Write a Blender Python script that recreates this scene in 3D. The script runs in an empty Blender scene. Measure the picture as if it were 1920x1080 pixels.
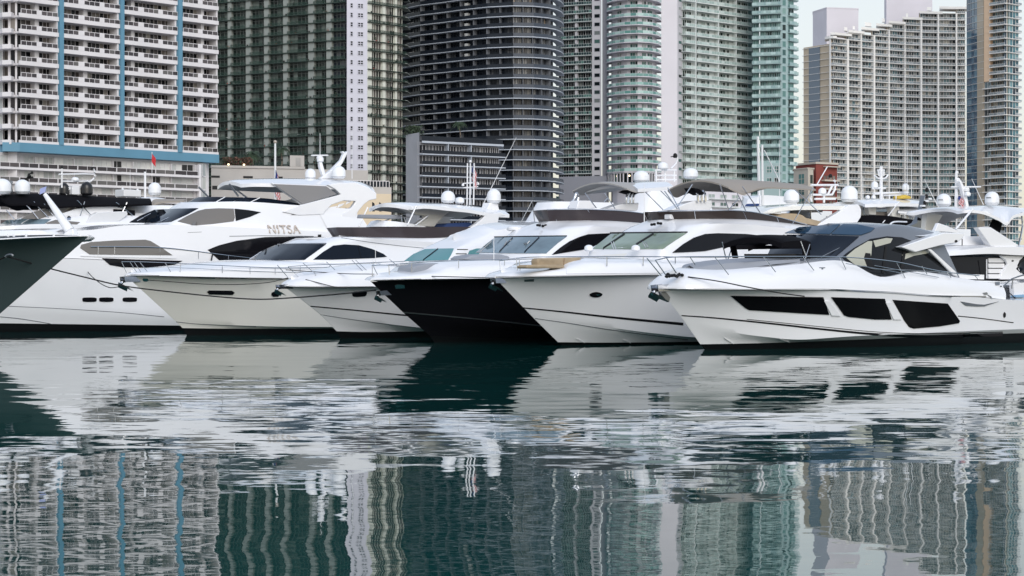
import bpy, bmesh, math, random
from mathutils import Vector, Matrix
from mathutils.bvhtree import BVHTree
from mathutils.geometry import delaunay_2d_cdt, tessellate_polygon
random.seed(7)
scene = bpy.context.scene
COL = scene.collection

# ------------------------------------------------------------------ camera, sky, sun, exposure
F = 4107.0            # focal length in pixels of a 1920 wide picture
CAM = Vector((0, 0, 2.1))
cam_data = bpy.data.cameras.new('camera')
cam_data.sensor_width = 36.0
cam_data.lens = 36.0 * F / 1920.0
cam_data.clip_start = 0.5
cam_data.clip_end = 6000
cam = bpy.data.objects.new('camera', cam_data)
cam.location = CAM
cam.rotation_euler = (math.radians(90), 0, 0)
COL.objects.link(cam)
scene.camera = cam

SUN_EL, SUN_AZ = 30.0, 163.0      # azimuth clockwise from +Y
world = bpy.data.worlds.new('World')
scene.world = world
world.use_nodes = True
wn, wl = world.node_tree.nodes, world.node_tree.links
wn.clear()
sky = wn.new('ShaderNodeTexSky')
sky.sky_type = 'NISHITA'
sky.sun_disc = False
sky.sun_elevation = math.radians(SUN_EL)
sky.sun_rotation = math.radians(SUN_AZ)
sky.altitude = 0
sky.air_density = 1.0
sky.dust_density = 3.0
sky.ozone_density = 1.0
hsv = wn.new('ShaderNodeHueSaturation')
hsv.inputs['Saturation'].default_value = 0.75
# thin bright haze cloud over the clear sky, paler and warmer towards the horizon all the way round
wtc = wn.new('ShaderNodeTexCoord')
wsp = wn.new('ShaderNodeSeparateXYZ')
wrp = wn.new('ShaderNodeValToRGB')
CLOUD = [(0.0, (0.98, 0.86, 0.62)), (0.045, (0.95, 0.92, 0.78)), (0.10, (0.89, 0.92, 0.91)), (0.35, (0.62, 0.72, 0.86)), (1.0, (0.50, 0.62, 0.84))]
while len(wrp.color_ramp.elements) < len(CLOUD):
    wrp.color_ramp.elements.new(0.5)
for e_, (pos_, c_) in zip(wrp.color_ramp.elements, CLOUD):
    e_.position = pos_
    e_.color = (*c_, 1)
wcl = wn.new('ShaderNodeVectorMath'); wcl.operation = 'SCALE'; wcl.inputs['Scale'].default_value = 4.5
wns = wn.new('ShaderNodeVectorMath'); wns.operation = 'SCALE'; wns.inputs['Scale'].default_value = 0.35
wad = wn.new('ShaderNodeVectorMath'); wad.operation = 'ADD'
wl.new(wtc.outputs['Generated'], wsp.inputs[0])
wl.new(wsp.outputs['Z'], wrp.inputs[0])
wl.new(wrp.outputs[0], wcl.inputs[0])
bg = wn.new('ShaderNodeBackground')
bg.inputs['Strength'].default_value = 0.15
wo = wn.new('ShaderNodeOutputWorld')
wl.new(sky.outputs[0], hsv.inputs['Color'])
wl.new(hsv.outputs[0], wns.inputs[0])
wl.new(wns.outputs[0], wad.inputs[0])
wl.new(wcl.outputs[0], wad.inputs[1])
wl.new(wad.outputs[0], bg.inputs['Color'])
wl.new(bg.outputs[0], wo.inputs['Surface'])

sd = bpy.data.lights.new('sun', 'SUN')
sd.energy = 1.5
sd.angle = math.radians(40)
sd.color = (1.0, 0.98, 0.955)
sun = bpy.data.objects.new('sun', sd)
az, el = math.radians(SUN_AZ), math.radians(SUN_EL)
sdir = Vector((math.sin(az) * math.cos(el), math.cos(az) * math.cos(el), math.sin(el)))
sun.rotation_euler = sdir.to_track_quat('Z', 'Y').to_euler()
sun.location = (0, -20, 60)
COL.objects.link(sun)

vs = scene.view_settings
vs.view_transform = 'Standard'
vs.look = 'None'
vs.gamma = 1.0
vs.exposure = 0.1
vs.use_curve_mapping = False
scene.cycles.max_bounces = 8
scene.cycles.glossy_bounces = 4
scene.cycles.transparent_max_bounces = 8
scene.cycles.caustics_reflective = True
scene.cycles.blur_glossy = 0.6
scene.cycles.caustics_refractive = False

# ------------------------------------------------------------------ materials
MATS = {}
def mat(name, col, rough=0.5, metal=0.0, spec=0.5, coat=0.0, var=0.0, vscale=1.0, island=None, alpha=None, bump=0.0, bscale=20.0, emit=None):
    m = bpy.data.materials.new(name)
    m.use_nodes = True
    nt = m.node_tree
    p = nt.nodes['Principled BSDF']
    p.inputs['Base Color'].default_value = (*col, 1)
    p.inputs['Roughness'].default_value = rough
    p.inputs['Metallic'].default_value = metal
    p.inputs['Specular IOR Level'].default_value = spec
    p.inputs['Coat Weight'].default_value = coat
    p.inputs['Coat Roughness'].default_value = 0.04
    if island:                       # one tone per separate pane
        g = nt.nodes.new('ShaderNodeNewGeometry')
        oi = nt.nodes.new('ShaderNodeObjectInfo')
        ad = nt.nodes.new('ShaderNodeMath'); ad.operation = 'ADD'
        fr = nt.nodes.new('ShaderNodeMath'); fr.operation = 'FRACT'
        nt.links.new(g.outputs['Random Per Island'], ad.inputs[0])
        nt.links.new(oi.outputs['Random'], ad.inputs[1])
        nt.links.new(ad.outputs[0], fr.inputs[0])
        r = nt.nodes.new('ShaderNodeValToRGB')
        r.color_ramp.interpolation = 'CONSTANT'
        while len(r.color_ramp.elements) < len(island):
            r.color_ramp.elements.new(0.5)
        for e, (pos, c) in zip(r.color_ramp.elements, island):
            e.position = pos
            e.color = (*c, 1)
        nt.links.new(fr.outputs[0], r.inputs[0])
        nt.links.new(r.outputs[0], p.inputs['Base Color'])
    elif var > 0:
        tc = nt.nodes.new('ShaderNodeTexCoord')
        nz = nt.nodes.new('ShaderNodeTexNoise')
        nz.inputs['Scale'].default_value = vscale
        nz.inputs['Detail'].default_value = 6
        r = nt.nodes.new('ShaderNodeMapRange')
        r.inputs[1].default_value = 0.3; r.inputs[2].default_value = 0.7
        r.inputs[3].default_value = 1 - var; r.inputs[4].default_value = 1 + var
        mx = nt.nodes.new('ShaderNodeVectorMath'); mx.operation = 'SCALE'
        mx.inputs[0].default_value = col
        nt.links.new(tc.outputs['Object'], nz.inputs['Vector'])
        nt.links.new(nz.outputs[0], r.inputs[0])
        nt.links.new(r.outputs[0], mx.inputs['Scale'])
        nt.links.new(mx.outputs[0], p.inputs['Base Color'])
    if bump > 0:
        tc = nt.nodes.new('ShaderNodeTexCoord')
        nz = nt.nodes.new('ShaderNodeTexNoise')
        nz.inputs['Scale'].default_value = bscale
        b = nt.nodes.new('ShaderNodeBump')
        b.inputs['Strength'].default_value = bump
        b.inputs['Distance'].default_value = 0.02
        nt.links.new(tc.outputs['Object'], nz.inputs['Vector'])
        nt.links.new(nz.outputs[0], b.inputs['Height'])
        nt.links.new(b.outputs[0], p.inputs['Normal'])
    if alpha is not None:
        p.inputs['Alpha'].default_value = alpha
    if emit:
        p.inputs['Emission Color'].default_value = (*emit[:3], 1)
        p.inputs['Emission Strength'].default_value = emit[3]
    MATS[name] = m
    return m

mat('gelcoat', (0.79, 0.80, 0.83), 0.10, coat=0.35, var=0.02, vscale=0.4)
mat('gelcoat_warm', (0.78, 0.772, 0.735), 0.10, coat=0.35, var=0.02, vscale=0.4)  # warm light on the white hull put into the tone; also real beige parts
mat('gelcoat_grey', (0.17, 0.185, 0.21), 0.20, metal=0.3, coat=0.3)
mat('hull_black', (0.006, 0.006, 0.008), 0.12, coat=0.0, spec=0.14)
mat('hull_green', (0.060, 0.085, 0.090), 0.2, spec=0.3, coat=0.15)
mat('boot_black', (0.006, 0.007, 0.008), 0.35, spec=0.1)
mat('stripe_black', (0.01, 0.01, 0.012), 0.3, spec=0.1)
mat('glass_black', (0.006, 0.006, 0.008), 0.05, spec=0.18)
mat('glass_hull', (0.004, 0.004, 0.005), 0.08, spec=0.08)
mat('glass_smoke', (0.010, 0.011, 0.013), 0.04, spec=0.15)
mat('glass_navy', (0.006, 0.010, 0.018), 0.03, spec=0.13)
mat('glass_blue', (0.022, 0.055, 0.10), 0.04, spec=0.35)
mat('glass_taupe', (0.16, 0.15, 0.14), 0.06, spec=0.5)
mat('glass_cream', (0.42, 0.42, 0.35), 0.08, spec=0.5)
mat('glass_teal_reflect', (0.10, 0.26, 0.28), 0.05, spec=0.7)  # teal stands for the sky mirrored in the glass
mat('glass_green_reflect', (0.20, 0.26, 0.20), 0.06, spec=0.6, var=0.35, vscale=0.7)  # green tones paint in the mirrored surroundings
mat('glass_steel_reflect', (0.14, 0.20, 0.24), 0.05, spec=0.7, var=0.3, vscale=0.8)  # grey-blue base carries a painted reflection of sky and buildings
mat('acrylic_brown', (0.045, 0.036, 0.034), 0.12, spec=0.25)
mat('acrylic_plum', (0.06, 0.05, 0.055), 0.12, spec=0.25)
mat('steel', (0.62, 0.63, 0.65), 0.18, metal=1.0)
mat('steel_dark', (0.25, 0.26, 0.27), 0.3, metal=0.9)
mat('canvas_grey', (0.36, 0.35, 0.34), 0.85, bump=0.2, bscale=6)
mat('canvas_taupe', (0.30, 0.27, 0.24), 0.85, bump=0.2, bscale=6)
mat('canvas_black', (0.006, 0.006, 0.008), 0.9, spec=0.08, bump=0.2, bscale=6)
mat('canvas_white', (0.70, 0.71, 0.73), 0.8, bump=0.3, bscale=4)
mat('canvas_blue', (0.02, 0.05, 0.16), 0.8)
mat('pad_grey', (0.27, 0.29, 0.33), 0.8, bump=0.2, bscale=8)
mat('pad_tan', (0.36, 0.28, 0.185), 0.7, var=0.1, vscale=5, bump=0.2, bscale=10)
mat('dome_white', (0.78, 0.80, 0.83), 0.35)
mat('dome_black', (0.012, 0.012, 0.014), 0.3)
mat('plastic_white', (0.75, 0.76, 0.78), 0.4)
mat('rubber_black', (0.012, 0.012, 0.013), 0.6, spec=0.2)
mat('rope_black', (0.015, 0.015, 0.018), 0.9)
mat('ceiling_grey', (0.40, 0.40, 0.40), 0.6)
mat('gold', (0.50, 0.43, 0.37), 0.4, metal=0.1)
mat('shirt', (0.25, 0.27, 0.3), 0.9)
mat('flag_red', (0.50, 0.03, 0.04), 0.8)
mat('flag_white', (0.75, 0.75, 0.76), 0.8)
mat('flag_blue', (0.03, 0.05, 0.22), 0.8)
mat('yellow', (0.6, 0.42, 0.06), 0.6)
mat('light_blue', (0.22, 0.38, 0.55), 0.6)
mat('teak', (0.26, 0.16, 0.09), 0.6, var=0.2, vscale=6)

mat('t1_white', (0.66, 0.645, 0.66), 0.7, var=0.06, vscale=0.15)
mat('t1_blue', (0.10, 0.245, 0.35), 0.6, var=0.06, vscale=0.2)
mat('t1_pane', (0.1, 0.1, 0.1), 0.10, spec=0.18, island=[(0, (.008, .008, .010)), (.42, (.03, .027, .03)), (.60, (.09, .08, .078)), (.74, (.22, .20, .18)), (.86, (.36, .34, .31)), (.94, (.012, .011, .014))])
mat('t1_curtain', (0.4, 0.4, 0.4), 0.5, spec=0.3, island=[(0, (.58, .59, .58)), (.3, (.66, .66, .64)), (.6, (.50, .52, .51)), (.8, (.40, .42, .41)), (.94, (.03, .03, .03))])
mat('t1_railglass', (0.06, 0.055, 0.06), 0.12, spec=0.2, island=[(0, (.05, .045, .05)), (.5, (.09, .08, .085)), (.8, (.12, .115, .115))])
mat('t1_sidepane', (.35, .38, .38), .2, island=[(0, (.30, .33, .34)), (.5, (.42, .44, .43)), (.8, (.2, .2, .16))])
mat('t2_fin', (0.26, 0.285, 0.27), 0.8, var=0.12, vscale=0.2)
mat('t2_slab', (0.025, 0.048, 0.038), 0.7)
mat('t2_rail', (0.03, 0.06, 0.048), 0.3, var=0.2, vscale=0.3, alpha=0.35, spec=0.1)
mat('t2_wall', (0.05, 0.065, 0.06), 0.8, spec=0.1)
mat('t2_frame', (0.13, 0.15, 0.145), 0.6)
mat('t2_pane', (.1, .1, .1), .12, spec=0.15, island=[(0, (.010, .018, .016)), (.35, (.035, .05, .046)), (.6, (.085, .11, .10)), (.8, (.15, .18, .165)), (.93, (.006, .009, .009))])
mat('t2_spine', (0.56, 0.56, 0.63), 0.8, var=0.05, vscale=0.2)
mat('t2_white', (0.62, 0.64, 0.58), 0.75, var=0.06, vscale=0.3)
mat('t2_wingpane', (.1, .1, .1), .15, spec=0.2, island=[(0, (.05, .045, .045)), (.4, (.12, .105, .10)), (.7, (.20, .19, .17)), (.88, (.025, .025, .025))])
mat('dark_pane', (.02, .022, .026), .15, spec=0.15)
mat('t3_slab', (0.42, 0.46, 0.52), 0.6, var=0.04, vscale=0.2)
mat('t3_wall', (0.028, 0.034, 0.045), 0.7, spec=0.1)
mat('t3_wall_lit', (0.058, 0.068, 0.086), 0.7)
mat('t3_pane', (.1, .1, .1), .1, spec=0.15, island=[(0, (.005, .008, .015)), (.4, (.012, .017, .027)), (.7, (.03, .036, .048)), (.9, (.08, .085, .095))])
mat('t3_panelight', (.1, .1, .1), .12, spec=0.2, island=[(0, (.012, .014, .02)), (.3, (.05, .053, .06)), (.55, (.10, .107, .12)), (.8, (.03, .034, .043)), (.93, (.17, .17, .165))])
mat('t3_pane_lit', (.1, .1, .1), .12, spec=.4, island=[(0, (.03, .033, .04)), (.3, (.14, .145, .15)), (.6, (.21, .215, .22)), (.85, (.08, .085, .095)), (.96, (.34, .27, .2))])  # lit, reflecting upper windows put into the pane tones
mat('t3_fin', (0.13, 0.14, 0.16), 0.7)
mat('t3_rail', (0.016, 0.021, 0.03), 0.08, spec=0.18)
mat('t3_rail_lit', (0.05, 0.063, 0.085), 0.25, spec=0.25)
mat('t3_box', (0.52, 0.53, 0.53), 0.7)
mat('l3_grey', (0.38, 0.38, 0.40), 0.85, var=0.06, vscale=0.2)
mat('t4_wall', (0.47, 0.47, 0.50), 0.8, var=0.05, vscale=0.2)
mat('t4_wallgrey', (0.26, 0.27, 0.31), 0.8)
mat('t4_white', (0.62, 0.605, 0.65), 0.8, var=0.03, vscale=0.1)
mat('t4_slab', (0.50, 0.55, 0.54), 0.7)
mat('t4_rail', (0.13, 0.28, 0.26), 0.10, spec=0.7, island=[(0, (.12, .27, .25)), (.4, (.26, .44, .41)), (.75, (.40, .56, .53))])
mat('t4_raildark', (0.03, 0.06, 0.06), 0.12, spec=0.25, island=[(0, (.02, .04, .045)), (.6, (.05, .09, .09)), (.85, (.09, .18, .16))])
mat('t4_pane', (.1, .1, .1), .12, spec=0.25, island=[(0, (.06, .13, .12)), (.35, (.02, .03, .03)), (.5, (.30, .32, .32)), (.8, (.16, .22, .21))])
mat('t4_panedark', (.1, .1, .1), .12, spec=0.15, island=[(0, (.008, .012, .014)), (.45, (.03, .045, .045)), (.7, (.06, .12, .11)), (.88, (.15, .17, .17))])
mat('t5_wall', (0.62, 0.665, 0.655), 0.8, var=0.05, vscale=0.2)
mat('t5_rail', (.3, .42, .38), .12, spec=.6, island=[(0, (.34, .44, .42)), (.5, (.44, .54, .52)), (.8, (.52, .60, .58))])
mat('t5_pane', (.1, .1, .1), .15, spec=0.2, island=[(0, (.012, .025, .022)), (.35, (.10, .15, .14)), (.6, (.30, .36, .34)), (.85, (.05, .085, .08))])
mat('t6_wall', (0.34, 0.455, 0.465), 0.7, var=0.05, vscale=0.2)
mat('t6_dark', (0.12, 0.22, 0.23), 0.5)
mat('t6_rail', (.25, .42, .40), .10, spec=.6, island=[(0, (.30, .43, .43)), (.5, (.42, .56, .56)), (.8, (.24, .37, .38))])
mat('t6_pane', (.1, .1, .1), .12, spec=0.25, island=[(0, (.05, .11, .11)), (.4, (.11, .22, .21)), (.75, (.2, .32, .3)), (.92, (.015, .03, .03))])
mat('t7_frame', (0.79, 0.78, 0.76), 0.7, var=0.04, vscale=0.1)
mat('t7_brown', (0.46, 0.385, 0.29), 0.4, var=0.08, vscale=0.1)
mat('t7_slate', (0.12, 0.16, 0.21), 0.12)
mat('t7_reflect', (0.70, 0.50, 0.34), 0.4)  # orange-tan of a lit reflection, held as base colour
mat('t7_pane', (.1, .1, .1), .08, spec=0.25, island=[(0, (.035, .05, .062)), (.22, (.10, .14, .16)), (.44, (.20, .22, .225)), (.6, (.015, .022, .03)), (.8, (.33, .32, .29)), (.9, (.09, .17, .20))])
mat('t7_paneblue', (.1, .1, .1), .08, spec=0.35, island=[(0, (.02, .08, .11)), (.35, (.07, .18, .22)), (.65, (.14, .26, .29)), (.85, (.012, .03, .05))])
mat('t7_glassblue', (.1, .1, .1), .06, spec=.8, island=[(0, (.03, .08, .14)), (.4, (.07, .15, .22)), (.75, (.13, .23, .30))])
mat('t7_rail', (.32, .36, .38), .10, spec=.6, alpha=0.6, island=[(0, (.22, .26, .29)), (.5, (.38, .42, .45)), (.8, (.30, .37, .41))])
mat('lavender', (0.66, 0.64, 0.70), 0.8, var=0.04, vscale=0.1)
mat('beige', (0.44, 0.42, 0.40), 0.85, var=0.06, vscale=0.3)
mat('cream_wall', (0.62, 0.52, 0.38), 0.85, var=0.05, vscale=0.3)
mat('brick_red', (0.20, 0.045, 0.035), 0.85, var=0.12, vscale=0.4)
mat('tan_wall', (0.47, 0.43, 0.37), 0.85, var=0.06, vscale=0.3)
mat('concrete', (0.33, 0.32, 0.31), 0.9, var=0.12, vscale=0.4)
mat('palm_leaf', (0.035, 0.06, 0.03), 0.6, var=0.4, vscale=0.8)
mat('hedge_leaf', (0.03, 0.05, 0.025), 0.7, var=0.4, vscale=0.8)
mat('hedge_brown', (0.11, 0.055, 0.04), 0.8, var=0.4, vscale=0.8)
mat('trunk', (0.16, 0.13, 0.10), 0.9, var=0.2, vscale=3)
mat('lamp_lit', (0.9, 0.8, 0.6), 0.5, emit=(1.0, 0.78, 0.45, 3.0))
mat('window_lit', (0.5, 0.4, 0.28), 0.5, emit=(1.0, 0.7, 0.38, 0.25))

# ------------------------------------------------------------------ mesh builder
BASE = {}           # object -> world location of the thing it belongs to
class MB:
    def __init__(self):
        self.v, self.f, self.m, self.mats = [], [], [], []
    def mi(self, name):
        if name not in self.mats:
            self.mats.append(name)
        return self.mats.index(name)
    def face(self, pts, mt):
        b = len(self.v)
        self.v += [tuple(p) for p in pts]
        self.f.append(tuple(range(b, b + len(pts))))
        self.m.append(self.mi(mt))
    def grid(self, rows, mt, close=False):
        b = len(self.v); n = len(rows[0])
        for r in rows:
            self.v += [tuple(p) for p in r]
        k = self.mi(mt) if isinstance(mt, str) else None
        for i in range(len(rows) - 1):
            kk = k if k is not None else self.mi(mt[i])
            for j in range(n - (0 if close else 1)):
                j2 = (j + 1) % n
                self.f.append((b + i*n + j, b + i*n + j2, b + (i+1)*n + j2, b + (i+1)*n + j))
                self.m.append(kk)
    def hexa(self, c, mt):          # eight corners: bottom ring then top ring
        b = len(self.v)
        self.v += [tuple(p) for p in c]
        k = self.mi(mt)
        for q in ((0, 3, 2, 1), (4, 5, 6, 7), (0, 1, 5, 4), (1, 2, 6, 5), (2, 3, 7, 6), (3, 0, 4, 7)):
            self.f.append(tuple(b + i for i in q)); self.m.append(k)
    def box(self, c, sx, sy, sz, mt, rz=0.0):
        cx, cy, cz = c
        co, si = math.cos(rz), math.sin(rz)
        pts = []
        for z in (-sz/2, sz/2):
            for x, y in ((-sx/2, -sy/2), (sx/2, -sy/2), (sx/2, sy/2), (-sx/2, sy/2)):
                pts.append((cx + x*co - y*si, cy + x*si + y*co, cz + z))
        self.hexa(pts, mt)
    def tube(self, pts, r, mt, seg=6, r2=None):
        pts = [Vector(p) for p in pts]
        n = len(pts); rings = []
        for i, p in enumerate(pts):
            t = (pts[min(i+1, n-1)] - pts[max(i-1, 0)])
            t = t.normalized() if t.length > 1e-9 else Vector((0, 0, 1))
            u = t.cross(Vector((0, 0, 1)))
            if u.length < 1e-3: u = t.cross(Vector((1, 0, 0)))
            u.normalize(); w = t.cross(u)
            rr = r if r2 is None else r + (r2 - r) * i / max(1, n - 1)
            rings.append([p + (u*math.cos(2*math.pi*k/seg) + w*math.sin(2*math.pi*k/seg))*rr for k in range(seg)])
        b = len(self.v)
        self.grid(rings, mt, close=True)
        k = self.mi(mt)
        self.f.append(tuple(range(b, b + seg))); self.m.append(k)
        e = b + (n-1)*seg
        self.f.append(tuple(range(e + seg - 1, e - 1, -1))); self.m.append(k)
    def lathe(self, c, prof, mt, seg=20):
        rings = [[(c[0] + r*math.cos(2*math.pi*k/seg), c[1] + r*math.sin(2*math.pi*k/seg), c[2] + z) for k in range(seg)] for r, z in prof]
        self.grid(rings, mt, close=True)
    def strip(self, pts, d0, d1, z0, z1, mt):     # prism along a plan polyline, d = distance out of the facade
        c = offset(pts, d1)
        a = offset(pts, d0) if d0 > -2.6 else [(x*(1 + (d1-d0)/y), y + (d1-d0)) for x, y in c]   # deep walls run straight back
        n = len(pts); b = len(self.v); k = self.mi(mt)
        for i in range(n):
            self.v += [(*c[i], z0), (*c[i], z1), (*a[i], z1), (*a[i], z0)]
        for i in range(n - 1):
            p, q = b + 4*i, b + 4*i + 4
            for j in range(4):
                j2 = (j + 1) % 4
                self.f.append((p + j, q + j, q + j2, p + j2)); self.m.append(k)
        self.f.append((b + 3, b + 2, b + 1, b)); self.m.append(k)
        e = b + 4*(n-1)
        self.f.append((e, e + 1, e + 2, e + 3)); self.m.append(k)
    def add(self, o, dz=0.0):
        b = len(self.v)
        self.v += [(x, y, z + dz) for x, y, z in o.v]
        mp = [self.mi(n) for n in o.mats]
        self.f += [tuple(i + b for i in f) for f in o.f]
        self.m += [mp[k] for k in o.m]
    def mesh(self, name, base=(0, 0, 0), smooth=False, weld=False, ang=35.0):
        me = bpy.data.meshes.new(name)
        bx, by, bz = base
        me.from_pydata([(x - bx, y - by, z - bz) for x, y, z in self.v], [], self.f)
        for n in self.mats:
            me.materials.append(MATS[n])
        me.polygons.foreach_set('material_index', self.m)
        if weld or smooth:
            bm = bmesh.new(); bm.from_mesh(me)
            if weld:
                bmesh.ops.remove_doubles(bm, verts=bm.verts, dist=0.002)
                bmesh.ops.recalc_face_normals(bm, faces=bm.faces)
            if smooth:
                lim = math.radians(ang)
                for f in bm.faces: f.smooth = True
                for e in bm.edges:
                    if len(e.link_faces) != 2 or e.calc_face_angle(0) > lim:
                        e.smooth = False
            bm.to_mesh(me); bm.free()
        me.update()
        return me
    def build(self, name, parent=None, smooth=False, weld=False, ang=35.0, stuff=False, label=None):
        base = BASE.get(parent, Vector((0, 0, 0))) if parent else Vector((0, 0, 0))
        o = bpy.data.objects.new(name, self.mesh(name, base, smooth, weld, ang))
        COL.objects.link(o)
        if parent:
            o.parent = parent
            BASE[o] = base
        if stuff: o['kind'] = 'stuff'
        if label: o['label'] = label
        return o

def offset(pts, d):
    n = len(pts); out = []
    for i in range(n):
        a = pts[max(i-1, 0)]; c = pts[min(i+1, n-1)]
        dx, dy = c[0] - a[0], c[1] - a[1]
        l = math.hypot(dx, dy) or 1.0
        out.append((pts[i][0] + dy/l*d, pts[i][1] - dx/l*d))
    return out

def thing(name, label, cat, loc=(0, 0, 0), group=None):
    o = bpy.data.objects.new(name, None)
    o.empty_display_size = 0.5
    o.location = loc
    COL.objects.link(o)
    BASE[o] = Vector(loc)
    o['label'] = label; o['category'] = cat
    if group: o['group'] = group
    return o
def tag(o, label, cat, group=None):
    o['label'] = label; o['category'] = cat
    if group: o['group'] = group
    return o
def copies(proto, offs):
    out = []
    for d in offs:
        c = proto.copy()
        c.location = proto.location + Vector(d)
        COL.objects.link(c)
        out.append(c)
    return out
def ray(px, py):
    return Vector(((px - 960)/F, 1.0, (540 - py)/F))
def at(px, py, D):
    return CAM + ray(px, py) * D
def catmull(pts, sub):
    if sub <= 1 or len(pts) < 3: 
        if sub <= 1: return [Vector(p) for p in pts]
    pts = [Vector(p) for p in pts]
    out = []
    n = len(pts)
    for i in range(n - 1):
        p1, p2 = pts[i], pts[i+1]
        p0 = pts[i-1] if i > 0 else p1*2 - p2
        p3 = pts[i+2] if i + 2 < n else p2*2 - p1
        for k in range(sub):
            t = k/sub
            out.append(0.5*((2*p1) + (p2 - p0)*t + (2*p0 - 5*p1 + 4*p2 - p3)*t*t + (3*p1 - p0 - 3*p2 + p3)*t*t*t))
    out.append(pts[-1])
    return out
# ------------------------------------------------------------------ ground and water
def setting():
    # far shore: sea wall, promenade and the land behind the towers, one sheet to the horizon
    m = MB(); m.face([(-2500, 176, 1.9), (2500, 176, 1.9), (2500, 5000, 1.9), (-2500, 5000, 1.9)], 'concrete')
    o = m.build('ground'); o['kind'] = 'structure'
    m = MB(); m.strip([(-2500, 175), (2500, 175)], -0.9, 0.3, -3, 2.1, 'concrete')
    o = m.build('sea_wall'); tag(o, 'low grey concrete sea wall along the far shore behind the yachts', 'sea wall')
    # floating dock the yachts lie stern to
    s = Vector((math.cos(math.radians(45)), math.sin(math.radians(45)), 0)); nn = Vector((s.y, -s.x, 0))
    wm = bpy.data.materials.new('water_surface'); wm.use_nodes = True
    MATS['water'] = wm
    nt = wm.node_tree; p = nt.nodes['Principled BSDF']; L = nt.links
    p.inputs['Base Color'].default_value = (0.003, 0.052, 0.048, 1)
    p.inputs['Roughness'].default_value = 0.015
    p.inputs['IOR'].default_value = 1.33
    p.inputs['Specular IOR Level'].default_value = 0.5
    geo = nt.nodes.new('ShaderNodeNewGeometry')
    def wave(sx, sy, off, amp, detail=2.0, dist=0.0, ay=1.0):
        mp = nt.nodes.new('ShaderNodeMapping')
        mp.inputs['Scale'].default_value = (sx, sy, 1)
        mp.inputs['Location'].default_value = (off, off*1.7, 0)
        nz = nt.nodes.new('ShaderNodeTexNoise')
        nz.inputs['Scale'].default_value = 1.0
        nz.inputs['Detail'].default_value = detail
        nz.inputs['Distortion'].default_value = dist
        L.new(geo.outputs['Position'], mp.inputs[0]); L.new(mp.outputs[0], nz.inputs['Vector'])
        sb = nt.nodes.new('ShaderNodeVectorMath'); sb.operation = 'SUBTRACT'; sb.inputs[1].default_value = (0.5, 0.5, 0.5)
        L.new(nz.outputs['Color'], sb.inputs[0])
        ml = nt.nodes.new('ShaderNodeVectorMath'); ml.operation = 'MULTIPLY'; ml.inputs[1].default_value = (amp, amp*ay, 0)
        L.new(sb.outputs[0], ml.inputs[0])
        return ml.outputs[0]
    def add(a, b):
        n = nt.nodes.new('ShaderNodeVectorMath'); n.operation = 'ADD'; L.new(a, n.inputs[0]); L.new(b, n.inputs[1]); return n.outputs[0]
    def scl(a, f):
        n = nt.nodes.new('ShaderNodeVectorMath'); n.operation = 'SCALE'; L.new(a, n.inputs[0]); L.new(f, n.inputs['Scale']); return n.outputs[0]
    # breeze patches: large blotches of rougher water, calm close to the quay and to the viewer
    pm = nt.nodes.new('ShaderNodeMapping'); pm.inputs['Scale'].default_value = (0.035, 0.10, 1); pm.inputs['Location'].default_value = (3.1, 7.7, 0)
    pn = nt.nodes.new('ShaderNodeTexNoise'); pn.inputs['Scale'].default_value = 1.0; pn.inputs['Detail'].default_value = 3
    L.new(geo.outputs['Position'], pm.inputs[0]); L.new(pm.outputs[0], pn.inputs['Vector'])
    sep = nt.nodes.new('ShaderNodeSeparateXYZ'); L.new(geo.outputs['Position'], sep.inputs[0])
    cr = nt.nodes.new('ShaderNodeFloatCurve')
    my = nt.nodes.new('ShaderNodeMath'); my.operation = 'DIVIDE'; my.inputs[1].default_value = 100.0
    L.new(sep.outputs['Y'], my.inputs[0]); L.new(my.outputs[0], cr.inputs['Value'])
    c = cr.mapping.curves[0]
    c.points[0].location = (0.0, 0.05); c.points[1].location = (1.0, 0.10)
    for x, y in ((0.19, 0.06), (0.25, 0.25), (0.31, 0.75), (0.45, 0.85), (0.55, 0.5), (0.66, 0.22), (0.80, 0.10)):
        c.points.new(x, y)
    cr.mapping.update()
    pr = nt.nodes.new('ShaderNodeMapRange'); pr.inputs[1].default_value = 0.40; pr.inputs[2].default_value = 0.62
    pr.inputs[3].default_value = 0.12; pr.inputs[4].default_value = 1.05
    L.new(pn.outputs[0], pr.inputs[0])
    mm = nt.nodes.new('ShaderNodeMath'); mm.operation = 'MULTIPLY'
    L.new(cr.outputs[0], mm.inputs[0]); L.new(pr.outputs[0], mm.inputs[1])
    swell = wave(0.30, 0.52, 0.0, 0.030, 1.0, 0.0, 0.6)
    swell2 = wave(1.1, 2.0, 11.0, 0.015, 2.0)
    fine = wave(5.0, 9.0, 5.0, 0.006, 2.0)
    rip = wave(0.75, 1.4, 23.0, 0.066, 2.0, 0.5)
    tot = add(add(swell, swell2), add(fine, scl(rip, mm.outputs[0])))
    up = nt.nodes.new('ShaderNodeVectorMath'); up.operation = 'ADD'; up.inputs[1].default_value = (0, 0, 1)
    L.new(tot, up.inputs[0])
    nm = nt.nodes.new('ShaderNodeVectorMath'); nm.operation = 'NORMALIZE'; L.new(up.outputs[0], nm.inputs[0])
    L.new(nm.outputs[0], p.inputs['Normal'])
    m = MB(); m.face([(-2500, -300, 0), (2500, -300, 0), (2500, 176, 0), (-2500, 176, 0)], 'water')
    o = m.build('water'); o['kind'] = 'structure'
setting()

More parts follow.
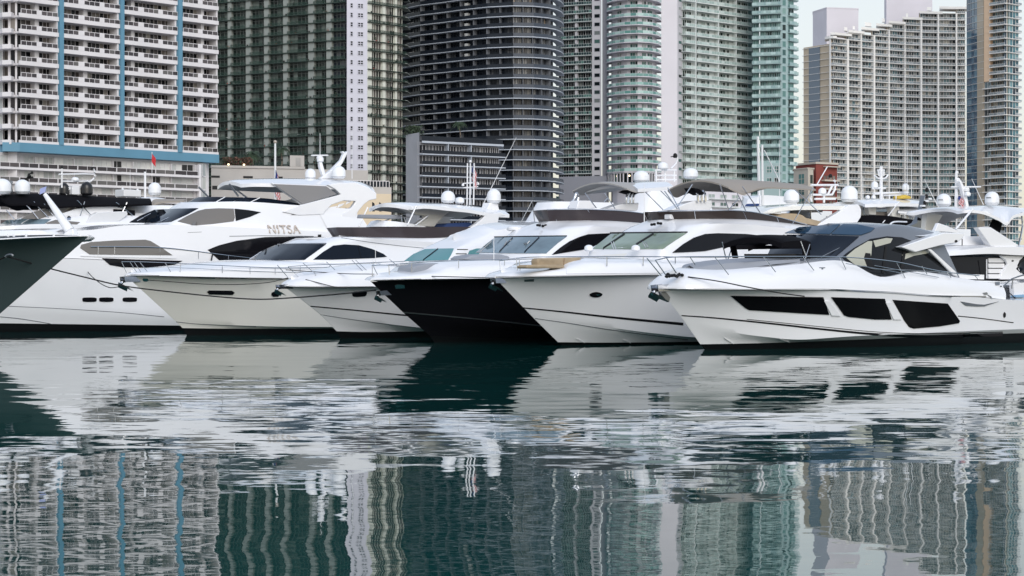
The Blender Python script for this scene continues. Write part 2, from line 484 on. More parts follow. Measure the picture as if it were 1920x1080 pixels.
# ------------------------------------------------------------------ towers
class Line:                      # plan polyline seen from the camera: [(px, depth), ...]
    def __init__(self, pts, shift=0.0):      # shift: traced on the balcony fronts, built on the wall behind
        self.sh = shift
        self.px = [p[0] for p in pts]
        self.xy = [((p[0]+shift-960)/F*p[1], p[1]) for p in pts]
    def xyat(self, px):
        k = (px + self.sh - 960)/F
        for i in range(len(self.px) - 1):
            if px <= self.px[i+1] or i == len(self.px) - 2:
                (x0, y0), (x1, y1) = self.xy[i], self.xy[i+1]
                d = (x1 - x0) - k*(y1 - y0)
                t = (k*y0 - x0)/d
                return (x0 + t*(x1-x0), y0 + t*(y1-y0))
    def seg(self, a, b):
        return [self.xyat(a)] + [self.xy[i] for i in range(len(self.px)) if a + 0.4 < self.px[i] < b - 0.4] + [self.xyat(b)]
def zat(py, D): return 2.1 + (540 - py)/F*D
def lerp2(pts, t):               # point at fraction t along a polyline
    L = [math.dist(pts[i], pts[i+1]) for i in range(len(pts)-1)]
    s = t*sum(L)
    for i, l in enumerate(L):
        if s <= l + 1e-9 or i == len(L)-1:
            f = s/l if l else 0
            return (pts[i][0] + (pts[i+1][0]-pts[i][0])*f, pts[i][1] + (pts[i+1][1]-pts[i][1])*f)
        s -= l
def sub(pts, t0, t1, off=0.0):
    L = [math.dist(pts[i], pts[i+1]) for i in range(len(pts)-1)]; S = sum(L)
    acc = 0; mid = []
    for i in range(len(L)-1):
        acc += L[i]
        if t0 + 1e-3 < acc/S < t1 - 1e-3: mid.append(pts[i+1])
    r = [lerp2(pts, t0)] + mid + [lerp2(pts, t1)]
    return offset(r, off) if off else r

def m_window(pts, z0, z1, n, glass, frame, d=0.0, fw=0.06, transom=None, deep=0.12):
    m = MB()
    for i in range(n):           # every pane a sheet of its own, set back in the frame
        m.strip(sub(pts, i/n, (i+1)/n), d - deep, d - deep + 0.02, z0, z1, glass)
    for i in range(n + 1):
        t = i/n
        p = lerp2(pts, t); a = lerp2(pts, max(0, t - 0.004)); b = lerp2(pts, min(1, t + 0.004))
        l = math.dist(a, b) or 1
        ux, uy = (b[0]-a[0])/l, (b[1]-a[1])/l
        m.strip([(p[0]-ux*fw/2, p[1]-uy*fw/2), (p[0]+ux*fw/2, p[1]+uy*fw/2)], d - deep, d, z0, z1, frame)
    m.strip(pts, d - deep, d + 0.004, z1 - fw, z1 + 0.003, frame)
    m.strip(pts, d - deep, d + 0.004, z0 - 0.003, z0 + fw, frame)
    if transom: m.strip(pts, d - deep + 0.03, d - 0.004, transom - fw/2, transom + fw/2, frame)
    return m
def m_rail(pts, z0, h, glass, bar, d, n=0, bw=0.06, solid=None):
    m = MB()
    k = max(1, n)
    for i in range(k):
        mt = glass
        if solid and i in solid: mt = solid[i]
        m.strip(sub(pts, i/k, (i+1)/k), d - 0.05, d - 0.02, z0 + 0.05, z0 + h - 0.03, mt)
    m.strip(pts, d - 0.08, d, z0 + h - bw, z0 + h, bar)
    for i in range(k + 1):
        p = lerp2(pts, i/k); a = lerp2(pts, max(0, i/k - 0.004)); b = lerp2(pts, min(1, i/k + 0.004))
        l = math.dist(a, b) or 1; ux, uy = (b[0]-a[0])/l, (b[1]-a[1])/l
        m.strip([(p[0]-ux*bw/2, p[1]-uy*bw/2), (p[0]+ux*bw/2, p[1]+uy*bw/2)], d - 0.07, d - 0.004, z0, z0 + h - bw, bar)
    return m
def m_strip(pts, d0, d1, z0, z1, mt):
    m = MB(); m.strip(pts, d0, d1, z0, z1, mt); return m

class Tower:
    def __init__(self, name, label, cat, D, px, group=None):
        self.root = thing(name, label, cat, (*Line([(px-10, D), (px+10, D)]).xyat(px), 1.9), group)
        self.up = MB()
    def stack(self, name, m, z, fh, n, nvis, skip=()):      # m is one storey at z = 0
        first = None; offs = []
        for k in range(n):
            if k in skip: continue
            if k >= nvis:
                self.up.add(m, z + k*fh); continue
            if first is None:
                mm = MB(); mm.add(m, z + k*fh)
                first = mm.build(name, self.root); k0 = k
            else: offs.append((0, 0, (k - k0)*fh))
        if first: copies(first, offs)
        return first
    def one(self, name, m, label=None):
        return m.build(name, self.root, label=label)
    def clutter(self, name, ln, a, b, z, fh, k0, k1, d, n, seed):     # chairs, tables and plants left out on the balconies
        R = random.Random(seed); m = MB()
        for _ in range(n):
            px = R.uniform(a, b); k = R.randrange(k0, k1)
            p = offset(ln.seg(px - 0.5, px + 0.5), d - R.uniform(0.3, 0.6))[0]
            kind = R.random(); zz = z + k*fh
            if kind < 0.45:
                w = R.uniform(.35, .6); m.box((p[0], p[1], zz + .24), w, .45, .48, 'rubber_black'); m.box((p[0], p[1] + .22, zz + .6), w, .08, .75, 'rubber_black')
            elif kind < 0.7:
                w = R.uniform(.7, 1.3); m.box((p[0], p[1], zz + .42), w, .6, .08, 'plastic_white' if R.random() < .4 else 'trunk'); m.box((p[0], p[1], zz + .2), .12, .12, .4, 'rubber_black')
            else:
                m.box((p[0], p[1], zz + .2), .35, .35, .4, 'brick_red' if R.random() < .5 else 'concrete')
                for _k in range(10):
                    c = Vector((p[0] + R.uniform(-.3, .3), p[1] + R.uniform(-.2, .2), zz + R.uniform(.4, 1.3))); t = R.uniform(0, 6.28)
                    u = Vector((math.cos(t), math.sin(t), R.uniform(-.5, .8)))*.22; w = Vector((-u.y, u.x, .15))
                    m.face([c - u, c + w*.5, c + u, c - w*.5], 'hedge_leaf')
        m.build(name, self.root, stuff=True)
    def done(self):
        if self.up.v: self.up.build('upper_storey', self.root, stuff=True)

# ---- white condominium with blue strips
def tower_one():
    T = Tower('condominium_tower', 'white balconied condominium tower with blue vertical strips above a blue band', 'condominium', 400, 100)
    ln = Line([(-160, 400), (22, 402), (32, 399.5), (38, 400), (412, 436.6), (419, 446)], -12.0)
    fh, nv, n = 2.9, 11, 18
    zb = zat(268, 400) + 0.02                # top of the blue band
    full = ln.seg(38, 412)
    T.one('wall', m_strip(ln.seg(34, 411), -9, -1.2, 2, zb + n*fh, 't1_white'))
    T.one('blue_band', m_strip(ln.seg(-158, 412), -2.0, 1.75, zb - 1.65, zb, 't1_blue'))
    for a, b in ((112.5, 120), (227, 233.5), (335, 342.5)):
        T.one('blue_strip', m_strip(ln.seg(a, b), -1.1, 1.9, zb + 0.005, zb + n*fh, 't1_blue'))
    bays = [(38, 112.5, 2, [(0.50, 0.60)]), (120, 227, 3, [(0.43, 0.50)]), (233.5, 335, 3, [(0.22, 0.28)]), (342.5, 412, 2, [(0.0, 0.05), (0.64, 0.72)])]
    for a, b, nr, cols in bays:
        pts = ln.seg(a, b)
        m = MB()
        m.strip(pts, -1.18, 1.55, -0.32, 0.0, 't1_white')
        m.strip(pts, 1.4, 1.6, -0.30, 0.46, 't1_white')
        T.stack('balcony', m, zb, fh, n, nv)
        # railing panels between white blocks
        seg = {2: [(0.05, .44, 1), (.44, .56, 0), (.56, .97, 1)], 3: [(0.0, .27, 1), (.27, .37, 0), (.37, .64, 1), (.64, .72, 0), (.72, 1.0, 1)]}[nr]
        for t0, t1, g in seg:
            sp = sub(pts, t0, t1)
            if g: T.stack('railing', m_rail(sp, 0.46, 0.80, 't1_railglass', 't1_white', 1.6, 3, 0.09), zb, fh, n, nv)
            else: T.stack('balcony_block', m_strip(sp, 1.35, 1.62, 0.463, 1.30, 't1_white'), zb, fh, n, nv)
        # windows between the columns
        cuts = [0.0]
        for c0, c1 in cols: cuts += [c0, c1]
        cuts.append(1.0)
        for i in range(0, len(cuts), 2):
            if cuts[i+1] - cuts[i] < 0.02: continue
            sp = sub(pts, cuts[i] + 0.004, cuts[i+1] - 0.004)
            npn = max(2, round(math.dist(sp[0], sp[-1])/1.0))
            T.stack('window', m_window(sp, 0.02, fh - 0.34, npn, 't1_pane', 't1_white', -0.9, 0.07), zb, fh, n, nv)
        for c0, c1 in cols:
            T.one('column', m_strip(sub(pts, c0, c1), -1.15, 0.25, zb, zb + n*fh, 't1_white'))
        m = MB()                     # beige party wall at the end of each bay
        T.one('party_wall', m_strip(sub(pts, 0.965, 0.995), -1.15, 1.3, zb, zb + n*fh, 't1_white'))
    # rounded corner and the side that runs back to the left
    crn = ln.seg(20, 38)
    T.stack('corner_balcony', m_strip([ln.xyat(20.5), ln.xyat(24), ln.xyat(30), ln.xyat(37.6)], -1.1, 1.58, -0.32, 0.48, 't1_white'), zb, fh, n, nv)
    side = ln.seg(-120, 19)
    T.one('side_wall', m_strip(ln.seg(-122, 36), -9, -1.3, 2, zb + n*fh, 't1_white'))
    T.stack('side_window', m_window(ln.seg(-60, 17), 0.5, fh - 0.45, 12, 't1_sidepane', 't1_white', 0.2, 0.08), zb, fh, n, nv)
    T.stack('side_spandrel', m_strip(ln.seg(-120, 18.5), -1.2, 0.3, -0.42, 0.46, 't1_white'), zb, fh, n, nv)
    T.stack('corner_window', m_window(ln.seg(19, 37), 0.02, fh - 0.34, 2, 't1_pane', 't1_white', -0.95, 0.07), zb, fh, n, nv)
    T.clutter('balcony_furniture', ln, 40, 410, zb, fh, 0, 11, 1.3, 110, 1)
    T.done()
    # podium: white storeys of curtained windows behind glass rails
    P = Tower('hotel_podium', 'white low block of curtained windows and glass rails under the blue band', 'hotel block', 400, 60)
    ln = Line([(-160, 397), (0, 398.5), (375, 432), (393, 434), (396, 440)], -9.0)
    zt = zb - 1.70; fp = 2.62
    P.one('wall', m_strip(ln.seg(-160, 393), -8, -0.35, 1.9, zt, 't1_white'))
    nf = 8
    z0 = zt - nf*fp - 0.1
    xs = [-40, 0, 37, 73, 109, 146, 182, 219, 256, 292, 328, 372]
    P.stack('floor_slab', m_strip(ln.seg(-160, 374), -0.3, 1.5, -0.42, 0.0, 't1_white'), z0, fp, nf, 99)
    P.stack('end_bay', m_strip(ln.seg(374.2, 378), -0.34, 1.3, -0.4, fp - 0.42, 't1_white'), z0, fp, nf, 99)
    P.stack('end_window', m_window(ln.seg(378.5, 392), 0.0, fp - 0.15, 2, 't1_sidepane', 't1_white', 0.5, 0.06), z0, fp, nf, 99)
    for i in range(len(xs) - 1):
        pts = ln.seg(xs[i] + 0.6, xs[i+1] - 0.6)
        P.stack('window', m_window(pts, 0.01, fp - 0.44, 4, 't1_curtain', 't1_white', -0.05, 0.07), z0, fp, nf, 99)
        P.stack('railing', m_rail(pts, 0.0, 0.85, 't1_railglass', 't1_white', 1.5, 2, 0.08), z0, fp, nf, 99)
        P.stack('fin', m_strip(ln.seg(xs[i+1] - 0.5, xs[i+1] + 0.5), -0.3, 0.5, 0.002, fp - 0.425, 't1_white'), z0, fp, nf, 99)
    P.done()
tower_one()

# ---- dark green gridded tower with the pale spine
def tower_two():
    T = Tower('apartment_tower', 'dark green apartment slab with balcony grid and a pale windowed spine', 'apartment tower', 640, 600)
    ln = Line([(380, 664), (648.5, 637), (688, 640), (760, 652), (766, 660)])
    fh = 2.75
    zs = zat(304, 637); nv = 20; n = 30          # a slab line meets the spine at y = 304
    while zs > 8: zs -= fh
    k0 = round((zat(304, 637) - zs)/fh)
    nv = int((zat(-14, 637) - zs)/fh) + 1; n = nv + 12
    T.one('wall', m_strip(ln.seg(384, 648), -12, -1.6, 2, zs + n*fh, 't2_wall'))
    T.one('wing_wall', m_strip(ln.seg(689, 764), -12, -1.4, 2, zs + n*fh, 't2_wall'))
    # spine with its two columns of windows
    m = MB(); m.strip(ln.seg(649, 687.5), -11, 0.5, 2, zs + n*fh, 't2_spine'); T.one('spine', m)
    a = ln.seg(655.5, 660); b = ln.seg(669.5, 679.5)
    m1 = m_window(a, 0.9, 2.3, 1, 'dark_pane', 't2_spine', 0.66, 0.12, 1.6)
    m2 = m_window(b, 0.9, 2.35, 2, 'dark_pane', 't2_spine', 0.66, 0.18, 1.62)
    T.stack('small_window', m1, zs, fh, n, nv)
    T.stack('spine_window', m2, zs, fh, n, nv)
    # left face
    fins = [(426, 433), (460, 469), (494, 503), (530, 539), (577, 588), (611, 621)]
    T.stack('floor_slab', m_strip(ln.seg(384, 647.5), -1.5, 0.35, -0.22, 0.0, 't2_slab'), zs, fh, n, nv)
    edge = [384] + [v for f in fins for v in f] + [648]
    for i in range(0, len(edge), 2):
        x0, x1 = edge[i] + 0.4, edge[i+1] - 0.4
        last = i == len(edge) - 2
        pts = ln.seg(x0, x1)
        npn = 5 if x1 - x0 > 30 else 4
        T.stack('window', m_window(pts, 0.01, fh - 0.24, npn, 't2_pane' if not last else 't3_pane', 't2_frame', -1.0, 0.10, 1.9, 0.25), zs, fh, n, nv)
        T.stack('railing', m_rail(pts, 0.0, 0.75, 't2_rail', 't2_slab', 0.33, 0, 0.07), zs, fh, n, nv)
    for x0, x1 in fins:
        T.stack('wall_pier', m_strip(ln.seg(x0, x1), -1.45, -0.2, 0.003, fh - 0.225, 't2_fin'), zs, fh, n, nv)
    # right wing
    T.stack('wing_slab', m_strip(ln.seg(689, 763), -1.3, 0.5, -0.16, 0.0, 't2_slab'), zs, fh, n, nv)
    cols = [(689, 698), (718, 724), (741.5, 745.5)]
    for x0, x1 in cols:
        T.one('column', m_strip(ln.seg(x0, x1), -1.3, -0.15, 4, zs + n*fh, 't2_white'))
    for x0, x1, npn in ((698.5, 717.5, 4), (724.5, 741, 4), (746, 757, 2)):
        T.stack('wing_window', m_window(ln.seg(x0, x1), 0.01, fh - 0.18, npn, 't2_wingpane', 't2_white', -0.7, 0.14), zs, fh, n, nv)
    T.stack('wing_railing', m_rail(ln.seg(689, 763), 0.0, 0.62, 't2_rail', 't2_slab', 0.48, 9, 0.05), zs, fh, n, nv, skip=range(1, n, 3))
    T.stack('end_balcony', m_strip(ln.seg(757.5, 766), -1.2, 0.6, -0.16, 0.02, 't2_fin'), zs, fh, n, nv)
    T.clutter('balcony_furniture', ln, 412, 645, zs, fh, 0, nv, 0.2, 200, 2)
    T.clutter('wing_furniture', ln, 690, 756, zs, fh, 0, nv, 0.3, 70, 3)
    T.done()
tower_two()

# ---- dark curved tower and its low block
def tower_three():
    T = Tower('curved_tower', 'dark curved glass tower ringed by thin white balcony edges', 'tower', 650, 900)
    ln = Line([(736, 681), (790, 667), (830, 661), (870, 654), (915, 648), (962, 645), (1000, 646), (1025, 649), (1040, 653), (1049, 658), (1053.5, 664), (1055, 671)])
    fh = 3.02
    z1 = zat(145, 645); zs = z1 - int((z1 - 4)/fh)*fh
    nv = int((zat(-12, 645) - zs)/fh) + 1; n = nv + 11
    T.one('core_wall', m_strip(ln.seg(738, 962), -14, -2.0, 2, zs + n*fh, 't3_wall'))
    T.one('lit_side_wall', m_strip(ln.seg(962.5, 1049), -14, -2.0, 2, zs + n*fh, 't3_wall_lit'))  # right side in lighter tones, its light put into the colour
    low = 0
    T.stack('balcony_slab', m_strip(ln.seg(738, 1054.8), -1.9, 0.5, -0.24, 0.0, 't3_slab'), zs, fh, n, nv)
    for x in (788.4, 813.2, 838, 862.8, 887.6, 912.4, 937.2, 962.2, 980.5, 998.5, 1015.5, 1031):
        T.stack('partition', m_strip(ln.seg(x - 0.45, x + 0.45), -1.85, 0.1, 0.003, fh - 0.243, 't3_fin'), zs, fh, n, nv)
    for i in range(8):
        x0 = 764 + i*24.8; x1 = x0 + 24.0
        T.stack('window', m_window(ln.seg(x0, x1), 0.02, fh - 0.32, 5, 't3_pane', 't3_wall', -1.5, 0.10, 2.1, 0.2), zs, fh, n, nv)
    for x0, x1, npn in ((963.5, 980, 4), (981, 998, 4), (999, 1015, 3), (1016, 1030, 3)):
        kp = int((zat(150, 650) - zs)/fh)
        for mt_, sk in (('t3_panelight', range(kp, n)), ('t3_pane_lit', range(0, kp))):
            T.stack('lit_side_window', m_window(ln.seg(x0, x1), 0.02, fh - 0.26, npn, mt_, 't3_wall_lit', -1.2, 0.12, None, 0.2), zs, fh, n, nv, skip=sk)
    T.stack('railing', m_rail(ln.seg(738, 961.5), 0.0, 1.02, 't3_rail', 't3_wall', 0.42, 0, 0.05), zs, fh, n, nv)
    T.stack('lit_side_railing', m_rail(ln.seg(962.5, 1054.5), 0.0, 1.02, 't3_rail_lit', 't3_wall_lit', 0.42, 0, 0.05), zs, fh, n, nv)
    kk = int((zat(100, 660) - zs)/fh)
    m = m_strip(ln.seg(869, 875), -1.9, -0.4, 0.002, 1.9, 't3_box')
    T.stack('white_end_wall', m, zs, fh, n, nv, skip=range(0, kk))
    m = m_strip(ln.seg(794, 807), -1.9, -0.2, 0.002, 1.15, 't3_box')
    T.stack('white_box', m, zs, fh, n, nv, skip=range(kk, n))
    m = m_strip(ln.seg(764, 776), -1.9, 0.3, 0.002, 1.15, 't3_box')
    T.stack('white_corner', m, zs, fh, n, nv, skip=range(0, kk + 1))
    T.done()
    B = Tower('low_block', 'grey low apartment block with a blank side wall before the dark curved tower', 'apartment block', 598, 860)
    ln = Line([(760, 606), (787, 596), (942, 612)])
    zr = zat(266, 600); fh = 2.95
    B.one('side_wall', m_strip(ln.seg(761, 786.5), -14, 0.0, 2, zat(253, 606), 'l3_grey'))
    B.one('wall', m_strip(ln.seg(788, 938), -12, -1.4, 2, zr - 0.1, 'l3_grey'))
    B.one('roof_slab', m_strip(ln.seg(786.7, 940), -12, 1.2, zr - 0.55, zr, 't3_slab'))
    B.one('roof_railing', m_rail(ln.seg(787, 939), zr, 1.35, 't3_rail', 't3_wall', 1.0, 14, 0.06))
    nf = 9; zs = zr - 0.5 - nf*fh
    B.stack('balcony_slab', m_strip(ln.seg(788, 944), -1.3, 1.1, -0.28, 0.0, 't3_slab'), zs, fh, nf, 99)
    B.stack('railing', m_rail(ln.seg(788, 944), 0.0, 0.98, 't3_rail', 't3_wall', 1.05, 6, 0.05), zs, fh, nf, 99)
    for x0, x1 in ((789, 814), (815, 836.5), (838, 858), (859, 879.5), (881, 903), (904, 922), (923, 938)):
        B.stack('window', m_window(ln.seg(x0, x1), 0.02, fh - 0.3, 4, 't3_panelight', 'l3_grey', -0.8, 0.22, None, 0.2), zs, fh, nf, 99)
    for x in (837.2, 880.2):
        B.one('divider', m_strip(ln.seg(x - 0.6, x + 0.6), -1.3, 1.0, 3, zr - 0.56, 't3_slab'))
    B.done()
tower_three()

# ---- pale tower with green glass balconies
def tower_four():
    T = Tower('condo_tower', 'pale tower with green glass balconies, a bowed middle and a blank white pylon', 'condo tower', 736, 1180)
    fh = 2.85
    la = Line([(1040, 744), (1110, 738), (1140, 736)])
    lb = Line([(1138.5, 742), (1142, 734), (1152, 730), (1172, 726), (1196, 724.5), (1216, 726), (1230, 730), (1236.5, 736), (1239, 742)])
    z1 = zat(165, 736); zs = z1 - int((z1 - 3)/fh)*fh
    nv = int((zat(-10, 736) - zs)/fh) + 1; n = nv + 12
    T.one('wall', m_strip(la.seg(1045, 1110.5), -14, -1.3, 2, zs + n*fh, 't4_wall'))
    T.one('spine', m_strip(la.seg(1110.8, 1128.5), -13, 0.5, 2, zs + n*fh, 't4_wall'))
    T.one('grey_edge', m_strip(la.seg(1128.7, 1141), -13, -0.3, 2, zs + n*fh, 't4_wallgrey'))
    T.one('bow_wall', m_strip(lb.seg(1139.5, 1238), -9, -1.2, 2, zs + n*fh, 't4_white'))
    T.stack('spine_window', m_window(la.seg(1115.5, 1125.5), 0.85, 2.2, 1, 't4_panedark', 't4_wallgrey', 0.56, 0.12, None, 0.06), zs, fh, n, nv)
    T.stack('balcony_slab', m_strip(la.seg(1044, 1110), -1.2, 0.6, -0.22, 0.0, 't4_slab'), zs, fh, n, nv)
    T.stack('railing', m_rail(la.seg(1044, 1110), 0.0, 0.95, 't4_raildark', 't4_slab', 0.58, 14, 0.07), zs, fh, n, nv)
    for x0, x1, npn in ((1046, 1064, 4), (1064.6, 1077, 3), (1083, 1096, 3), (1096.6, 1109, 3)):
        T.stack('window', m_window(la.seg(x0, x1), 0.01, fh - 0.26, npn, 't4_panedark', 't4_wall', -0.8, 0.10), zs, fh, n, nv)
    T.one('fin', m_strip(la.seg(1078, 1082.5), -1.2, 0.1, 3, zs + n*fh, 't4_wall'))
    kb = round((zat(322, 728) - zs)/fh)         # the bowed balconies start above the lit lobby storey
    T.stack('bow_slab', m_strip(lb.seg(1139.2, 1238.4), -1.1, 0.7, -0.24, 0.0, 't4_white'), zs, fh, n, nv, skip=range(0, kb))
    T.stack('bow_railing', m_rail(lb.seg(1139.2, 1238.4), 0.0, 0.98, 't4_rail', 't4_white', 0.68, 20, 0.07), zs, fh, n, nv, skip=range(0, kb))
    for x0, x1, npn in ((1153, 1161, 2), (1180, 1194, 3), (1206, 1214, 2), (1219, 1228, 2)):
        T.stack('bow_window', m_window(lb.seg(x0, x1), 0.01, 2.3, npn, 't4_pane', 't4_white', -1.0, 0.10, None, 0.1), zs, fh, n, nv, skip=range(0, kb))
    T.one('lobby_glass', m_window(lb.seg(1142, 1237), zs + (kb-2)*fh + 0.4, zs + kb*fh - 0.3, 20, 't4_panedark', 't4_white', 0.45, 0.32, None, 0.3))
    for px in (1157, 1180):
        p = lb.xyat(px)
        m = MB(); m.box((p[0] + 0.0, p[1] - 0.35, zat(329, 724)), 0.5, 0.12, 0.5, 'lamp_lit'); T.one('lobby_lamp', m)
    lp = Line([(1237, 742), (1239, 735), (1270, 738), (1281, 742)])
    T.one('pylon', m_strip(lp.seg(1238.6, 1269), -12, 0.6, 2, zs + n*fh, 't4_white'))
    T.one('pylon_return', m_strip(lp.seg(1269.2, 1281), -12, 0.0, 2, zs + n*fh, 't4_wall'))
    T.stack('pylon_window', m_window(lp.seg(1272, 1278), 0.9, 2.1, 1, 't4_pane', 't4_white', 0.06, 0.10, None, 0.05), zs, fh, n, nv)
    # podium storeys seen under the yacht canopies
    T.one('podium', m_strip(la.seg(1052, 1140), -6, 1.4, 2, zat(330, 736), 't4_wallgrey'))
    T.clutter('balcony_furniture', la, 1050, 1108, zs, fh, 0, nv, 0.5, 90, 4)
    T.clutter('bow_furniture', lb, 1146, 1232, zs, fh, kb, nv, 0.5, 110, 5)
    T.done()
tower_four()

def tower_five():
    T = Tower('balcony_slab_tower', 'mint green slab tower striped by long balconies, right of the blank white pylon', 'slab tower', 745, 1345)
    ln = Line([(1278, 741), (1282, 740), (1408, 765)])
    fh = 2.85
    z1 = zat(160, 742); zs = z1 - int((z1 - 3)/fh)*fh
    nv = int((zat(-10, 742) - zs)/fh) + 1; n = nv + 12
    T.one('wall', m_strip(ln.seg(1282, 1408), -14, -1.2, 2, zs + n*fh, 't5_wall'))
    T.stack('balcony_slab', m_strip(ln.seg(1304, 1407.5), -1.1, 0.7, -0.30, 0.0, 't5_wall'), zs, fh, n, nv)
    T.stack('narrow_slab', m_strip(ln.seg(1282, 1300.5), -1.1, 0.9, -0.24, 0.0, 't5_wall'), zs, fh, n, nv)
    T.stack('narrow_railing', m_rail(ln.seg(1282, 1300.5), 0.0, 0.95, 't5_rail', 't5_wall', 0.88, 5, 0.07), zs, fh, n, nv)
    xs = [1304, 1339, 1348, 1379, 1407.5]
    T.stack('railing', m_rail(ln.seg(1304, 1345.5), 0.0, 1.0, 't5_rail', 't5_wall', 0.68, 9, 0.07), zs, fh, n, nv)
    T.stack('railing', m_rail(ln.seg(1346, 1378.5), 0.0, 1.0, 't5_rail', 't5_wall', 0.68, 7, 0.07), zs, fh, n, nv)
    T.stack('railing', m_rail(ln.seg(1379, 1407.5), 0.0, 1.0, 't5_rail', 't5_wall', 0.68, 7, 0.07), zs, fh, n, nv)
    for x0, x1, npn in ((1284, 1291, 2), (1292, 1300, 2), (1306, 1313, 2), (1319, 1326, 2), (1330, 1334, 1), (1350, 1364, 3), (1367, 1371, 1), (1380, 1392, 3), (1395, 1405, 3)):
        T.stack('window', m_window(ln.seg(x0, x1), 0.01, 2.3, npn, 't5_pane', 't5_wall', -0.95, 0.10, None, 0.12), zs, fh, n, nv)
    for x in (1303, 1345.7, 1378.7):
        T.one('fin', m_strip(ln.seg(x - 0.7, x + 0.7), -1.1, 0.5, 3, zs + n*fh, 't5_wall'))
    T.clutter('balcony_furniture', ln, 1306, 1404, zs, fh, 0, nv, 0.6, 160, 6)
    T.done()
    T = Tower('teal_tower', 'teal glass tower with stepped balconies edged against the open sky', 'glass tower', 748, 1450)
    ln = Line([(1406, 752), (1411, 750.5), (1464, 747), (1466, 748)])
    le = Line([(1464, 752), (1490, 757), (1494, 759)])
    ld = Line([(1396, 766), (1426, 766)])
    z1 = zat(150, 748); zs = z1 - int((z1 - 3)/fh)*fh
    nv = int((zat(-10, 748) - zs)/fh) + 1; n = nv + 12
    ztop = zs + n*fh
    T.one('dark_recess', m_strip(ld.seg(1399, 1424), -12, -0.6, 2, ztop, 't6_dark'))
    T.one('wall', m_strip(ln.seg(1423.3, 1463.6), -14, -1.3, 2, ztop, 't6_wall'))
    T.one('end_wall', m_strip(le.seg(1464.2, 1488.5), -14, -0.1, 2, ztop, 't6_wall'))
    T.stack('balcony_slab', m_strip(ln.seg(1411, 1464.3), -1.2, 0.8, -0.26, 0.0, 't6_wall'), zs, fh, n, nv)
    T.stack('railing', m_rail(ln.seg(1411, 1437), 0.0, 0.98, 't6_rail', 't6_wall', 0.78, 6, 0.06), zs, fh, n, nv)
    T.stack('railing', m_rail(ln.seg(1437.4, 1464), 0.0, 0.98, 't6_rail', 't6_wall', 0.78, 6, 0.06), zs, fh, n, nv)
    for x0, x1, npn in ((1411, 1421, 2), (1425, 1435, 3), (1438, 1446, 2), (1448, 1462, 4)):
        T.stack('window', m_window(ln.seg(x0, x1), 0.01, 2.45, npn, 't6_pane', 't6_wall', -0.7, 0.10, None, 0.12), zs, fh, n, nv)
    T.stack('end_window', m_window(le.seg(1467, 1473.5), 0.35, 2.5, 1, 't6_pane', 't6_wall', 0.03, 0.12, None, 0.08), zs, fh, n, nv)
    T.stack('side_window', m_window(le.seg(1478, 1488), 0.1, 2.5, 2, 't6_pane', 't6_wall', 0.03, 0.10, None, 0.08), zs, fh, n, nv)
    T.stack('side_balcony', m_strip(le.seg(1477, 1490), -1.0, 1.0, -0.24, 0.0, 't6_wall'), zs, fh, n, nv)
    T.stack('side_railing', m_rail(le.seg(1477, 1490), 0.0, 0.95, 't6_rail', 't6_wall', 0.98, 3, 0.06), zs, fh, n, nv)
    # balconies on the far end that step out against the sky
    e0 = le.xyat(1488.6)
    T.stack('end_balcony', m_strip([(e0[0], e0[1] + 2), (e0[0] + 1.9, e0[1] + 2.3)], -2.5, 0.2, -0.24, 0.0, 't6_wall'), zs, fh, n, nv)
    T.stack('end_railing', m_strip([(e0[0] + 0.2, e0[1] + 2), (e0[0] + 1.85, e0[1] + 2.25)], 0.22, 0.3, 0.0, 0.9, 't6_rail'), zs, fh, n, nv)
    zp = zat(306, 747)
    T.one('podium', m_strip(ln.seg(1424, 1464), -5, 1.6, 2, zp, 't6_wall'))
    for x0, x1 in ((1440, 1449), (1454.5, 1462)):
        for k in range(2):
            T.one('podium_window', m_window(ln.seg(x0, x1), zp - 3.3 - 4.0*k, zp - 1.0 - 4.0*k, 2, 't6_pane', 't1_white', 1.72, 0.10, zp - 2.2 - 4.0*k, 0.06))
    T.done()
tower_five()

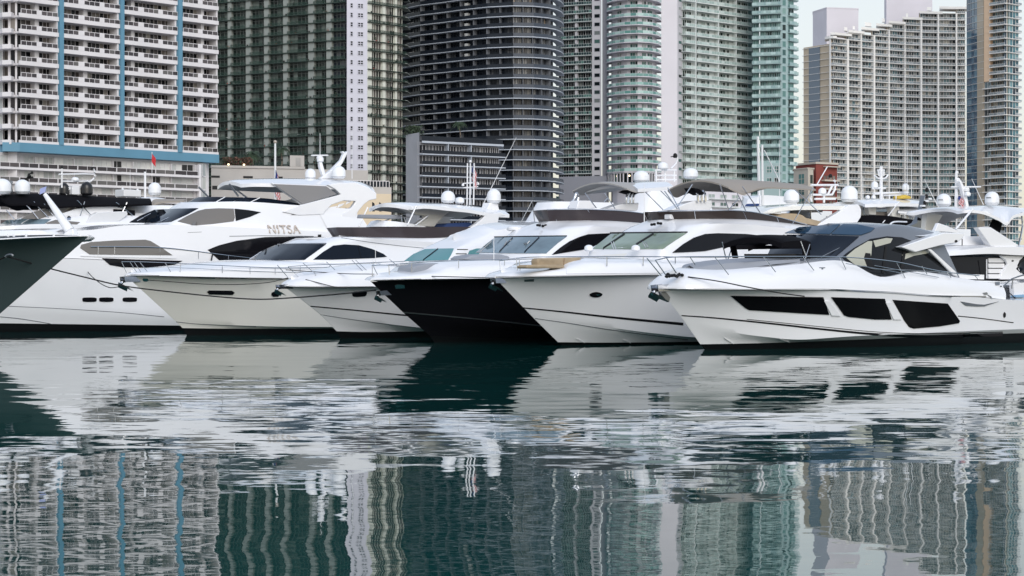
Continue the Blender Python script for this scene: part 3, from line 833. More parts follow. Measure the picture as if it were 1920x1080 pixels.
# ---- concave tower at right with the sloping roofline
def tower_seven():
    T = Tower('wave_tower', 'broad concave grey tower whose roof steps up to the right', 'tower', 985, 1680)
    ln = Line([(1503, 1000), (1506, 985), (1558, 968), (1562, 967), (1600, 975), (1640, 983), (1690, 991), (1740, 996), (1790, 998), (1813, 998)])
    fh = 2.96
    zs = 3.0
    prof = [(1506, 88), (1550, 79), (1560, 74), (1588, 66), (1612, 60), (1640, 50), (1664, 41), (1690, 36), (1722, 22), (1760, 11), (1812, 2), (1830, -6)]
    def topy(px):
        for (a, ya), (b, yb) in zip(prof, prof[1:]):
            if px <= b: return ya + (yb - ya)*(px - a)/(b - a)
        return prof[-1][1]
    def nfl(px): return int((zat(topy(px), 985) - zs)/fh)
    cols = [1558, 1588, 1613, 1637.5, 1665.5, 1695.5, 1726, 1758.5, 1793, 1811]
    wide = [0, 1, 0, 1, 0, 0, 1, 1, 1, 0]
    # brown glazed end
    ne = nfl(1530)
    T.one('end_wall', m_strip(ln.seg(1506, 1556.5), -12, -0.2, 2, zs + ne*fh + 0.6, 't7_brown'))
    T.stack('end_slab', m_strip(ln.seg(1505.5, 1557), -0.1, 0.25, -0.14, 0.0, 't7_frame'), zs, fh, ne + 1, 99)
    T.one('end_glass', m_strip(ln.seg(1517, 1537), -0.15, 0.12, 3, zs + ne*fh - 0.15, 't7_slate'))
    T.one('end_corner', m_strip(ln.seg(1556.6, 1559.5), -6, 0.5, 2, zs + nfl(1558)*fh, 't7_frame'))
    nmax = 0
    for i in range(len(cols) - 1):
        a, b = cols[i] + (1.4 if i else 2.0), cols[i+1] - 1.2
        n = nfl((a + b)/2)
        pts = ln.seg(a, b)
        nb = 6 if b - a > 25 else 4
        T.one('wall', m_strip(ln.seg(cols[i], cols[i+1]), -10, -1.4, 2, zs + n*fh, 't7_brown'))
        blue = i in (6, 7) 
        nbq = int(n*0.62) if blue else 0
        if blue:
            T.stack('blue_window', m_window(pts, 0.02, fh - 0.30, nb, 't7_paneblue', 't7_frame', -0.9, 0.12, None, 0.2), zs, fh, nbq, 99)
        T.stack('window', m_window(pts, 0.02, fh - 0.30, nb, 't7_pane', 't7_frame', -0.9, 0.12, None, 0.2), zs, fh, n, 99, skip=range(0, nbq))
        T.stack('floor_slab', m_strip(ln.seg(cols[i] + 0.1, cols[i+1] - 0.1), -1.3, 0.55, -0.28, 0.0, 't7_frame'), zs, fh, n + 1, 99)
        T.stack('railing', m_rail(pts, 0.0, 0.92, 't7_rail', 't7_frame', 0.52, 4, 0.08), zs, fh, n, 99)
        nc = max(n, nfl(cols[i+1] - 4))
        w = 1.5 if wide[i+1] else 0.8
        if i < len(cols) - 2:
            T.one('column', m_strip(ln.seg(cols[i+1] - w, cols[i+1] + w), -1.3, 0.75, 2, zs + n*fh - 0.02, 't7_frame'))
    # roof terrace edges that climb to the right
    for (a, ya), (b, yb) in zip(prof[1:-1], prof[2:]):
        z = zat((ya + yb)/2 + 1, 985)
        m = m_strip(ln.seg(a, min(b + 6, 1812)), -9, 1.0, z - 0.7, z + 0.35, 't7_frame')
        T.one('roof_edge', m)
    for i, (px, w) in enumerate(((1556, 5), (1592, 6), (1607, 4), (1634, 12), (1662, 5), (1705, 4), (1745, 8))):
        z = zat(topy(px), 990)
        m = m_strip(ln.seg(px - w/2, px + w/2), -6, -2, z, z + 1.6, 't7_frame'); T.one('roof_unit', m)
    T.done()
    for a, b, c, y0, y1, lab in ((1524, 1550, 1609.5, 26, 16, 'plain lavender rooftop block above the lower end of the concave tower'),
                                 (1658, 1662, 1748, 0, -22, 'plain lavender rooftop block cut by the picture top above the concave tower')):
        l2 = Line([(a, 1028), (b, 1012), (c, 1016)])
        B = Tower('rooftop_block', lab, 'rooftop block', 1015, b)
        zt = zat(y0 if y1 < 0 else 17, 1015)
        if y1 < 0: zt = zat(-20, 1015)
        B.one('wall', m_strip(l2.seg(a, c), -8, 0, zat(90, 1015) - 8, zt, 'lavender'))
        B.one('parapet', m_strip(l2.seg(a, c), -8.2, 0.15, zt, zt + 0.5, 'lavender'))
    # right-hand tower
    R = Tower('glass_tower', 'tall tower with a blue glass strip, panels painted as a warm reflection, and balconies at the right edge', 'glass tower', 920, 1860)
    lr = Line([(1809, 950), (1812, 946), (1844, 929), (1887, 918), (1914, 926), (1917, 932)])
    fr = 2.92
    z1 = zat(137, 920); zs = z1 - int((z1 - 3)/fr)*fr
    nv = int((zat(-10, 920) - zs)/fr) + 1; n = nv + 14
    zt = zs + n*fr
    R.one('core', m_strip(lr.seg(1812, 1886), -16, -1.4, 2, zt, 't7_brown'))
    R.one('side_core', m_strip(lr.seg(1887, 1912), -14, -1.0, 2, zt, 't7_slate'))
    R.stack('blue_glass', m_window(lr.seg(1812.5, 1826), 0.0, fr - 0.12, 3, 't7_glassblue', 't7_slate', 0.0, 0.08, None, 0.1), zs, fr, n, nv)
    R.stack('blue_glass_strip', m_window(lr.seg(1826.3, 1832), 0.0, fr - 0.12, 1, 't7_glassblue', 't7_slate', 0.0, 0.08, None, 0.1), zs, fr, n, nv)
    R.stack('thin_slab', m_strip(lr.seg(1812, 1845), -0.6, 0.2, -0.11, 0.0, 't7_frame'), zs, fr, n, nv)
    R.one('brown_panel', m_strip(lr.seg(1832.3, 1844.5), -1.3, 0.06, 2, zt, 't7_brown'))
    kt = round((zat(150, 920) - zs)/fr)
    R.stack('reflection_panel', m_strip(lr.seg(1846, 1857.5), -1.3, 0.3, 0.0, fr - 0.03, 't7_reflect'), zs, fr, n, nv, skip=range(0, kt))  # upper storeys carry a painted warm reflection
    R.stack('lower_strip_window', m_window(lr.seg(1846, 1857.5), 0.0, fr - 0.25, 2, 't7_pane', 't7_frame', -0.1, 0.1, None, 0.1), zs, fr, n, nv, skip=range(kt, n))
    R.stack('balcony_slab', m_strip(lr.seg(1844.8, 1887), -1.2, 1.1, -0.26, 0.0, 't7_frame'), zs, fr, n, nv, skip=range(kt, n))
    R.stack('balcony_slab', m_strip(lr.seg(1858, 1887), -1.2, 1.1, -0.26, 0.0, 't7_frame'), zs, fr, n, nv, skip=range(0, kt))
    R.stack('window', m_window(lr.seg(1859, 1885), 0.02, fr - 0.28, 6, 't7_pane', 't7_brown', -0.8, 0.12, None, 0.2), zs, fr, n, nv)
    R.stack('railing', m_rail(lr.seg(1858, 1887), 0.0, 0.95, 't7_rail', 't7_frame', 1.05, 4, 0.06), zs, fr, n, nv)
    R.stack('side_window', m_window(lr.seg(1889, 1911), 0.02, fr - 0.22, 4, 't7_paneblue', 't7_frame', -0.3, 0.14, None, 0.15), zs, fr, n, nv)
    R.stack('side_slab', m_strip(lr.seg(1888, 1914), -0.8, 0.5, -0.2, 0.0, 't7_frame'), zs, fr, n, nv)
    R.stack('side_railing', m_rail(lr.seg(1902, 1914), 0.0, 0.95, 't7_rail', 't7_frame', 0.48, 2, 0.06), zs, fr, n, nv)
    R.done()
tower_seven()

# ---- low buildings between the towers and the marina
def low_buildings():
    G = Tower('parking_garage', 'beige parking garage with a planted roof under the dark green tower', 'garage', 470, 560)
    ln = Line([(396, 470), (570, 476), (692, 482), (700, 490)])
    zt = zat(316, 474)
    G.one('wall', m_strip(ln.seg(396, 690), -30, 0, 1.9, zt, 'beige'))
    G.one('parapet', m_strip(ln.seg(396, 571), -1, 0.25, zt, zt + 0.5, 'beige'))
    G.one('roof_room', m_strip(ln.seg(543, 570), -7, 0.3, zt + 0.5, zt + 2.9, 'beige'))
    G.one('door', m_strip(ln.seg(554, 563), 0.25, 0.36, zt + 0.6, zt + 2.4, 'concrete'))
    for a, b in ((396, 412), (456, 474), (516, 530)):
        G.one('vent_opening', m_strip(ln.seg(a, b), -0.2, 0.06, zat(334, 472), zat(330, 472), 'dark_pane'))
    for a, b in ((398, 470), (472, 545)):
        G.one('parking_deck', m_strip(ln.seg(a, b), -0.2, 0.08, zat(356, 472), zat(349, 472), 'dark_pane'))
    for px in (429, 458):
        m = MB(); p = ln.xyat(px); m.box((p[0], p[1] - 0.5, zt + 0.7), 0.35, 0.3, 0.3, 'lamp_lit'); G.one('roof_lamp', m)
    H = MB()
    R = random.Random(3)
    for k in range(900):
        px = R.uniform(416, 472); z = zt + 0.4 + R.random()**1.3*1.9
        p = ln.xyat(px); d = R.uniform(-2.4, -0.4)
        s = R.uniform(0.12, 0.3); a = R.uniform(0, 6.28); t = R.uniform(-0.8, 0.8)
        c = Vector((p[0], p[1] - d, z)); u = Vector((math.cos(a), math.sin(a), t))*s; w = Vector((-math.sin(a)*0.4, math.cos(a)*0.4, 0.9))*s
        H.face([c-u, c+w, c+u, c-w], 'hedge_brown' if R.random() < 0.6 else 'hedge_leaf')
    tag(H.build('hedge'), 'clipped reddish hedge along the garage roof edge', 'hedge')
    # cream villa-like block with arched windows
    V = Tower('arcade_building', 'cream block with small arches and a railed roof behind the yacht hardtop', 'arcade building', 440, 690)
    ln = Line([(600, 440), (734, 446), (737, 452)])
    zt = zat(350, 443)
    V.one('wall', m_strip(ln.seg(640, 734), -12, 0, 1.9, zt, 'beige'))
    V.one('cream_front', m_strip(ln.seg(600, 731), -1, 0.7, 1.9, zat(363, 443), 'cream_wall'))
    V.one('roof_railing', m_rail(ln.seg(652, 730), zt, 1.3, 't3_rail', 't1_white', 0.0, 13, 0.12))
    for px in (698, 711):
        m = MB()
        p = ln.xyat(px); r = 0.55
        arc = [(p[0] + r*math.cos(t), p[1] - 0.76, zat(384, 443) + r*math.sin(t)) for t in [math.pi*k/10 for k in range(11)]]
        arc = [(p[0] - r, p[1] - 0.76, 6)] [:0] + arc + [(p[0] - r, p[1] - 0.76, zat(396, 443)), (p[0] + r, p[1] - 0.76, zat(396, 443))]
        m.face(arc, 'dark_pane'); V.one('arched_window', m)
    for a in range(612, 668, 16):
        V.one('window', m_window(ln.seg(a, a + 10), zat(395, 443), zat(389, 443), 2, 'dark_pane', 'cream_wall', 0.80, 0.15, None, 0.06))
    # red brick house with the tan annex
    B = Tower('brick_building', 'red brick house with a tan annex below the concave tower', 'brick building', 560, 1530)
    ln = Line([(1488, 568), (1530, 558), (1570, 563), (1573, 570)])
    zt = zat(308, 560)
    B.one('wall', m_strip(ln.seg(1492, 1569.5), -12, 0, 1.9, zt, 'brick_red'))
    B.one('cornice', m_strip(ln.seg(1498, 1570), -12.3, 0.4, zt, zt + 0.5, 'tan_wall'))
    la = Line([(1486, 556), (1515, 549), (1526, 551)])
    B.one('annex', m_strip(la.seg(1488, 1525), -6, 0, 1.9, zat(317, 551), 'tan_wall'))
    B.one('annex_parapet', m_strip(la.seg(1487.5, 1525.5), -6.2, 0.25, zat(317, 551), zat(315, 551), 'tan_wall'))
    for y0, y1 in ((325, 345), (352, 366), (371, 386)):
        B.one('window', m_window(la.seg(1497.5, 1508.5), zat(y1, 550), zat(y0, 550), 2, 't6_pane', 'tan_wall', 0.06, 0.12, (zat(y0, 550)+zat(y1, 550))/2, 0.05))
        B.one('small_window', m_window(la.seg(1518.5, 1524), zat(y1, 550), zat(y0 + 2, 550), 1, 't6_pane', 'tan_wall', 0.06, 0.12, None, 0.05))
    B.one('awning_bar', m_strip(ln.seg(1543, 1570), 0.1, 1.2, zat(313.5, 560), zat(311.5, 560), 'tan_wall'))
    for y in (337, 353, 369, 385):
        B.one('balcony', m_strip(ln.seg(1540, 1569), 0.05, 1.2, zat(y + 3, 560), zat(y, 560), 'tan_wall'))
        B.one('window', m_window(ln.seg(1543, 1566), zat(y, 560), zat(y - 9, 560), 4, 't2_wingpane', 'brick_red', 0.14, 0.15, None, 0.1))
    # white podium block seen between the canopies
    W = Tower('white_block', 'white mid-rise block with green balconies below the bowed tower', 'mid-rise block', 520, 1250)
    ln = Line([(1140, 520), (1300, 520), (1420, 535)])
    zt = zat(352, 520)
    W.one('wall', m_strip(ln.seg(1232, 1408), -10, 0, 1.9, zt, 't4_white'))
    for k, y in enumerate((362, 377, 392, 407)):
        for a in range(1240, 1400, 22):
            W.one('window', m_window(ln.seg(a, a + 12), zat(y + 8, 520), zat(y, 520), 2, 't5_pane', 't4_white', 0.10, 0.12, None, 0.05))
        W.one('balcony', m_strip(ln.seg(1234, 1406), 0.01, 0.9, zat(y + 10.5, 520), zat(y + 9.2, 520), 't5_wall'))
low_buildings()

# ------------------------------------------------------------------ palms
def palm(px, py_base, py_top, D, lab, R, crown_r=2.3, n=26):
    b = at(px, py_base, D); t = at(px + R.uniform(-2, 2), py_top, D)
    root = thing('palm_tree', lab, 'palm tree', b)
    m = MB()
    pts = [b + (t-b)*k/8 + Vector((0.12*math.sin(k*0.7), 0, 0)) for k in range(9)]
    m.tube(pts, 0.16, 'trunk', 7, 0.10); m.build('trunk', root, smooth=True)
    c = MB(); t = pts[-1]
    for k in range(n):
        a = 2*math.pi*k/n + R.uniform(-.2, .2); up = R.uniform(-0.3, 1.1); L = crown_r*R.uniform(0.75, 1.1)
        d = Vector((math.cos(a), math.sin(a), 0)); sd = Vector((-d.y, d.x, 0))
        prev = None
        for i in range(11):
            s = i/10
            p = t + d*L*s*math.cos(up*0.5) + Vector((0, 0, L*(up*s - (0.75 + 0.5*max(up, 0))*s*s)))
            if prev is not None:
                for sg in (-1, 1):
                    w = (0.55*math.sin(math.pi*min(0.97, s*0.9 + 0.1)) + 0.08)*crown_r/2.3
                    tip = p + sd*sg*w + d*0.22 + Vector((0, 0, -w*0.55 + R.uniform(-.08, .08)))
                    c.face([prev, p, tip], 'palm_leaf')
            prev = p
    c.build('crown', root)
R = random.Random(11)
palm(474, 309, 288, 490, 'short bushy palm beside the reddish roof hedge', R, 2.6, 30)
palm(528, 311, 278, 490, 'tall slender palm on the garage roof behind the flagpole', R, 2.2, 26)
palm(431, 309, 296, 492, 'small low palm half sunk behind the reddish roof hedge', R, 2.0, 24)
palm(863, 262, 231, 606, 'single palm on the roof of the grey low block', R, 2.4, 26)
H = MB(); R = random.Random(5)
for k in range(700):
    px = R.gauss(776, 7); y = R.uniform(236, 254); c = at(px, y, 604 + R.uniform(-2, 2))
    s = R.uniform(0.12, 0.35); a = R.uniform(0, 6.28)
    u = Vector((math.cos(a), math.sin(a), R.uniform(-.6, .6)))*s; w = Vector((-math.sin(a)*.4, math.cos(a)*.4, .9))*s
    H.face([c-u, c+w, c+u, c-w], 'hedge_leaf')
tag(H.build('shrub'), 'dark green shrub spilling over the blank side wall of the low block', 'shrub')
# ------------------------------------------------------------------ boat toolkit
class Boat:
    """A yacht with its own axes: s runs from the stem aft, n runs out to the side facing the camera, z up."""
    def __init__(self, name, label, px, py, D, theta, sgn=1, cat='yacht', group=None):
        o = at(px, py, D)
        self.o = Vector((o.x, o.y, 0))
        t = math.radians(theta)
        self.s = Vector((math.cos(t), math.sin(t), 0))
        self.n = Vector((math.sin(t), -math.cos(t), 0))*sgn
        self.root = thing(name, label, cat, self.o, group)
        self.surf = []; self.shells = {}
    def w(self, s, n, z): return self.o + self.s*s + self.n*n + Vector((0, 0, z))
    def P(self, px, py, n):
        d = ray(px, py)
        t = ((self.o + self.n*n) - CAM).dot(self.n) / d.dot(self.n)
        return CAM + d*t
    def loc(self, p):
        q = p - self.o
        return q.dot(self.s), q.dot(self.n), p.z
    def side(self, px, py, s0, B, Lf, p):      # where the sight line meets the hull side n = b(s)
        lo, hi = -1.0, B + 0.5
        f = lambda n: n - bfun(self.loc(self.P(px, py, n))[0] - s0, B, Lf, p)
        a, b = 0.0, B
        fa = f(a)
        for _ in range(40):
            m = (a + b)/2
            if f(m) > 0: b = m
            else: a = m
        s, n, z = self.loc(self.P(px, py, (a+b)/2))
        return s, z
    # ---- hull from traced lines
    def hull(self, rows, L, mats, deck='gelcoat', flare=1.5, nt=80, name='hull', nsub=9, under=True, deckz=0.05, stern_taper=0.06):
        data = []
        for r in rows:
            s0 = self.loc(self.P(*r['px'][0], 0))[0]
            pts = []
            for q in r['px']:
                pts.append(self.side(q[0], q[1], s0, r['B'], r['Lf'], r['p']))
            s0 = pts[0][0]
            pts.sort()
            data.append((s0, pts, r))
        def zf(pts, s):
            if s <= pts[0][0]: return pts[0][1]
            for (a, za), (b, zb) in zip(pts, pts[1:]):
                if s <= b: 
                    t = (s-a)/max(1e-6, b-a)
                    return za + (zb-za)*t
            return pts[-1][1]
        def smooth_row(d):
            s0, pts, r = d
            z = [];ss = []
            for k in range(nt + 1):
                t = (k/nt)**1.35
                s = s0 + (L - s0)*t
                ss.append(s)
                w = 0.35 + 0.04*max(0, s - s0)
                z.append(sum(zf(pts, max(s0, s + e*w)) for e in (-1, -.5, 0, .5, 1))/5 if k else pts[0][1])
            n = [bfun(s - s0, r['B'], r['Lf'], r['p'])*(1 - stern_taper*max(0, (s - L*0.6)/(L*0.4))**2) for s in ss]
            return [(a, b, c) for a, b, c in zip(ss, n, z)]
        base = [smooth_row(d) for d in data]
        if under:
            lst = base[-1]
            base.append([(s + 0.25*(1 - k/nt), n*0.96, -0.02) for k, (s, n, z) in enumerate(lst)])
            base.append([(s + 0.6*(1 - k/nt), n*0.8, -0.7) for k, (s, n, z) in enumerate(lst)])
            mats = list(mats) + [mats[-1], 'boot_black']
            mats = mats[:len(base)-1]
        full = []; ml = []
        for i in range(len(base) - 1):
            ns = nsub if i == 0 else 2
            for j in range(ns):
                w = j/ns
                row = []
                for (s0, n0, z0), (s1, n1, z1) in zip(base[i], base[i+1]):
                    wn = 1 - (1 - w)**flare if i == 0 else w
                    row.append((s0 + (s1-s0)*w, n0 + (n1-n0)*wn, z0 + (z1-z0)*w))
                full.append(row); ml.append(mats[i])
        full.append(base[-1])
        m = MB()
        near = [[self.w(*q) for q in r] for r in full]
        far = [[self.w(s, -n, z) for s, n, z in r] for r in full]
        m.grid(near, ml)
        m.grid([list(reversed(r)) for r in far], ml)
        m.grid([near[0], [self.w(s, 0, z + deckz) for s, n, z in full[0]], far[0]], deck)     # deck
        st = [r[-1] for r in near] + [r[-1] for r in reversed(far)]
        m.face(st, mats[0])
        self.sheer = full[0]
        self.surf.append(m)
        self.hullobj = m.build(name, self.root, smooth=True, weld=True, ang=28)
        return m
    # ---- lofted shell traced from (px, py, n) control rows, mirrored to the far side
    def net(self, name, rows, mt, sub=6, vsub=1, smooth_v=False, cap=True, camber=0.0, ang=32, ends=True, parent=None, surf=True, mirror=True):
        R = [catmull([self.P(*q) for q in r], sub) for r in rows]
        if vsub > 1:
            cols = [[R[i][j] for i in range(len(R))] for j in range(len(R[0]))]
            if smooth_v: cols = [catmull(c, vsub) for c in cols]
            else: cols = [[c[i].lerp(c[i+1], k/vsub) for i in range(len(c)-1) for k in range(vsub)] + [c[-1]] for c in cols]
            R = [[cols[j][i] for j in range(len(cols))] for i in range(len(cols[0]))]
        m = MB()
        def mir(p):
            s, n, z = self.loc(p); return self.w(s, -n, z)
        ml = mt if isinstance(mt, str) else [x for x in mt for _ in range(vsub)]
        top = mt if isinstance(mt, str) else mt[-1]
        m.grid(R, ml)
        if mirror:
            M = [[mir(p) for p in reversed(r)] for r in R]
            m.grid(M, ml)
            Mf = [list(reversed(r)) for r in M]
            if cap:
                mid = [(a + b)/2 + Vector((0, 0, camber)) for a, b in zip(R[-1], Mf[-1])]
                m.grid([R[-1], mid, Mf[-1]], top)
            if ends:
                m.face([r[-1] for r in R] + [r[-1] for r in reversed(Mf)], top)
        if surf: self.surf.append(m)
        self.shells[name] = m
        return m.build(name, parent or self.root, smooth=True, weld=True, ang=ang)
    def on(self, *names): return self.bvh([self.shells[n] for n in names])
    def bvh(self, ms=None):
        v, f = [], []
        for m in (ms or self.surf):
            b = len(v); v += [Vector(p) for p in m.v]; f += [tuple(i + b for i in q) for q in m.f]
        return BVHTree.FromPolygons(v, f)
    # ---- a sheet that lies on the boat's surface inside a traced outline
    def decal(self, name, poly, mt, off=0.03, tree=None, parent=None, step=5.5, round_=False, depth=0.03, label=None):
        tree = tree or self.bvh()
        if round_:
            poly = [tuple(p)[:2] for p in catmull([(*q, 0) for q in poly] + [(*poly[0], 0)], 5)[:-1]]
        edge = []
        for i, a in enumerate(poly):
            b = poly[(i+1) % len(poly)]
            k = max(1, int(math.dist(a, b)/step))
            edge += [(a[0] + (b[0]-a[0])*j/k, a[1] + (b[1]-a[1])*j/k) for j in range(k)]
        n = len(edge)
        xs = [p[0] for p in edge]; ys = [p[1] for p in edge]
        pts = [Vector(p) for p in edge]
        def inside(x, y):
            c = False; j = n - 1
            for i in range(n):
                if (ys[i] > y) != (ys[j] > y) and x < (xs[j]-xs[i])*(y-ys[i])/(ys[j]-ys[i]) + xs[i]: c = not c
                j = i
            return c
        gy = min(ys) + step*0.5
        while gy < max(ys):
            gx = min(xs) + step*0.5
            while gx < max(xs):
                if inside(gx, gy) and min((gx-x)**2 + (gy-y)**2 for x, y in edge) > (step*0.4)**2: pts.append(Vector((gx, gy)))
                gx += step
            gy += step
        r = delaunay_2d_cdt(pts, [], [list(range(n))], 1, 1e-4)
        P2, faces = r[0], r[2]
        hits = []
        for q in P2:
            d = ray(q.x, q.y).normalized()
            h = tree.ray_cast(CAM, d)
            hits.append((h[0], h[1], h[3], d) if h[0] is not None else None)
        good = [h for h in hits if h]
        if not good: print('DECAL MISS', name, poly[:2]); return None
        med = sorted(h[2] for h in good)[len(good)//2]
        out, nor = [], []
        for q, h in zip(P2, hits):
            if h is None or abs(h[2] - med) > 4.0:
                d = ray(q.x, q.y).normalized()
                near = min((g for g in good if abs(g[2]-med) <= 4.0), key=lambda g: (g[3]-d).length_squared)
                # carry on in the plane of the nearest hit
                nn = near[1]; den = d.dot(nn)
                t = (near[0]-CAM).dot(nn)/den if abs(den) > 0.15 else near[2]
                if abs(t - near[2]) > 2: t = near[2]
                p, no = CAM + d*t, nn
            else: p, no = h[0], h[1]
            if no.dot(ray(q.x, q.y)) > 0: no = -no
            out.append(p + no*off); nor.append(no)
        m = MB(); m.v = [tuple(p) for p in out]; k = m.mi(mt)
        for f in faces: m.f.append(tuple(f)); m.m.append(k)
        cnt = {}
        for f in faces:
            for i in range(len(f)):
                e = (f[i], f[(i+1) % len(f)]); cnt[e] = 1
        for (a, b) in list(cnt):
            if (b, a) not in cnt:
                i = len(m.v)
                m.v += [tuple(out[a] - nor[a]*depth), tuple(out[b] - nor[b]*depth)]
                m.f.append((b, a, i, i + 1)); m.m.append(k)
        return m.build(name, parent or self.root, smooth=True, ang=40, label=label)
    def line(self, name, pts, w, mt, sub=6, off=0.012, tree=None, parent=None):   # painted or moulded stripe, w in pixels
        c = catmull([(p[0], p[1], 0) for p in pts], sub)
        ww = [w]*len(c) if not isinstance(w, (list, tuple)) else [w[0] + (w[1]-w[0])*i/(len(c)-1) for i in range(len(c))]
        up = [(p.x, p.y - q/2) for p, q in zip(c, ww)]; dn = [(p.x, p.y + q/2) for p, q in zip(c, ww)]
        return self.decal(name, up + dn[::-1], mt, off=off, tree=tree, step=12, parent=parent, depth=0.02)
    # ---- flat moulding with real thickness, outline traced on the plane at distance n
    def plate(self, name, poly, n, thick, mt, parent=None, mirror=False, bev=0.03):
        m = MB()
        P3 = [self.P(x, y, n) for x, y in poly]
        q = [Vector((self.loc(p)[0], p.z)) for p in P3]
        r = delaunay_2d_cdt(q, [], [list(range(len(q)))], 1, 1e-5)
        V, E = r[0], r[2]
        for sg in ((1, -1) if mirror else (1,)):
            b = len(m.v); k = m.mi(mt); N = len(V)
            for lay in (0, 1):
                for v in V: m.v.append(tuple(self.w(v.x, sg*(n - thick*lay), v.y)))
            cnt = set()
            for f in E:
                m.f.append(tuple(b + i for i in f)); m.m.append(k)
                m.f.append(tuple(b + N + i for i in reversed(f))); m.m.append(k)
                for i in range(len(f)): cnt.add((f[i], f[(i+1) % len(f)]))
            for a, c in cnt:
                if (c, a) not in cnt:
                    m.f.append((b + c, b + a, b + N + a, b + N + c)); m.m.append(k)
        o = m.build(name, parent or self.root, smooth=True, weld=True, ang=35)
        if bev:
            md = o.modifiers.new('bevel', 'BEVEL'); md.width = bev; md.segments = 2; md.limit_method = 'ANGLE'
        self.surf.append(m)
        return o
    def tube(self, name, pts, r, mt, sub=1, parent=None, r2=None, seg=6):
        p = [self.P(*q) for q in pts]
        if sub > 1: p = catmull(p, sub)
        m = MB(); m.tube(p, r, mt, seg, r2)
        return m.build(name, parent or self.root, smooth=True)
    def rail(self, tops, feet, r=0.018, sub=4, mid=None, mt='steel'):
        self.tube('handrail', tops, r, mt, sub)
        if mid: self.tube('rail_wire', mid, r*0.6, mt, sub)
        for a, b in feet: self.tube('stanchion', [a, b], r*0.85, mt)
    def mtube(self, name, pts, r, mt, sub=1, r2=None):      # the same bar on both sides
        for sg in (1, -1):
            p = [self.P(*q) for q in pts]
            if sg < 0: p = [self.w(*(lambda l: (l[0], -l[1], l[2]))(self.loc(x))) for x in p]
            if sub > 1: p = catmull(p, sub)
            m = MB(); m.tube(p, r, mt, 6, r2); m.build(name, self.root, smooth=True)
    def dome(self, px, py, n, wpx, hpx, mt='dome_white', name='satellite_dome'):
        c = self.P(px, py, n); k = c.y/F
        r = wpx*k/2; h = hpx*k
        prof = [(0.0, 0), (r*0.72, 0), (r*0.80, h*0.07), (r*0.95, h*0.10), (r, h*0.18), (r, h*0.18 + 0.01), (r*0.995, h*0.5)]
        for i in range(1, 9):
            a = math.pi/2*i/8
            prof.append((max(0.0, r*0.995*math.cos(a)), h*0.5 + h*0.5*math.sin(a)))
        m = MB(); m.lathe(c, prof, mt, 28); self.surf.append(m)
        o = m.build(name, self.root, smooth=True, ang=50)
        m = MB(); m.lathe((c.x, c.y, c.z + h*0.145), [(r*1.004, 0), (r*1.012, h*0.01), (r*1.004, h*0.02)], 'steel_dark' if mt == 'dome_white' else mt, 28)
        m.build('dome_seam', o)
        return o
    def box(self, name, px, py, n, ls, ln, lz, mt, parent=None, bev=0.03):    # rounded box, base centre at the point
        c = self.P(px, py, n); m = MB()
        pts = []
        for z in (0, lz):
            for a, b in ((-1, -1), (1, -1), (1, 1), (-1, 1)):
                pts.append(c + self.s*ls/2*a + self.n*ln/2*b + Vector((0, 0, z)))
        m.hexa(pts, mt)
        o = m.build(name, parent or self.root)
        if bev:
            md = o.modifiers.new('bevel', 'BEVEL'); md.width = min(bev, lz*0.3); md.segments = 2
        self.surf.append(m)
        return o
    def shell(self, name, outline, mt, n=14, thick=0.06, under=None, parent=None, cam_=0.0):
        """Canvas or hardtop sheet: rows of (px,py,n) across, thickened downward."""
        R = [catmull([self.P(*q) for q in r], 6) for r in outline]
        cols = [catmull([R[i][j] for i in range(len(R))], 3) if len(R) > 2 else [R[0][j], R[1][j]] for j in range(len(R[0]))]
        R = [[cols[j][i] for j in range(len(cols))] for i in range(len(cols[0]))]
        m = MB()
        D = [[p - Vector((0, 0, thick)) for p in r] for r in R]
        m.grid(R, mt); m.grid([list(reversed(r)) for r in D], under or mt)
        for a, b in ((R[0], D[0]), (D[-1], R[-1])): m.grid([a, b], mt)
        for j in (0, -1): m.grid([[r[j] for r in R], [r[j] for r in D]], mt)
        self.surf.append(m)
        return m.build(name, parent or self.root, smooth=True, weld=True, ang=45)
    def mirror_row(self, row):
        out = []
        for q in row:
            s, n, z = self.loc(self.P(*q)); out.append((s, -n, z))
        return out
def bfun(x, B, Lf, p):
    if x <= 0: return 0.0
    if x >= Lf: return B
    return B*(1 - (1 - x/Lf)**p)
def top_shell(b, name, near, centre, mt, thick=0.07, under=None, camber=0.0, edge=None):
    """Roof sheet symmetric about the boat's centre line: near edge traced, centre line traced; far edge mirrored."""
    A = catmull([b.P(*q) for q in near], 6); C = catmull([b.P(*q) for q in centre], 6)
    M = [b.w(*(lambda l: (l[0], -l[1], l[2]))(b.loc(p))) for p in A]
    rows = []
    for t in (0, .25, .5, .75, 1):
        rows.append([a.lerp(c, t) + Vector((0, 0, camber*math.sin(math.pi*t*0.5)*0.0)) for a, c in zip(A, C)])
    # arch between edge and centre
    for i, t in enumerate((0, .25, .5, .75, 1)):
        e = 1 - (1 - t)**2
        rows[i] = [Vector((a.x + (c.x-a.x)*t, a.y + (c.y-a.y)*t, a.z + (c.z-a.z)*e)) for a, c in zip(A, C)]
    for t in (.75, .5, .25, 0):
        e = 1 - (1 - t)**2
        rows.append([Vector((a.x + (c.x-a.x)*t, a.y + (c.y-a.y)*t, a.z + (c.z-a.z)*e)) for a, c in zip(M, C)])
    m = MB()
    D = [[p - Vector((0, 0, thick)) for p in r] for r in rows]
    m.grid(rows, mt); m.grid([list(reversed(r)) for r in D], under or mt)
    m.grid([rows[0], D[0]], mt); m.grid([D[-1], rows[-1]], mt)
    for j in (0, -1): m.grid([[r[j] for r in rows], [r[j] for r in D]], mt)
    b.surf.append(m)
    return m.build(name, b.root, smooth=True, weld=True, ang=45)
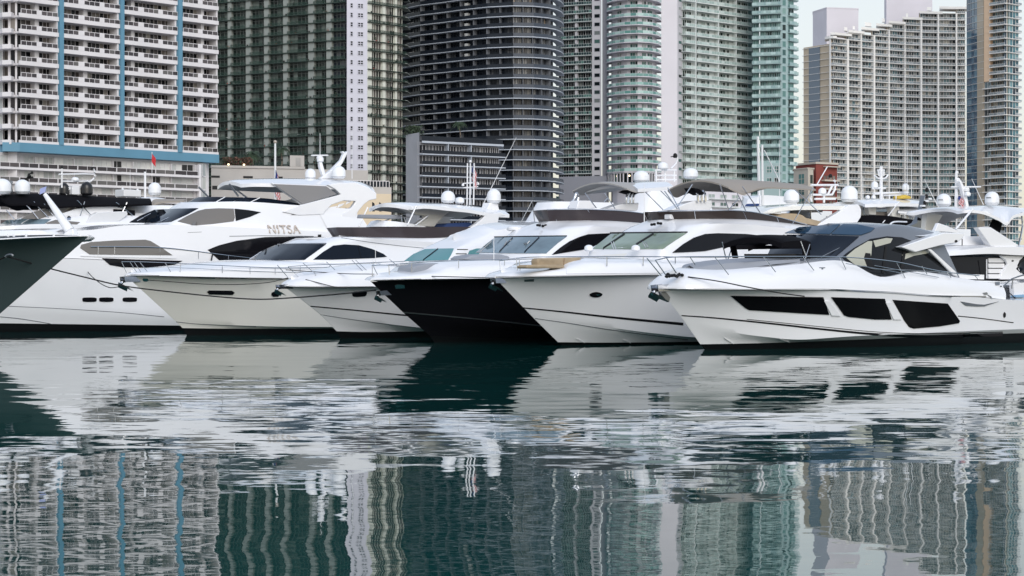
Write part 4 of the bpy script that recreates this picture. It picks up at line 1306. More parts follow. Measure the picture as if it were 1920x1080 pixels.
def flag(label, p, w, h, R, grp=None):
    """Striped flag hanging limp from its staff at p (top of the hoist)."""
    m = MB(); nx, ny = 8, 14
    V = {}
    for i in range(nx + 1):
        for j in range(ny + 1):
            x = w*i/nx; sag = 0.55*h*(i/nx)**1.2
            V[i, j] = Vector((p.x + x*0.62 + 0.02*math.sin(j*0.9), p.y + 0.12*w*math.sin(i*1.9 + j*0.25), p.z - h*j/ny - sag))
    for i in range(nx):
        for j in range(ny):
            c = 'flag_blue' if (i < 3 and j < 7) else ('flag_red' if (j % 2 == 0) else 'flag_white')
            m.face([V[i, j], V[i+1, j], V[i+1, j+1], V[i, j+1]], c)
    return tag(m.build('flag', smooth=True, weld=True), label, 'flag')
def rope(label, pts, r=0.022, sub=10, group='mooring ropes'):
    m = MB(); m.tube(catmull(pts, sub), r, 'rope_black', 6)
    return tag(m.build('mooring_rope', smooth=True), label, 'rope', group)
def anchor(b, px, py, n, sc=1.0):
    """Plough anchor in its bow roller: shank, two flukes and the roller cheeks."""
    c = b.P(px, py, n)
    f = -b.s
    U = Vector((0, 0, 1)); Rt = b.n
    m = MB()
    def pt(a, l, h): return c + f*a*sc + Rt*l*sc + U*h*sc
    m.tube([pt(-0.5, 0, 0.12), pt(0.1, 0, 0.05), pt(0.32, 0, -0.10)], 0.05*sc, 'steel', 6)
    a = b.root
    o = m.build('anchor', a, smooth=True)
    m = MB()
    for sg in (1, -1):
        m.face([pt(0.36, 0, -0.02), pt(0.20, 0.26*sg, -0.16), pt(-0.12, 0.20*sg, -0.30), pt(0.0, 0, -0.20)], 'steel_dark')
        m.face([pt(0.36, 0, -0.05), pt(0.0, 0, -0.24), pt(-0.12, 0.20*sg, -0.33), pt(0.20, 0.26*sg, -0.19)], 'steel_dark')
    m.build('fluke', o)
    m = MB()
    for sg in (1, -1):
        q = [pt(-0.55, 0.11*sg, 0.0), pt(0.18, 0.11*sg, -0.02), pt(0.22, 0.11*sg, 0.16), pt(-0.55, 0.11*sg, 0.22)]
        w = Rt*0.03*sg*sc
        m.hexa([q[0], q[1], q[1] + w, q[0] + w, q[3], q[2], q[2] + w, q[3] + w], 'steel')
    m.tube([pt(0.16, -0.12, 0.02), pt(0.16, 0.12, 0.02)], 0.05*sc, 'rubber_black', 8)
    m.build('bow_roller', a)
def antenna(b, px, y0, y1, n, r=0.015, px2=None):
    p = b.P(px, y0, n); q = at(px2 if px2 is not None else px, y1, p.y)
    m = MB(); m.tube([p, q], r, 'plastic_white', 5, r*0.5)
    return m.build('antenna', b.root, smooth=True)
def radar(b, px, py, n, wpx, hpx):
    """Open-array scanner: pedestal and bar."""
    c = b.P(px, py, n); k = c.y/F
    m = MB(); m.lathe(c, [(0, 0), (0.16, 0), (0.18, 0.1), (0.14, hpx*k*0.7), (0, hpx*k*0.72)], 'plastic_white', 14)
    o = m.build('radar', b.root, smooth=True)
    m = MB(); m.box((c.x, c.y, c.z + hpx*k*0.85), wpx*k, 0.14, hpx*k*0.28, 'plastic_white', -0.12)
    md = m.build('scanner_bar', o).modifiers.new('bevel', 'BEVEL'); md.width = 0.03; md.segments = 2
GRP = 'motor yachts moored stern to the dock'
# ------------------------------------------------------------------ right-hand sport cruiser with the dark glass roof
def cruiser():
    b = Boat('sport_cruiser', 'white sport cruiser with blue glass roof and three black hull windows, nearest at right', 1320, 656, 74.5, 45, group=GRP)
    b.hull([
        dict(px=[(1240, 543), (1300, 543), (1400, 544), (1540, 543), (1620, 546), (1673, 548), (1753, 554), (1840, 557), (1886, 563)], B=2.55, Lf=10, p=2.3),
        dict(px=[(1286, 607), (1340, 617), (1400, 628), (1493, 638), (1600, 630), (1740, 624), (1884, 618)], B=2.45, Lf=10.5, p=2.1),
        dict(px=[(1313, 645.5), (1400, 644), (1493, 641.5), (1600, 637), (1740, 631), (1884, 625.5)], B=2.3, Lf=10.5, p=2.0)],
        18.6, ['gelcoat', 'gelcoat', 'boot_black'], flare=1.6)
    rows = [
        [(1241, 542, 0), (1290, 542, .9), (1370, 543, 1.6), (1480, 543, 2.15), (1580, 544, 2.38), (1660, 547, 2.46), (1760, 554, 2.48), (1830, 556, 2.42), (1886, 562, 2.36)],
        [(1244, 536, 0), (1288, 531, .82), (1370, 525, 1.5), (1480, 520, 2.05), (1580, 522, 2.30), (1660, 530, 2.42), (1760, 533, 2.44), (1830, 540, 2.38), (1886, 550, 2.3)],
        [(1262, 519, 0), (1292, 509, .55), (1370, 507, 1.2), (1480, 497, 1.7), (1580, 489, 1.98), (1650, 519, 2.22), (1720, 509, 2.22), (1800, 521, 2.2), (1880, 534, 2.15)]]
    b.net('topside', rows, 'gelcoat', sub=6, vsub=3, smooth_v=True, camber=0.12)
    # sun pad on the foredeck
    b.net('sun_pad', [[(1300, 510, 0), (1306, 509, .35), (1360, 508, .95), (1440, 497, 1.3), (1500, 491, 1.4)],
                      [(1300, 503, 0), (1306, 502, .3), (1360, 494, .85), (1440, 489, 1.2), (1500, 486, 1.3)]], 'pad_grey', sub=4, camber=0.1)
    # cabin shell: windscreen, silver arch and glass roof
    b.net('deckhouse', [
        [(1488, 497, 0), (1528, 496, 1.02), (1562, 495, 1.75), (1610, 510, 2.02), (1650, 524, 2.12), (1720, 514, 2.1), (1800, 522, 2.05)],
        [(1530, 441, 0), (1578, 443, .95), (1614, 444, 1.5), (1640, 436, 1.62), (1672, 431, 1.66), (1715, 434, 1.66), (1765, 446, 1.64)],
        [(1552, 424, 0), (1590, 423, .75), (1622, 422, 1.15), (1648, 421, 1.28), (1680, 421, 1.32), (1718, 427, 1.32), (1766, 440, 1.3)]],
        'gelcoat_grey', sub=6, vsub=4, smooth_v=True, camber=0.10, ang=50)
    t = b.on('deckhouse')
    b.decal('windscreen', [(1440, 478), (1452, 452), (1470, 441), (1500, 441), (1560, 442.5), (1610, 444.5), (1590, 462), (1566, 482), (1500, 484)], 'glass_navy', tree=t)
    for q in ([(1472, 438), (1500, 427), (1545, 424), (1575, 421.5), (1568, 429), (1556, 440), (1500, 439)],
              [(1559, 440), (1572, 428), (1581, 421.5), (1606, 421.5), (1640, 429), (1633, 435), (1614, 441.5), (1596, 441.5)]):
        b.decal('roof_glass', q, 'glass_blue', tree=t, off=0.035)
    b.decal('side_window', [(1578, 483), (1586, 476), (1600, 466), (1630, 449), (1662, 443.5), (1690, 445.5), (1717, 455), (1743, 469), (1785, 505), (1753, 513), (1713, 510), (1677, 521), (1652, 520), (1620, 507), (1600, 503)], 'glass_smoke', tree=t)
    # interior glimpses: panes painted pale as if lit, seat backs and pillars seen in the side glass
    for q, mt in (([(1584, 483), (1602, 468), (1626, 453), (1634, 453), (1632, 478), (1628, 500), (1604, 499)], 'glass_cream'),
                  ([(1636, 452), (1660, 447), (1672, 448), (1668, 456), (1640, 464)], 'glass_cream'),
                  ([(1690, 478), (1712, 472), (1738, 470), (1741, 475), (1712, 480), (1692, 488)], 'glass_cream')):
        b.decal('window_pane', q, mt, off=0.045, tree=t)
    for q in ([(1625, 503), (1618, 485), (1621, 475), (1630, 476), (1636, 507)], [(1651, 512), (1658, 462), (1662, 462), (1656, 513)], [(1692, 470), (1697, 470), (1690, 512), (1685, 512)]):
        b.decal('seat_back', q, 'rubber_black', off=0.052, tree=t)
    for p in ([(1599, 503), (1618, 500), (1640, 505), (1700, 507), (1760, 511)],):
        b.line('window_bar', p, 1.6, 'steel_dark', tree=t, off=0.058)
    b.plate('wing', [(1690, 463), (1738, 446), (1772, 436), (1808, 437), (1806, 446), (1795, 455), (1760, 461), (1716, 473)], 2.15, 0.35, 'gelcoat', mirror=True)
    b.plate('pillar', [(1741, 468), (1746, 467), (1792, 509), (1797, 520), (1788, 516)], 2.1, 0.1, 'gelcoat')
    b.net('aft_roof', [[(1690, 440, 1.6), (1730, 443, 1.8), (1772, 441, 2.0), (1806, 443, 2.0)], [(1690, 427, 1.0), (1730, 431, 1.2), (1772, 434, 1.4), (1806, 438, 1.5)]], 'gelcoat', sub=4, camber=0.06)
    t = b.bvh()
    b.decal('speaker', [(1791, 450), (1794, 450), (1795, 453), (1792, 455), (1789.5, 453)], 'rubber_black', tree=t, off=0.02)
    # hull windows, stripes and trim
    for q in ([(1369, 554.5), (1543, 557), (1554, 590), (1500, 587), (1404, 581), (1398, 578)],
              [(1558, 557), (1658, 560), (1671, 599), (1640, 599), (1590, 594), (1582, 591)],
              [(1673, 562), (1776, 569), (1799, 602), (1797, 606), (1760, 612), (1712, 616), (1704, 613), (1695, 601)]):
        b.decal('hull_window', q, 'glass_hull', tree=t, step=7)
    for q in ([(1544, 564), (1553, 564), (1575, 592), (1558, 591)], [(1659, 567), (1669, 567), (1689, 599), (1674, 599)]):
        b.decal('hull_fin', q, 'gelcoat', tree=t, off=0.05, depth=0.05)
    b.line('rub_rail', [(1243, 542.5), (1300, 542.5), (1400, 543.5), (1540, 543), (1620, 546), (1673, 548.5), (1753, 554.5), (1848, 556)], 2.4, 'steel_dark', tree=t, off=0.03)
    b.line('hull_stripe', [(1278, 591.5), (1340, 596), (1440, 606), (1540, 617), (1640, 626.5), (1740, 630.5), (1880, 627)], [1.6, 5.5], 'stripe_black', tree=t)
    b.line('hull_stripe', [(1400, 598.5), (1440, 602.5), (1540, 612.5), (1640, 622), (1740, 625.5), (1880, 622.5)], [0.8, 1.2], 'stripe_black', tree=t)
    b.line('aft_stripe', [(1796, 592.5), (1840, 597), (1900, 605)], 1.6, 'stripe_black', tree=t)
    b.decal('air_scoop', [(1800, 565), (1830, 570), (1845, 571), (1872, 565), (1845, 574), (1830, 574.5), (1810, 573)], 'gelcoat_grey', tree=t)
    b.decal('exhaust_port', [(1881, 588), (1883, 585), (1885.5, 588), (1885, 594), (1882, 596), (1880.5, 592)], 'rubber_black', tree=t, off=0.02)
    for q in ([(1842, 549), (1849, 548), (1851, 552), (1845, 553)], [(1851, 553), (1857, 556), (1859, 560), (1853, 559)], [(1865, 530), (1873, 529), (1873, 535), (1866, 535)]):
        b.decal('fairlead', q, 'steel_dark', tree=t, off=0.04)
    b.decal('maker_mark', [(1536, 501.5), (1547, 501.5), (1547, 503), (1543.5, 503), (1543, 505.5), (1540, 505.5), (1540, 503), (1536, 503)], 'steel_dark', tree=t, off=0.012)
    for p in ([(1358, 633), (1375, 644)], [(1462, 635), (1480, 641)]):
        b.line('spray_rail', p, 1.2, 'gelcoat', tree=t, off=0.03, sub=2)
    # foredeck canopy: black top on bright poles, smoked mesh sides
    top_shell(b, 'bow_canopy', [(1466, 456, 1.3), (1476, 453, 1.38), (1500, 451, 1.4), (1518, 453, 1.4), (1521, 460, 1.4)], [(1410, 445, 0), (1418, 441, 0), (1440, 440, 0), (1462, 441, 0), (1468, 446, 0)], 'canvas_black', 0.18, None)
    b.plate('canopy_side', [(1368, 456), (1380, 456), (1385, 484), (1374, 484)], -1.3, 0.03, 'canvas_black')
    b.plate('canopy_side', [(1380, 460), (1520, 460), (1520, 466), (1382, 468)], 0.0, 0.03, 'canvas_black')
    b.plate('canopy_side', [(1503, 456), (1518, 456), (1520, 485), (1506, 485)], 1.4, 0.03, 'canvas_black')
    b.plate('canopy_mesh', [(1396, 476), (1505, 476), (1506, 484), (1397, 484)], 1.25, 0.03, 'glass_smoke')
    for f in ([(1354, 454, -1.3), (1362, 488, -1.3)], [(1374, 458, -1.3), (1365, 486, -1.3)], [(1501, 452, 1.4), (1512, 482, 1.45)], [(1518, 458, 1.4), (1508, 489, 1.45)]):
        b.tube('canopy_pole', f, 0.022, 'steel')
    b.rail([(1228, 488, .25), (1262, 482, .8), (1340, 481, 1.5), (1440, 481, 2.05), (1540, 481, 2.25), (1600, 483, 2.3), (1680, 491, 2.4), (1760, 508, 2.4), (1836, 517, 2.35)],
           [((1340, 482, 1.5), (1366, 515, 1.55)), ((1432, 481.5, 2.0), (1454, 510, 2.0)), ((1506, 481, 2.2), (1526, 507, 2.15)), ((1575, 482, 2.28), (1586, 505, 2.2)),
            ((1681, 491, 2.4), (1697, 521, 2.35)), ((1729, 499, 2.4), (1738, 514, 2.35)), ((1777, 511, 2.4), (1783, 521, 2.35)), ((1828, 517, 2.35), (1833, 523, 2.3)),
            ((1229, 488, .3), (1252, 521, .35)), ((1213, 484, .3), (1240, 517, .35)), ((1250, 484, .6), (1268, 512, .6)), ((1294, 482, 1.1), (1303, 497, 1.1))], 0.02)
    b.tube('rail_wire', [(1640, 498, 2.38), (1700, 509, 2.4), (1760, 520, 2.4)], 0.012, 'steel')
    b.tube('rail_wire', [(1586, 494, 2.3), (1640, 503, 2.38), (1690, 512, 2.4)], 0.012, 'steel')
    b.tube('wiper', [(1540, 482, 1.2), (1578, 463, 1.35)], 0.02, 'steel_dark')
    anchor(b, 1236, 545, 0, 1.15)
    m = MB()
    R = random.Random(2)
    for k in range(16):
        p = b.P(1250 + k*2.4, 516 + R.uniform(-2, 2.5), .35 + R.uniform(-.1, .2)); m.lathe(p, [(0, -.06), (.06, -.03), (.07, .02), (0, .06)], 'rubber_black', 6)
    m.build('anchor_chain', b.root, smooth=True)
    b.plate('bow_guard', [(1238, 546), (1257, 548), (1258, 556), (1255, 567), (1248, 563), (1240, 553)], 0.06, 0.12, 'steel_dark')
    # swim platform
    b.box('swim_platform', 1893, 622, 0.4, 2.0, 3.6, 0.25, 'gelcoat')
    return b
B6 = cruiser()

# ------------------------------------------------------------------ flybridge yacht with tan cushions
def fly_common(b, dx, M):
    pass
def yacht_tan():
    b = Boat('flybridge_yacht', 'white flybridge yacht with tan bow cushions and a green reflection painted in the windscreen', 1047, 649, 80, 45, group=GRP)
    b.hull([
        dict(px=[(928, 521), (1000, 520), (1100, 518), (1180, 517), (1233, 516.5), (1400, 519), (1560, 522)], B=2.7, Lf=10.5, p=2.3),
        dict(px=[(1000, 596), (1060, 603), (1130, 612), (1200, 622), (1300, 633), (1400, 633), (1560, 628)], B=2.5, Lf=11, p=2.1),
        dict(px=[(1046, 641.5), (1120, 642.5), (1200, 642), (1300, 641), (1400, 638), (1560, 632)], B=2.3, Lf=11, p=2.0)],
        19, ['gelcoat', 'gelcoat', 'boot_black'], flare=1.6)
    b.net('topside', [
        [(929, 520.5, 0), (965, 519.5, .75), (1040, 518, 1.6), (1130, 516.5, 2.2), (1240, 515.5, 2.55), (1400, 517, 2.62), (1600, 522, 2.6)],
        [(931, 515, 0), (967, 513, .68), (1040, 508, 1.5), (1130, 500, 2.1), (1240, 497, 2.45), (1400, 500, 2.52), (1600, 508, 2.5)],
        [(940, 511, 0), (972, 507, .5), (1045, 504, 1.25), (1110, 489, 1.75), (1240, 487, 2.1), (1400, 490, 2.3), (1600, 496, 2.3)]],
        'gelcoat', sub=6, vsub=3, smooth_v=True, camber=0.10)
    b.net('deckhouse', [
        [(1163, 490, 0), (1217, 488, 1.37), (1247, 487, 1.96), (1308, 500, 2.15), (1420, 505, 2.2), (1600, 510, 2.22)],
        [(1168, 464, 0), (1222, 464, 1.33), (1250, 463, 1.9), (1312, 478, 2.1), (1420, 480, 2.15), (1600, 486, 2.15)],
        [(1208, 438, 0), (1258, 438, 1.3), (1292, 437, 1.8), (1335, 436, 1.92), (1420, 439, 1.98), (1560, 448, 1.98)],
        [(1231, 427, 0), (1263, 426, .92), (1292, 423, 1.5), (1352, 419, 1.97), (1430, 423, 1.99), (1560, 438, 1.98)],
        [(1238, 412, 0), (1272, 411, .7), (1309, 410.5, 1.25), (1382, 410.5, 1.6), (1440, 414, 1.65), (1560, 428, 1.65)]],
        'gelcoat', sub=6, vsub=3, camber=0.05, ang=40)
    t = b.on('deckhouse')
    b.decal('windscreen', [(1112, 466.5), (1146, 439.5), (1200, 438.8), (1287, 438), (1268, 450), (1243, 467), (1180, 467.5)], 'glass_green_reflect', tree=t)
    b.line('header_shadow_line', [(1144, 437.5), (1200, 437), (1289, 436)], 1.8, 'rubber_black', tree=t, off=0.03)  # black line paints the shadow under the roof overhang
    for p in ([(1132, 467), (1172, 439.5)], [(1193, 460), (1226, 439.5)]): b.line('mullion', p, 3.2, 'rubber_black', tree=t, off=0.05, sub=2)
    for p in ([(1146, 454, 0.0), (1151, 468, 0)], [(1150, 453, 0), (1155, 467, 0)], [(1205, 453, 1.1), (1213, 468, 1.1)], [(1210, 453, 1.2), (1217, 467, 1.2)]): b.tube('wiper', p, 0.018, 'steel')
    b.decal('side_window', [(1260, 474), (1280, 458), (1300, 446), (1321, 439), (1345, 437.5), (1400, 439), (1460, 446), (1440, 458), (1363, 462), (1322, 471), (1300, 472.5)], 'glass_black', tree=t)
    b.decal('cove_step', [(1100, 486), (1135, 478), (1175, 475), (1170, 482), (1125, 487)], 'gelcoat_warm', tree=t, off=0.01)
    # flybridge wind screen
    bot = [(1238, 412, 0), (1272, 411, .7), (1309, 410.5, 1.25), (1382, 410.5, 1.62), (1440, 414, 1.67), (1515, 423, 1.67)]
    top = [(1234, 396.5, 0), (1268, 395.5, .75), (1309, 395, 1.35), (1385, 395, 1.7), (1440, 403, 1.74), (1513, 421, 1.7)]
    b.net('flybridge_screen', [bot, top], 'acrylic_brown', sub=6, cap=False, ends=False)
    for p in ([(1304, 410.5, 1.22), (1302, 395, 1.3)], [(1400, 411, 1.66), (1393, 395.5, 1.72)], [(1460, 416, 1.69), (1456, 406, 1.74)]): b.tube('screen_joint', p, 0.015, 'steel')
    b.tube('screen_rail', top, 0.02, 'steel', 5)
    b.net('flybridge_coaming', [[(1420, 414, 1.66), (1480, 420, 1.66), (1540, 428, 1.66), (1600, 436, 1.66)], [(1424, 407, 1.6), (1480, 415, 1.6), (1540, 424, 1.6), (1600, 432, 1.6)]], 'acrylic_brown', sub=4)
    # bimini on bent poles
    top_shell(b, 'bimini', [(1366, 351, 1.55), (1380, 358, 1.65), (1394, 363, 1.7), (1410, 357, 1.7), (1440, 351, 1.7), (1530, 355, 1.7)],
              [(1306, 338, 0), (1318, 336, 0), (1335, 335, 0), (1360, 335.5, 0), (1400, 338, 0), (1490, 345, 0)], 'canvas_taupe', 0.06)
    for f in ([(1252, 352, .6), (1274, 393, 1.3)], [(1246, 358, 1.5), (1270, 392, 1.6)], [(1298, 346, 1.6), (1270, 388, 1.6)], [(1350, 346, 1.7), (1366, 392, 1.7)], [(1382, 362, 1.7), (1400, 399, 1.7)], [(1392, 350, 1.7), (1426, 400, 1.75)], [(1385, 372, 1.7), (1366, 394, 1.7)], [(1490, 355, 1.7), (1540, 402, 1.7)], [(1525, 352, 1.7), (1485, 421, 1.7)]):
        b.tube('bimini_pole', f, 0.02, 'steel')
    # console seat, horns, search light
    b.plate('helm_console', [(1258, 394), (1284, 382), (1300, 377), (1334, 375), (1336, 386), (1330, 396)], 0.7, 0.5, 'gelcoat')
    for x in (1312, 1319, 1326): b.tube('helm_seat_frame', [(x - 3, 378, .8), (x - 4, 364, .8), (x - 8, 358, .8)], 0.05, 'steel', 3)
    b.plate('bridge_backrest', [(1300, 352), (1312, 354), (1322, 362), (1318, 366), (1305, 360)], 0.9, 0.5, 'canvas_black')
    t = b.bvh()
    for p in ((1222, 421.5), (1227, 421), (1234, 419), (1239, 419.5)):
        b.box('horn', p[0], p[1] + 2, .25, 0.10, 0.10, 0.10, 'rubber_black')
    b.box('search_light', 1255, 411, .4, 0.25, 0.3, 0.18, 'plastic_white')
    for x, y, n in ((1104, 471, -1.6), (1192, 471, .9)): b.dome(x, y, n, 17, 12, 'gelcoat', 'deck_vent')
    # tan seating in the bow
    b.plate('seat_back', [(1008, 487), (1012, 484), (1092, 482.5), (1088, 490), (1070, 500), (1009, 500)], 1.15, 0.35, 'pad_tan', bev=0.06)
    b.plate('seat_cushion', [(987, 499), (991, 496.5), (1058, 496), (1060, 503), (988, 503.5)], 1.4, 0.5, 'pad_tan', bev=0.06)
    b.tube('seat_seam', [(1058, 484, 1.17), (1057, 500, 1.17)], 0.012, 'teak')
    t = b.bvh()
    b.decal('side_coaming', [(1062, 503), (1072, 494), (1086, 487), (1098, 484), (1240, 483), (1240, 512), (1062, 514)], 'gelcoat', tree=t, off=0.03)
    b.line('rub_rail', [(930, 520.5), (1000, 519.5), (1100, 517.5), (1233, 516)], 2.6, 'steel_dark', tree=t, off=0.03)
    b.line('hull_stripe', [(981, 577), (1060, 585), (1130, 593), (1200, 600), (1281, 607.5)], [1.8, 5.0], 'stripe_black', tree=t)
    b.line('hull_crease', [(1003, 597), (1060, 605), (1130, 616), (1200, 626), (1290, 637)], 1.0, 'gelcoat_grey', tree=t, off=0.008)
    b.decal('porthole', [(1105, 552), (1110, 549), (1118, 547.5), (1126, 549), (1129, 552), (1124, 556), (1115, 557), (1107, 555)], 'glass_black', tree=t, round_=True)
    b.decal('porthole_rim', [(1116, 552), (1121, 550.5), (1125, 552), (1121, 554)], 'steel', tree=t, off=0.045)
    b.decal('hawse_pipe', [(983, 524), (1001, 523), (1001, 527.5), (983, 528)], 'steel_dark', tree=t, off=0.02)
    for p in ([(1080, 634), (1096, 642)], [(1168, 636), (1182, 642)]): b.line('spray_rail', p, 1.2, 'gelcoat', tree=t, off=0.03, sub=2)
    b.rail([(968, 484, .5), (1000, 482, 1.0), (1040, 481.5, 1.5), (1138, 481, 2.2), (1206, 481, 2.45), (1300, 482, 2.6), (1370, 482, 2.6)],
           [((937, 489, .15), (938, 507, .2)), ((968, 484, .5), (970, 507, .55)), ((973, 483.5, .55), (975, 507, .6)), ((1138, 481, 2.2), (1138, 499, 2.2)), ((1206, 481, 2.45), (1206, 498, 2.45)), ((1266, 482, 2.55), (1266, 494, 2.5))], 0.02)
    b.tube('rail_wire', [(936, 489, .15), (952, 486, .35), (968, 484, .5)], 0.016, 'steel', 3)
    antenna(b, 1208, 417, 345, .5, 0.02)
    anchor(b, 932, 530, 0, 0.95)
    return b
B5 = yacht_tan()

# ------------------------------------------------------------------ black hulled yacht
def yacht_black():
    b = Boat('flybridge_yacht', 'black hulled flybridge yacht with white upper works and plum wind screen', 842, 645, 85, 45, group=GRP)
    b.hull([
        dict(px=[(694, 527), (773, 525), (873, 524), (927, 523), (1100, 522), (1300, 524)], B=2.75, Lf=11, p=2.3),
        dict(px=[(757, 587), (830, 595), (920, 603), (1013, 612), (1100, 620), (1300, 622)], B=2.55, Lf=11.5, p=2.1),
        dict(px=[(806, 630), (870, 632), (920, 634), (1013, 634), (1100, 633), (1300, 628)], B=2.35, Lf=11.5, p=2.0)],
        19, ['hull_black', 'hull_black', 'boot_black'], flare=1.6, deck='gelcoat')
    b.net('topside', [
        [(695, 526, 0), (740, 524.5, .85), (815, 523, 1.6), (900, 522, 2.2), (1000, 521, 2.55), (1120, 520, 2.65), (1320, 522, 2.65)],
        [(697, 521, 0), (742, 519.5, .8), (815, 514, 1.5), (900, 506, 2.1), (1000, 500, 2.45), (1120, 498, 2.55), (1320, 500, 2.55)],
        [(702, 518, 0), (748, 515, .65), (818, 509, 1.35), (850, 496, 1.5), (930, 490, 1.9), (1050, 488, 2.3), (1320, 492, 2.35)]],
        'gelcoat', sub=6, vsub=3, smooth_v=True, camber=0.1)
    b.net('deckhouse', [
        [(942, 494, 0), (992, 494, 1.37), (1026, 494, 1.98), (1090, 500, 2.15), (1180, 503, 2.17), (1330, 506, 2.17)],
        [(946, 474, 0), (997, 474, 1.33), (1031, 474, 1.92), (1092, 480, 2.1), (1180, 482, 2.12), (1330, 486, 2.12)],
        [(984, 445.5, 0), (1034, 445, 1.3), (1067, 444, 1.82), (1108, 439, 1.92), (1180, 437, 1.97), (1330, 442, 1.97)],
        [(1003, 434, 0), (1035, 432, .9), (1064, 428, 1.5), (1122, 425, 1.97), (1190, 427, 1.97), (1330, 436, 1.97)],
        [(1030, 415, 0), (1058, 414, .6), (1090, 413.5, 1.2), (1140, 414, 1.62), (1190, 417, 1.66), (1330, 428, 1.66)]],
        'gelcoat', sub=6, vsub=3, camber=0.05, ang=40)
    b.dome(965, 433, -1.5, 30, 10, 'gelcoat', 'deck_vent')
    t = b.on('deckhouse')
    b.decal('windscreen', [(893, 474), (928, 446.5), (985, 445.5), (1062, 444.5), (1046, 456), (1024, 475.5), (960, 475)], 'glass_steel_reflect', tree=t)
    b.line('header_shadow_line', [(927, 445), (985, 444), (1063, 443)], 1.4, 'rubber_black', tree=t, off=0.03)  # dark line drawn in for the overhang's shadow
    for p in ([(937, 473), (962, 447)], [(984, 474), (1012, 446)]): b.line('mullion', p, 2.6, 'glass_navy', tree=t, off=0.05, sub=2)
    for p in ([(935, 470, -.7), (958, 450, -.6)], [(940, 470, -.6), (950, 452, -.6)], [(982, 456, .6), (1001, 474, .7)], [(985, 455, .6), (1004, 473, .7)], [(975, 472, .5), (993, 452, .6)], [(900, 472, -1.4), (922, 452, -1.3)]): b.tube('wiper', p, 0.022, 'steel_dark')
    b.decal('side_window', [(1034, 478), (1052, 463), (1067, 453), (1084, 445), (1102, 439.5), (1150, 437), (1200, 438), (1200, 466), (1107, 466)], 'glass_black', tree=t)
    bot = [(1030, 415, 0), (1058, 414, .6), (1090, 413.5, 1.2), (1140, 414, 1.64), (1190, 417, 1.68), (1290, 426, 1.68)]
    top = [(1026, 393, 0), (1056, 392.5, .7), (1088, 392.5, 1.35), (1140, 394, 1.76), (1190, 398, 1.76), (1290, 412, 1.72)]
    b.net('flybridge_screen', [bot, top], 'acrylic_plum', sub=6, cap=False, ends=False)
    for p in ([(1044, 414.5, .3), (1036, 393, .2)], [(1113, 413, 1.4), (1102, 393, 1.5)], [(1167, 415, 1.66), (1158, 395, 1.76)]): b.tube('screen_joint', p, 0.017, 'steel')
    b.tube('screen_rail', top, 0.02, 'steel', 5)
    # bimini
    top_shell(b, 'bimini', [(1176, 353, 1.55), (1190, 358, 1.62), (1206, 359, 1.68), (1226, 354, 1.7)],
              [(1120, 342, 0), (1134, 340.5, 0), (1156, 341, 0), (1190, 344, 0)], 'canvas_grey', 0.06)
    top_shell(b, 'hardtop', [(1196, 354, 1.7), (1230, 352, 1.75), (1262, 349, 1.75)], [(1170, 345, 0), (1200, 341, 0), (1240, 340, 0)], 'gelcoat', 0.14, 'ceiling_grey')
    for f in ([(1206, 356, 1.68), (1243, 393, 1.7)], [(1234, 353, 1.7), (1274, 393, 1.7)], [(1097, 362, 1.4), (1118, 390, 1.4)], [(1134, 362, 1.6), (1153, 391, 1.6)], [(1140, 371, 1.6), (1133, 378, 1.6)]): b.tube('bimini_pole', f, 0.02, 'steel')
    b.plate('helm_console', [(1140, 391), (1160, 384), (1172, 381), (1198, 380), (1196, 394), (1190, 396)], 0.8, 0.5, 'gelcoat')
    for x in (1178, 1185, 1191): b.tube('helm_seat_frame', [(x - 4, 381, .9), (x - 3, 367, .9), (x + 3, 361, .9)], 0.05, 'steel', 3)
    b.plate('bridge_backrest', [(1178, 360), (1186, 356), (1207, 354), (1204, 361), (1192, 364)], 1.0, 0.6, 'canvas_black')
    b.plate('instrument_pod', [(1081, 391), (1086, 376), (1108, 376), (1117, 391)], .2, 0.5, 'gelcoat')
    b.tube('wheel_frame', [(1066, 391, -.4), (1077, 372, -.4), (1080, 363, -.4), (1084, 365, -.4), (1083, 376, -.4), (1074, 391, -.4)], 0.05, 'steel', 4)
    for p in ((1008, 423.5), (1012, 424), (1018, 425), (1023, 424)): b.box('horn', p[0], p[1] + 1, .1, 0.10, 0.10, 0.10, 'rubber_black')
    t = b.bvh()
    b.line('rub_rail', [(695, 526.5), (773, 524.5), (873, 523.5), (930, 522.5)], 1.8, 'steel', tree=t, off=0.03)
    b.line('hull_stripe', [(756, 585.5), (830, 592), (920, 600.5), (1015, 611)], [1.6, 2.2], 'steel_dark', tree=t, off=0.02)
    b.decal('hawse_pipe', [(740, 535), (746, 533), (758, 534), (759, 540), (742, 541)], 'steel', tree=t, off=0.02)
    b.plate('spray_cover', [(873, 486), (882, 480), (905, 476.5), (940, 477), (958, 481), (956, 488), (900, 490)], 0.5, 1.0, 'pad_grey', bev=0.08)
    b.plate('sun_pad', [(772, 512), (776, 500), (800, 494), (826, 493), (845, 496), (826, 502), (815, 511)], .7, 0.9, 'pad_grey', bev=0.06)
    b.rail([(726, 497, .6), (740, 495.5, .85), (800, 491, 1.4), (880, 488, 2.0), (975, 486, 2.4), (1050, 484, 2.55)],
           [((698, 499, .05), (698, 519, .05)), ((700, 499, .1), (708, 515, .15)), ((729, 497, .65), (730, 515, .65)), ((860, 488.5, 1.9), (860, 503, 1.9)), ((946, 486.5, 2.3), (946, 498, 2.3)), ((772, 493, 1.2), (772, 511, 1.2))], 0.018)
    b.tube('rail_wire', [(697, 498, .05), (712, 497, .35), (728, 497, .62)], 0.016, 'steel', 3)
    antenna(b, 926, 492, 443, 1.4, 0.018)
    anchor(b, 716, 553, 0, 0.9)
    return b
B4 = yacht_black()

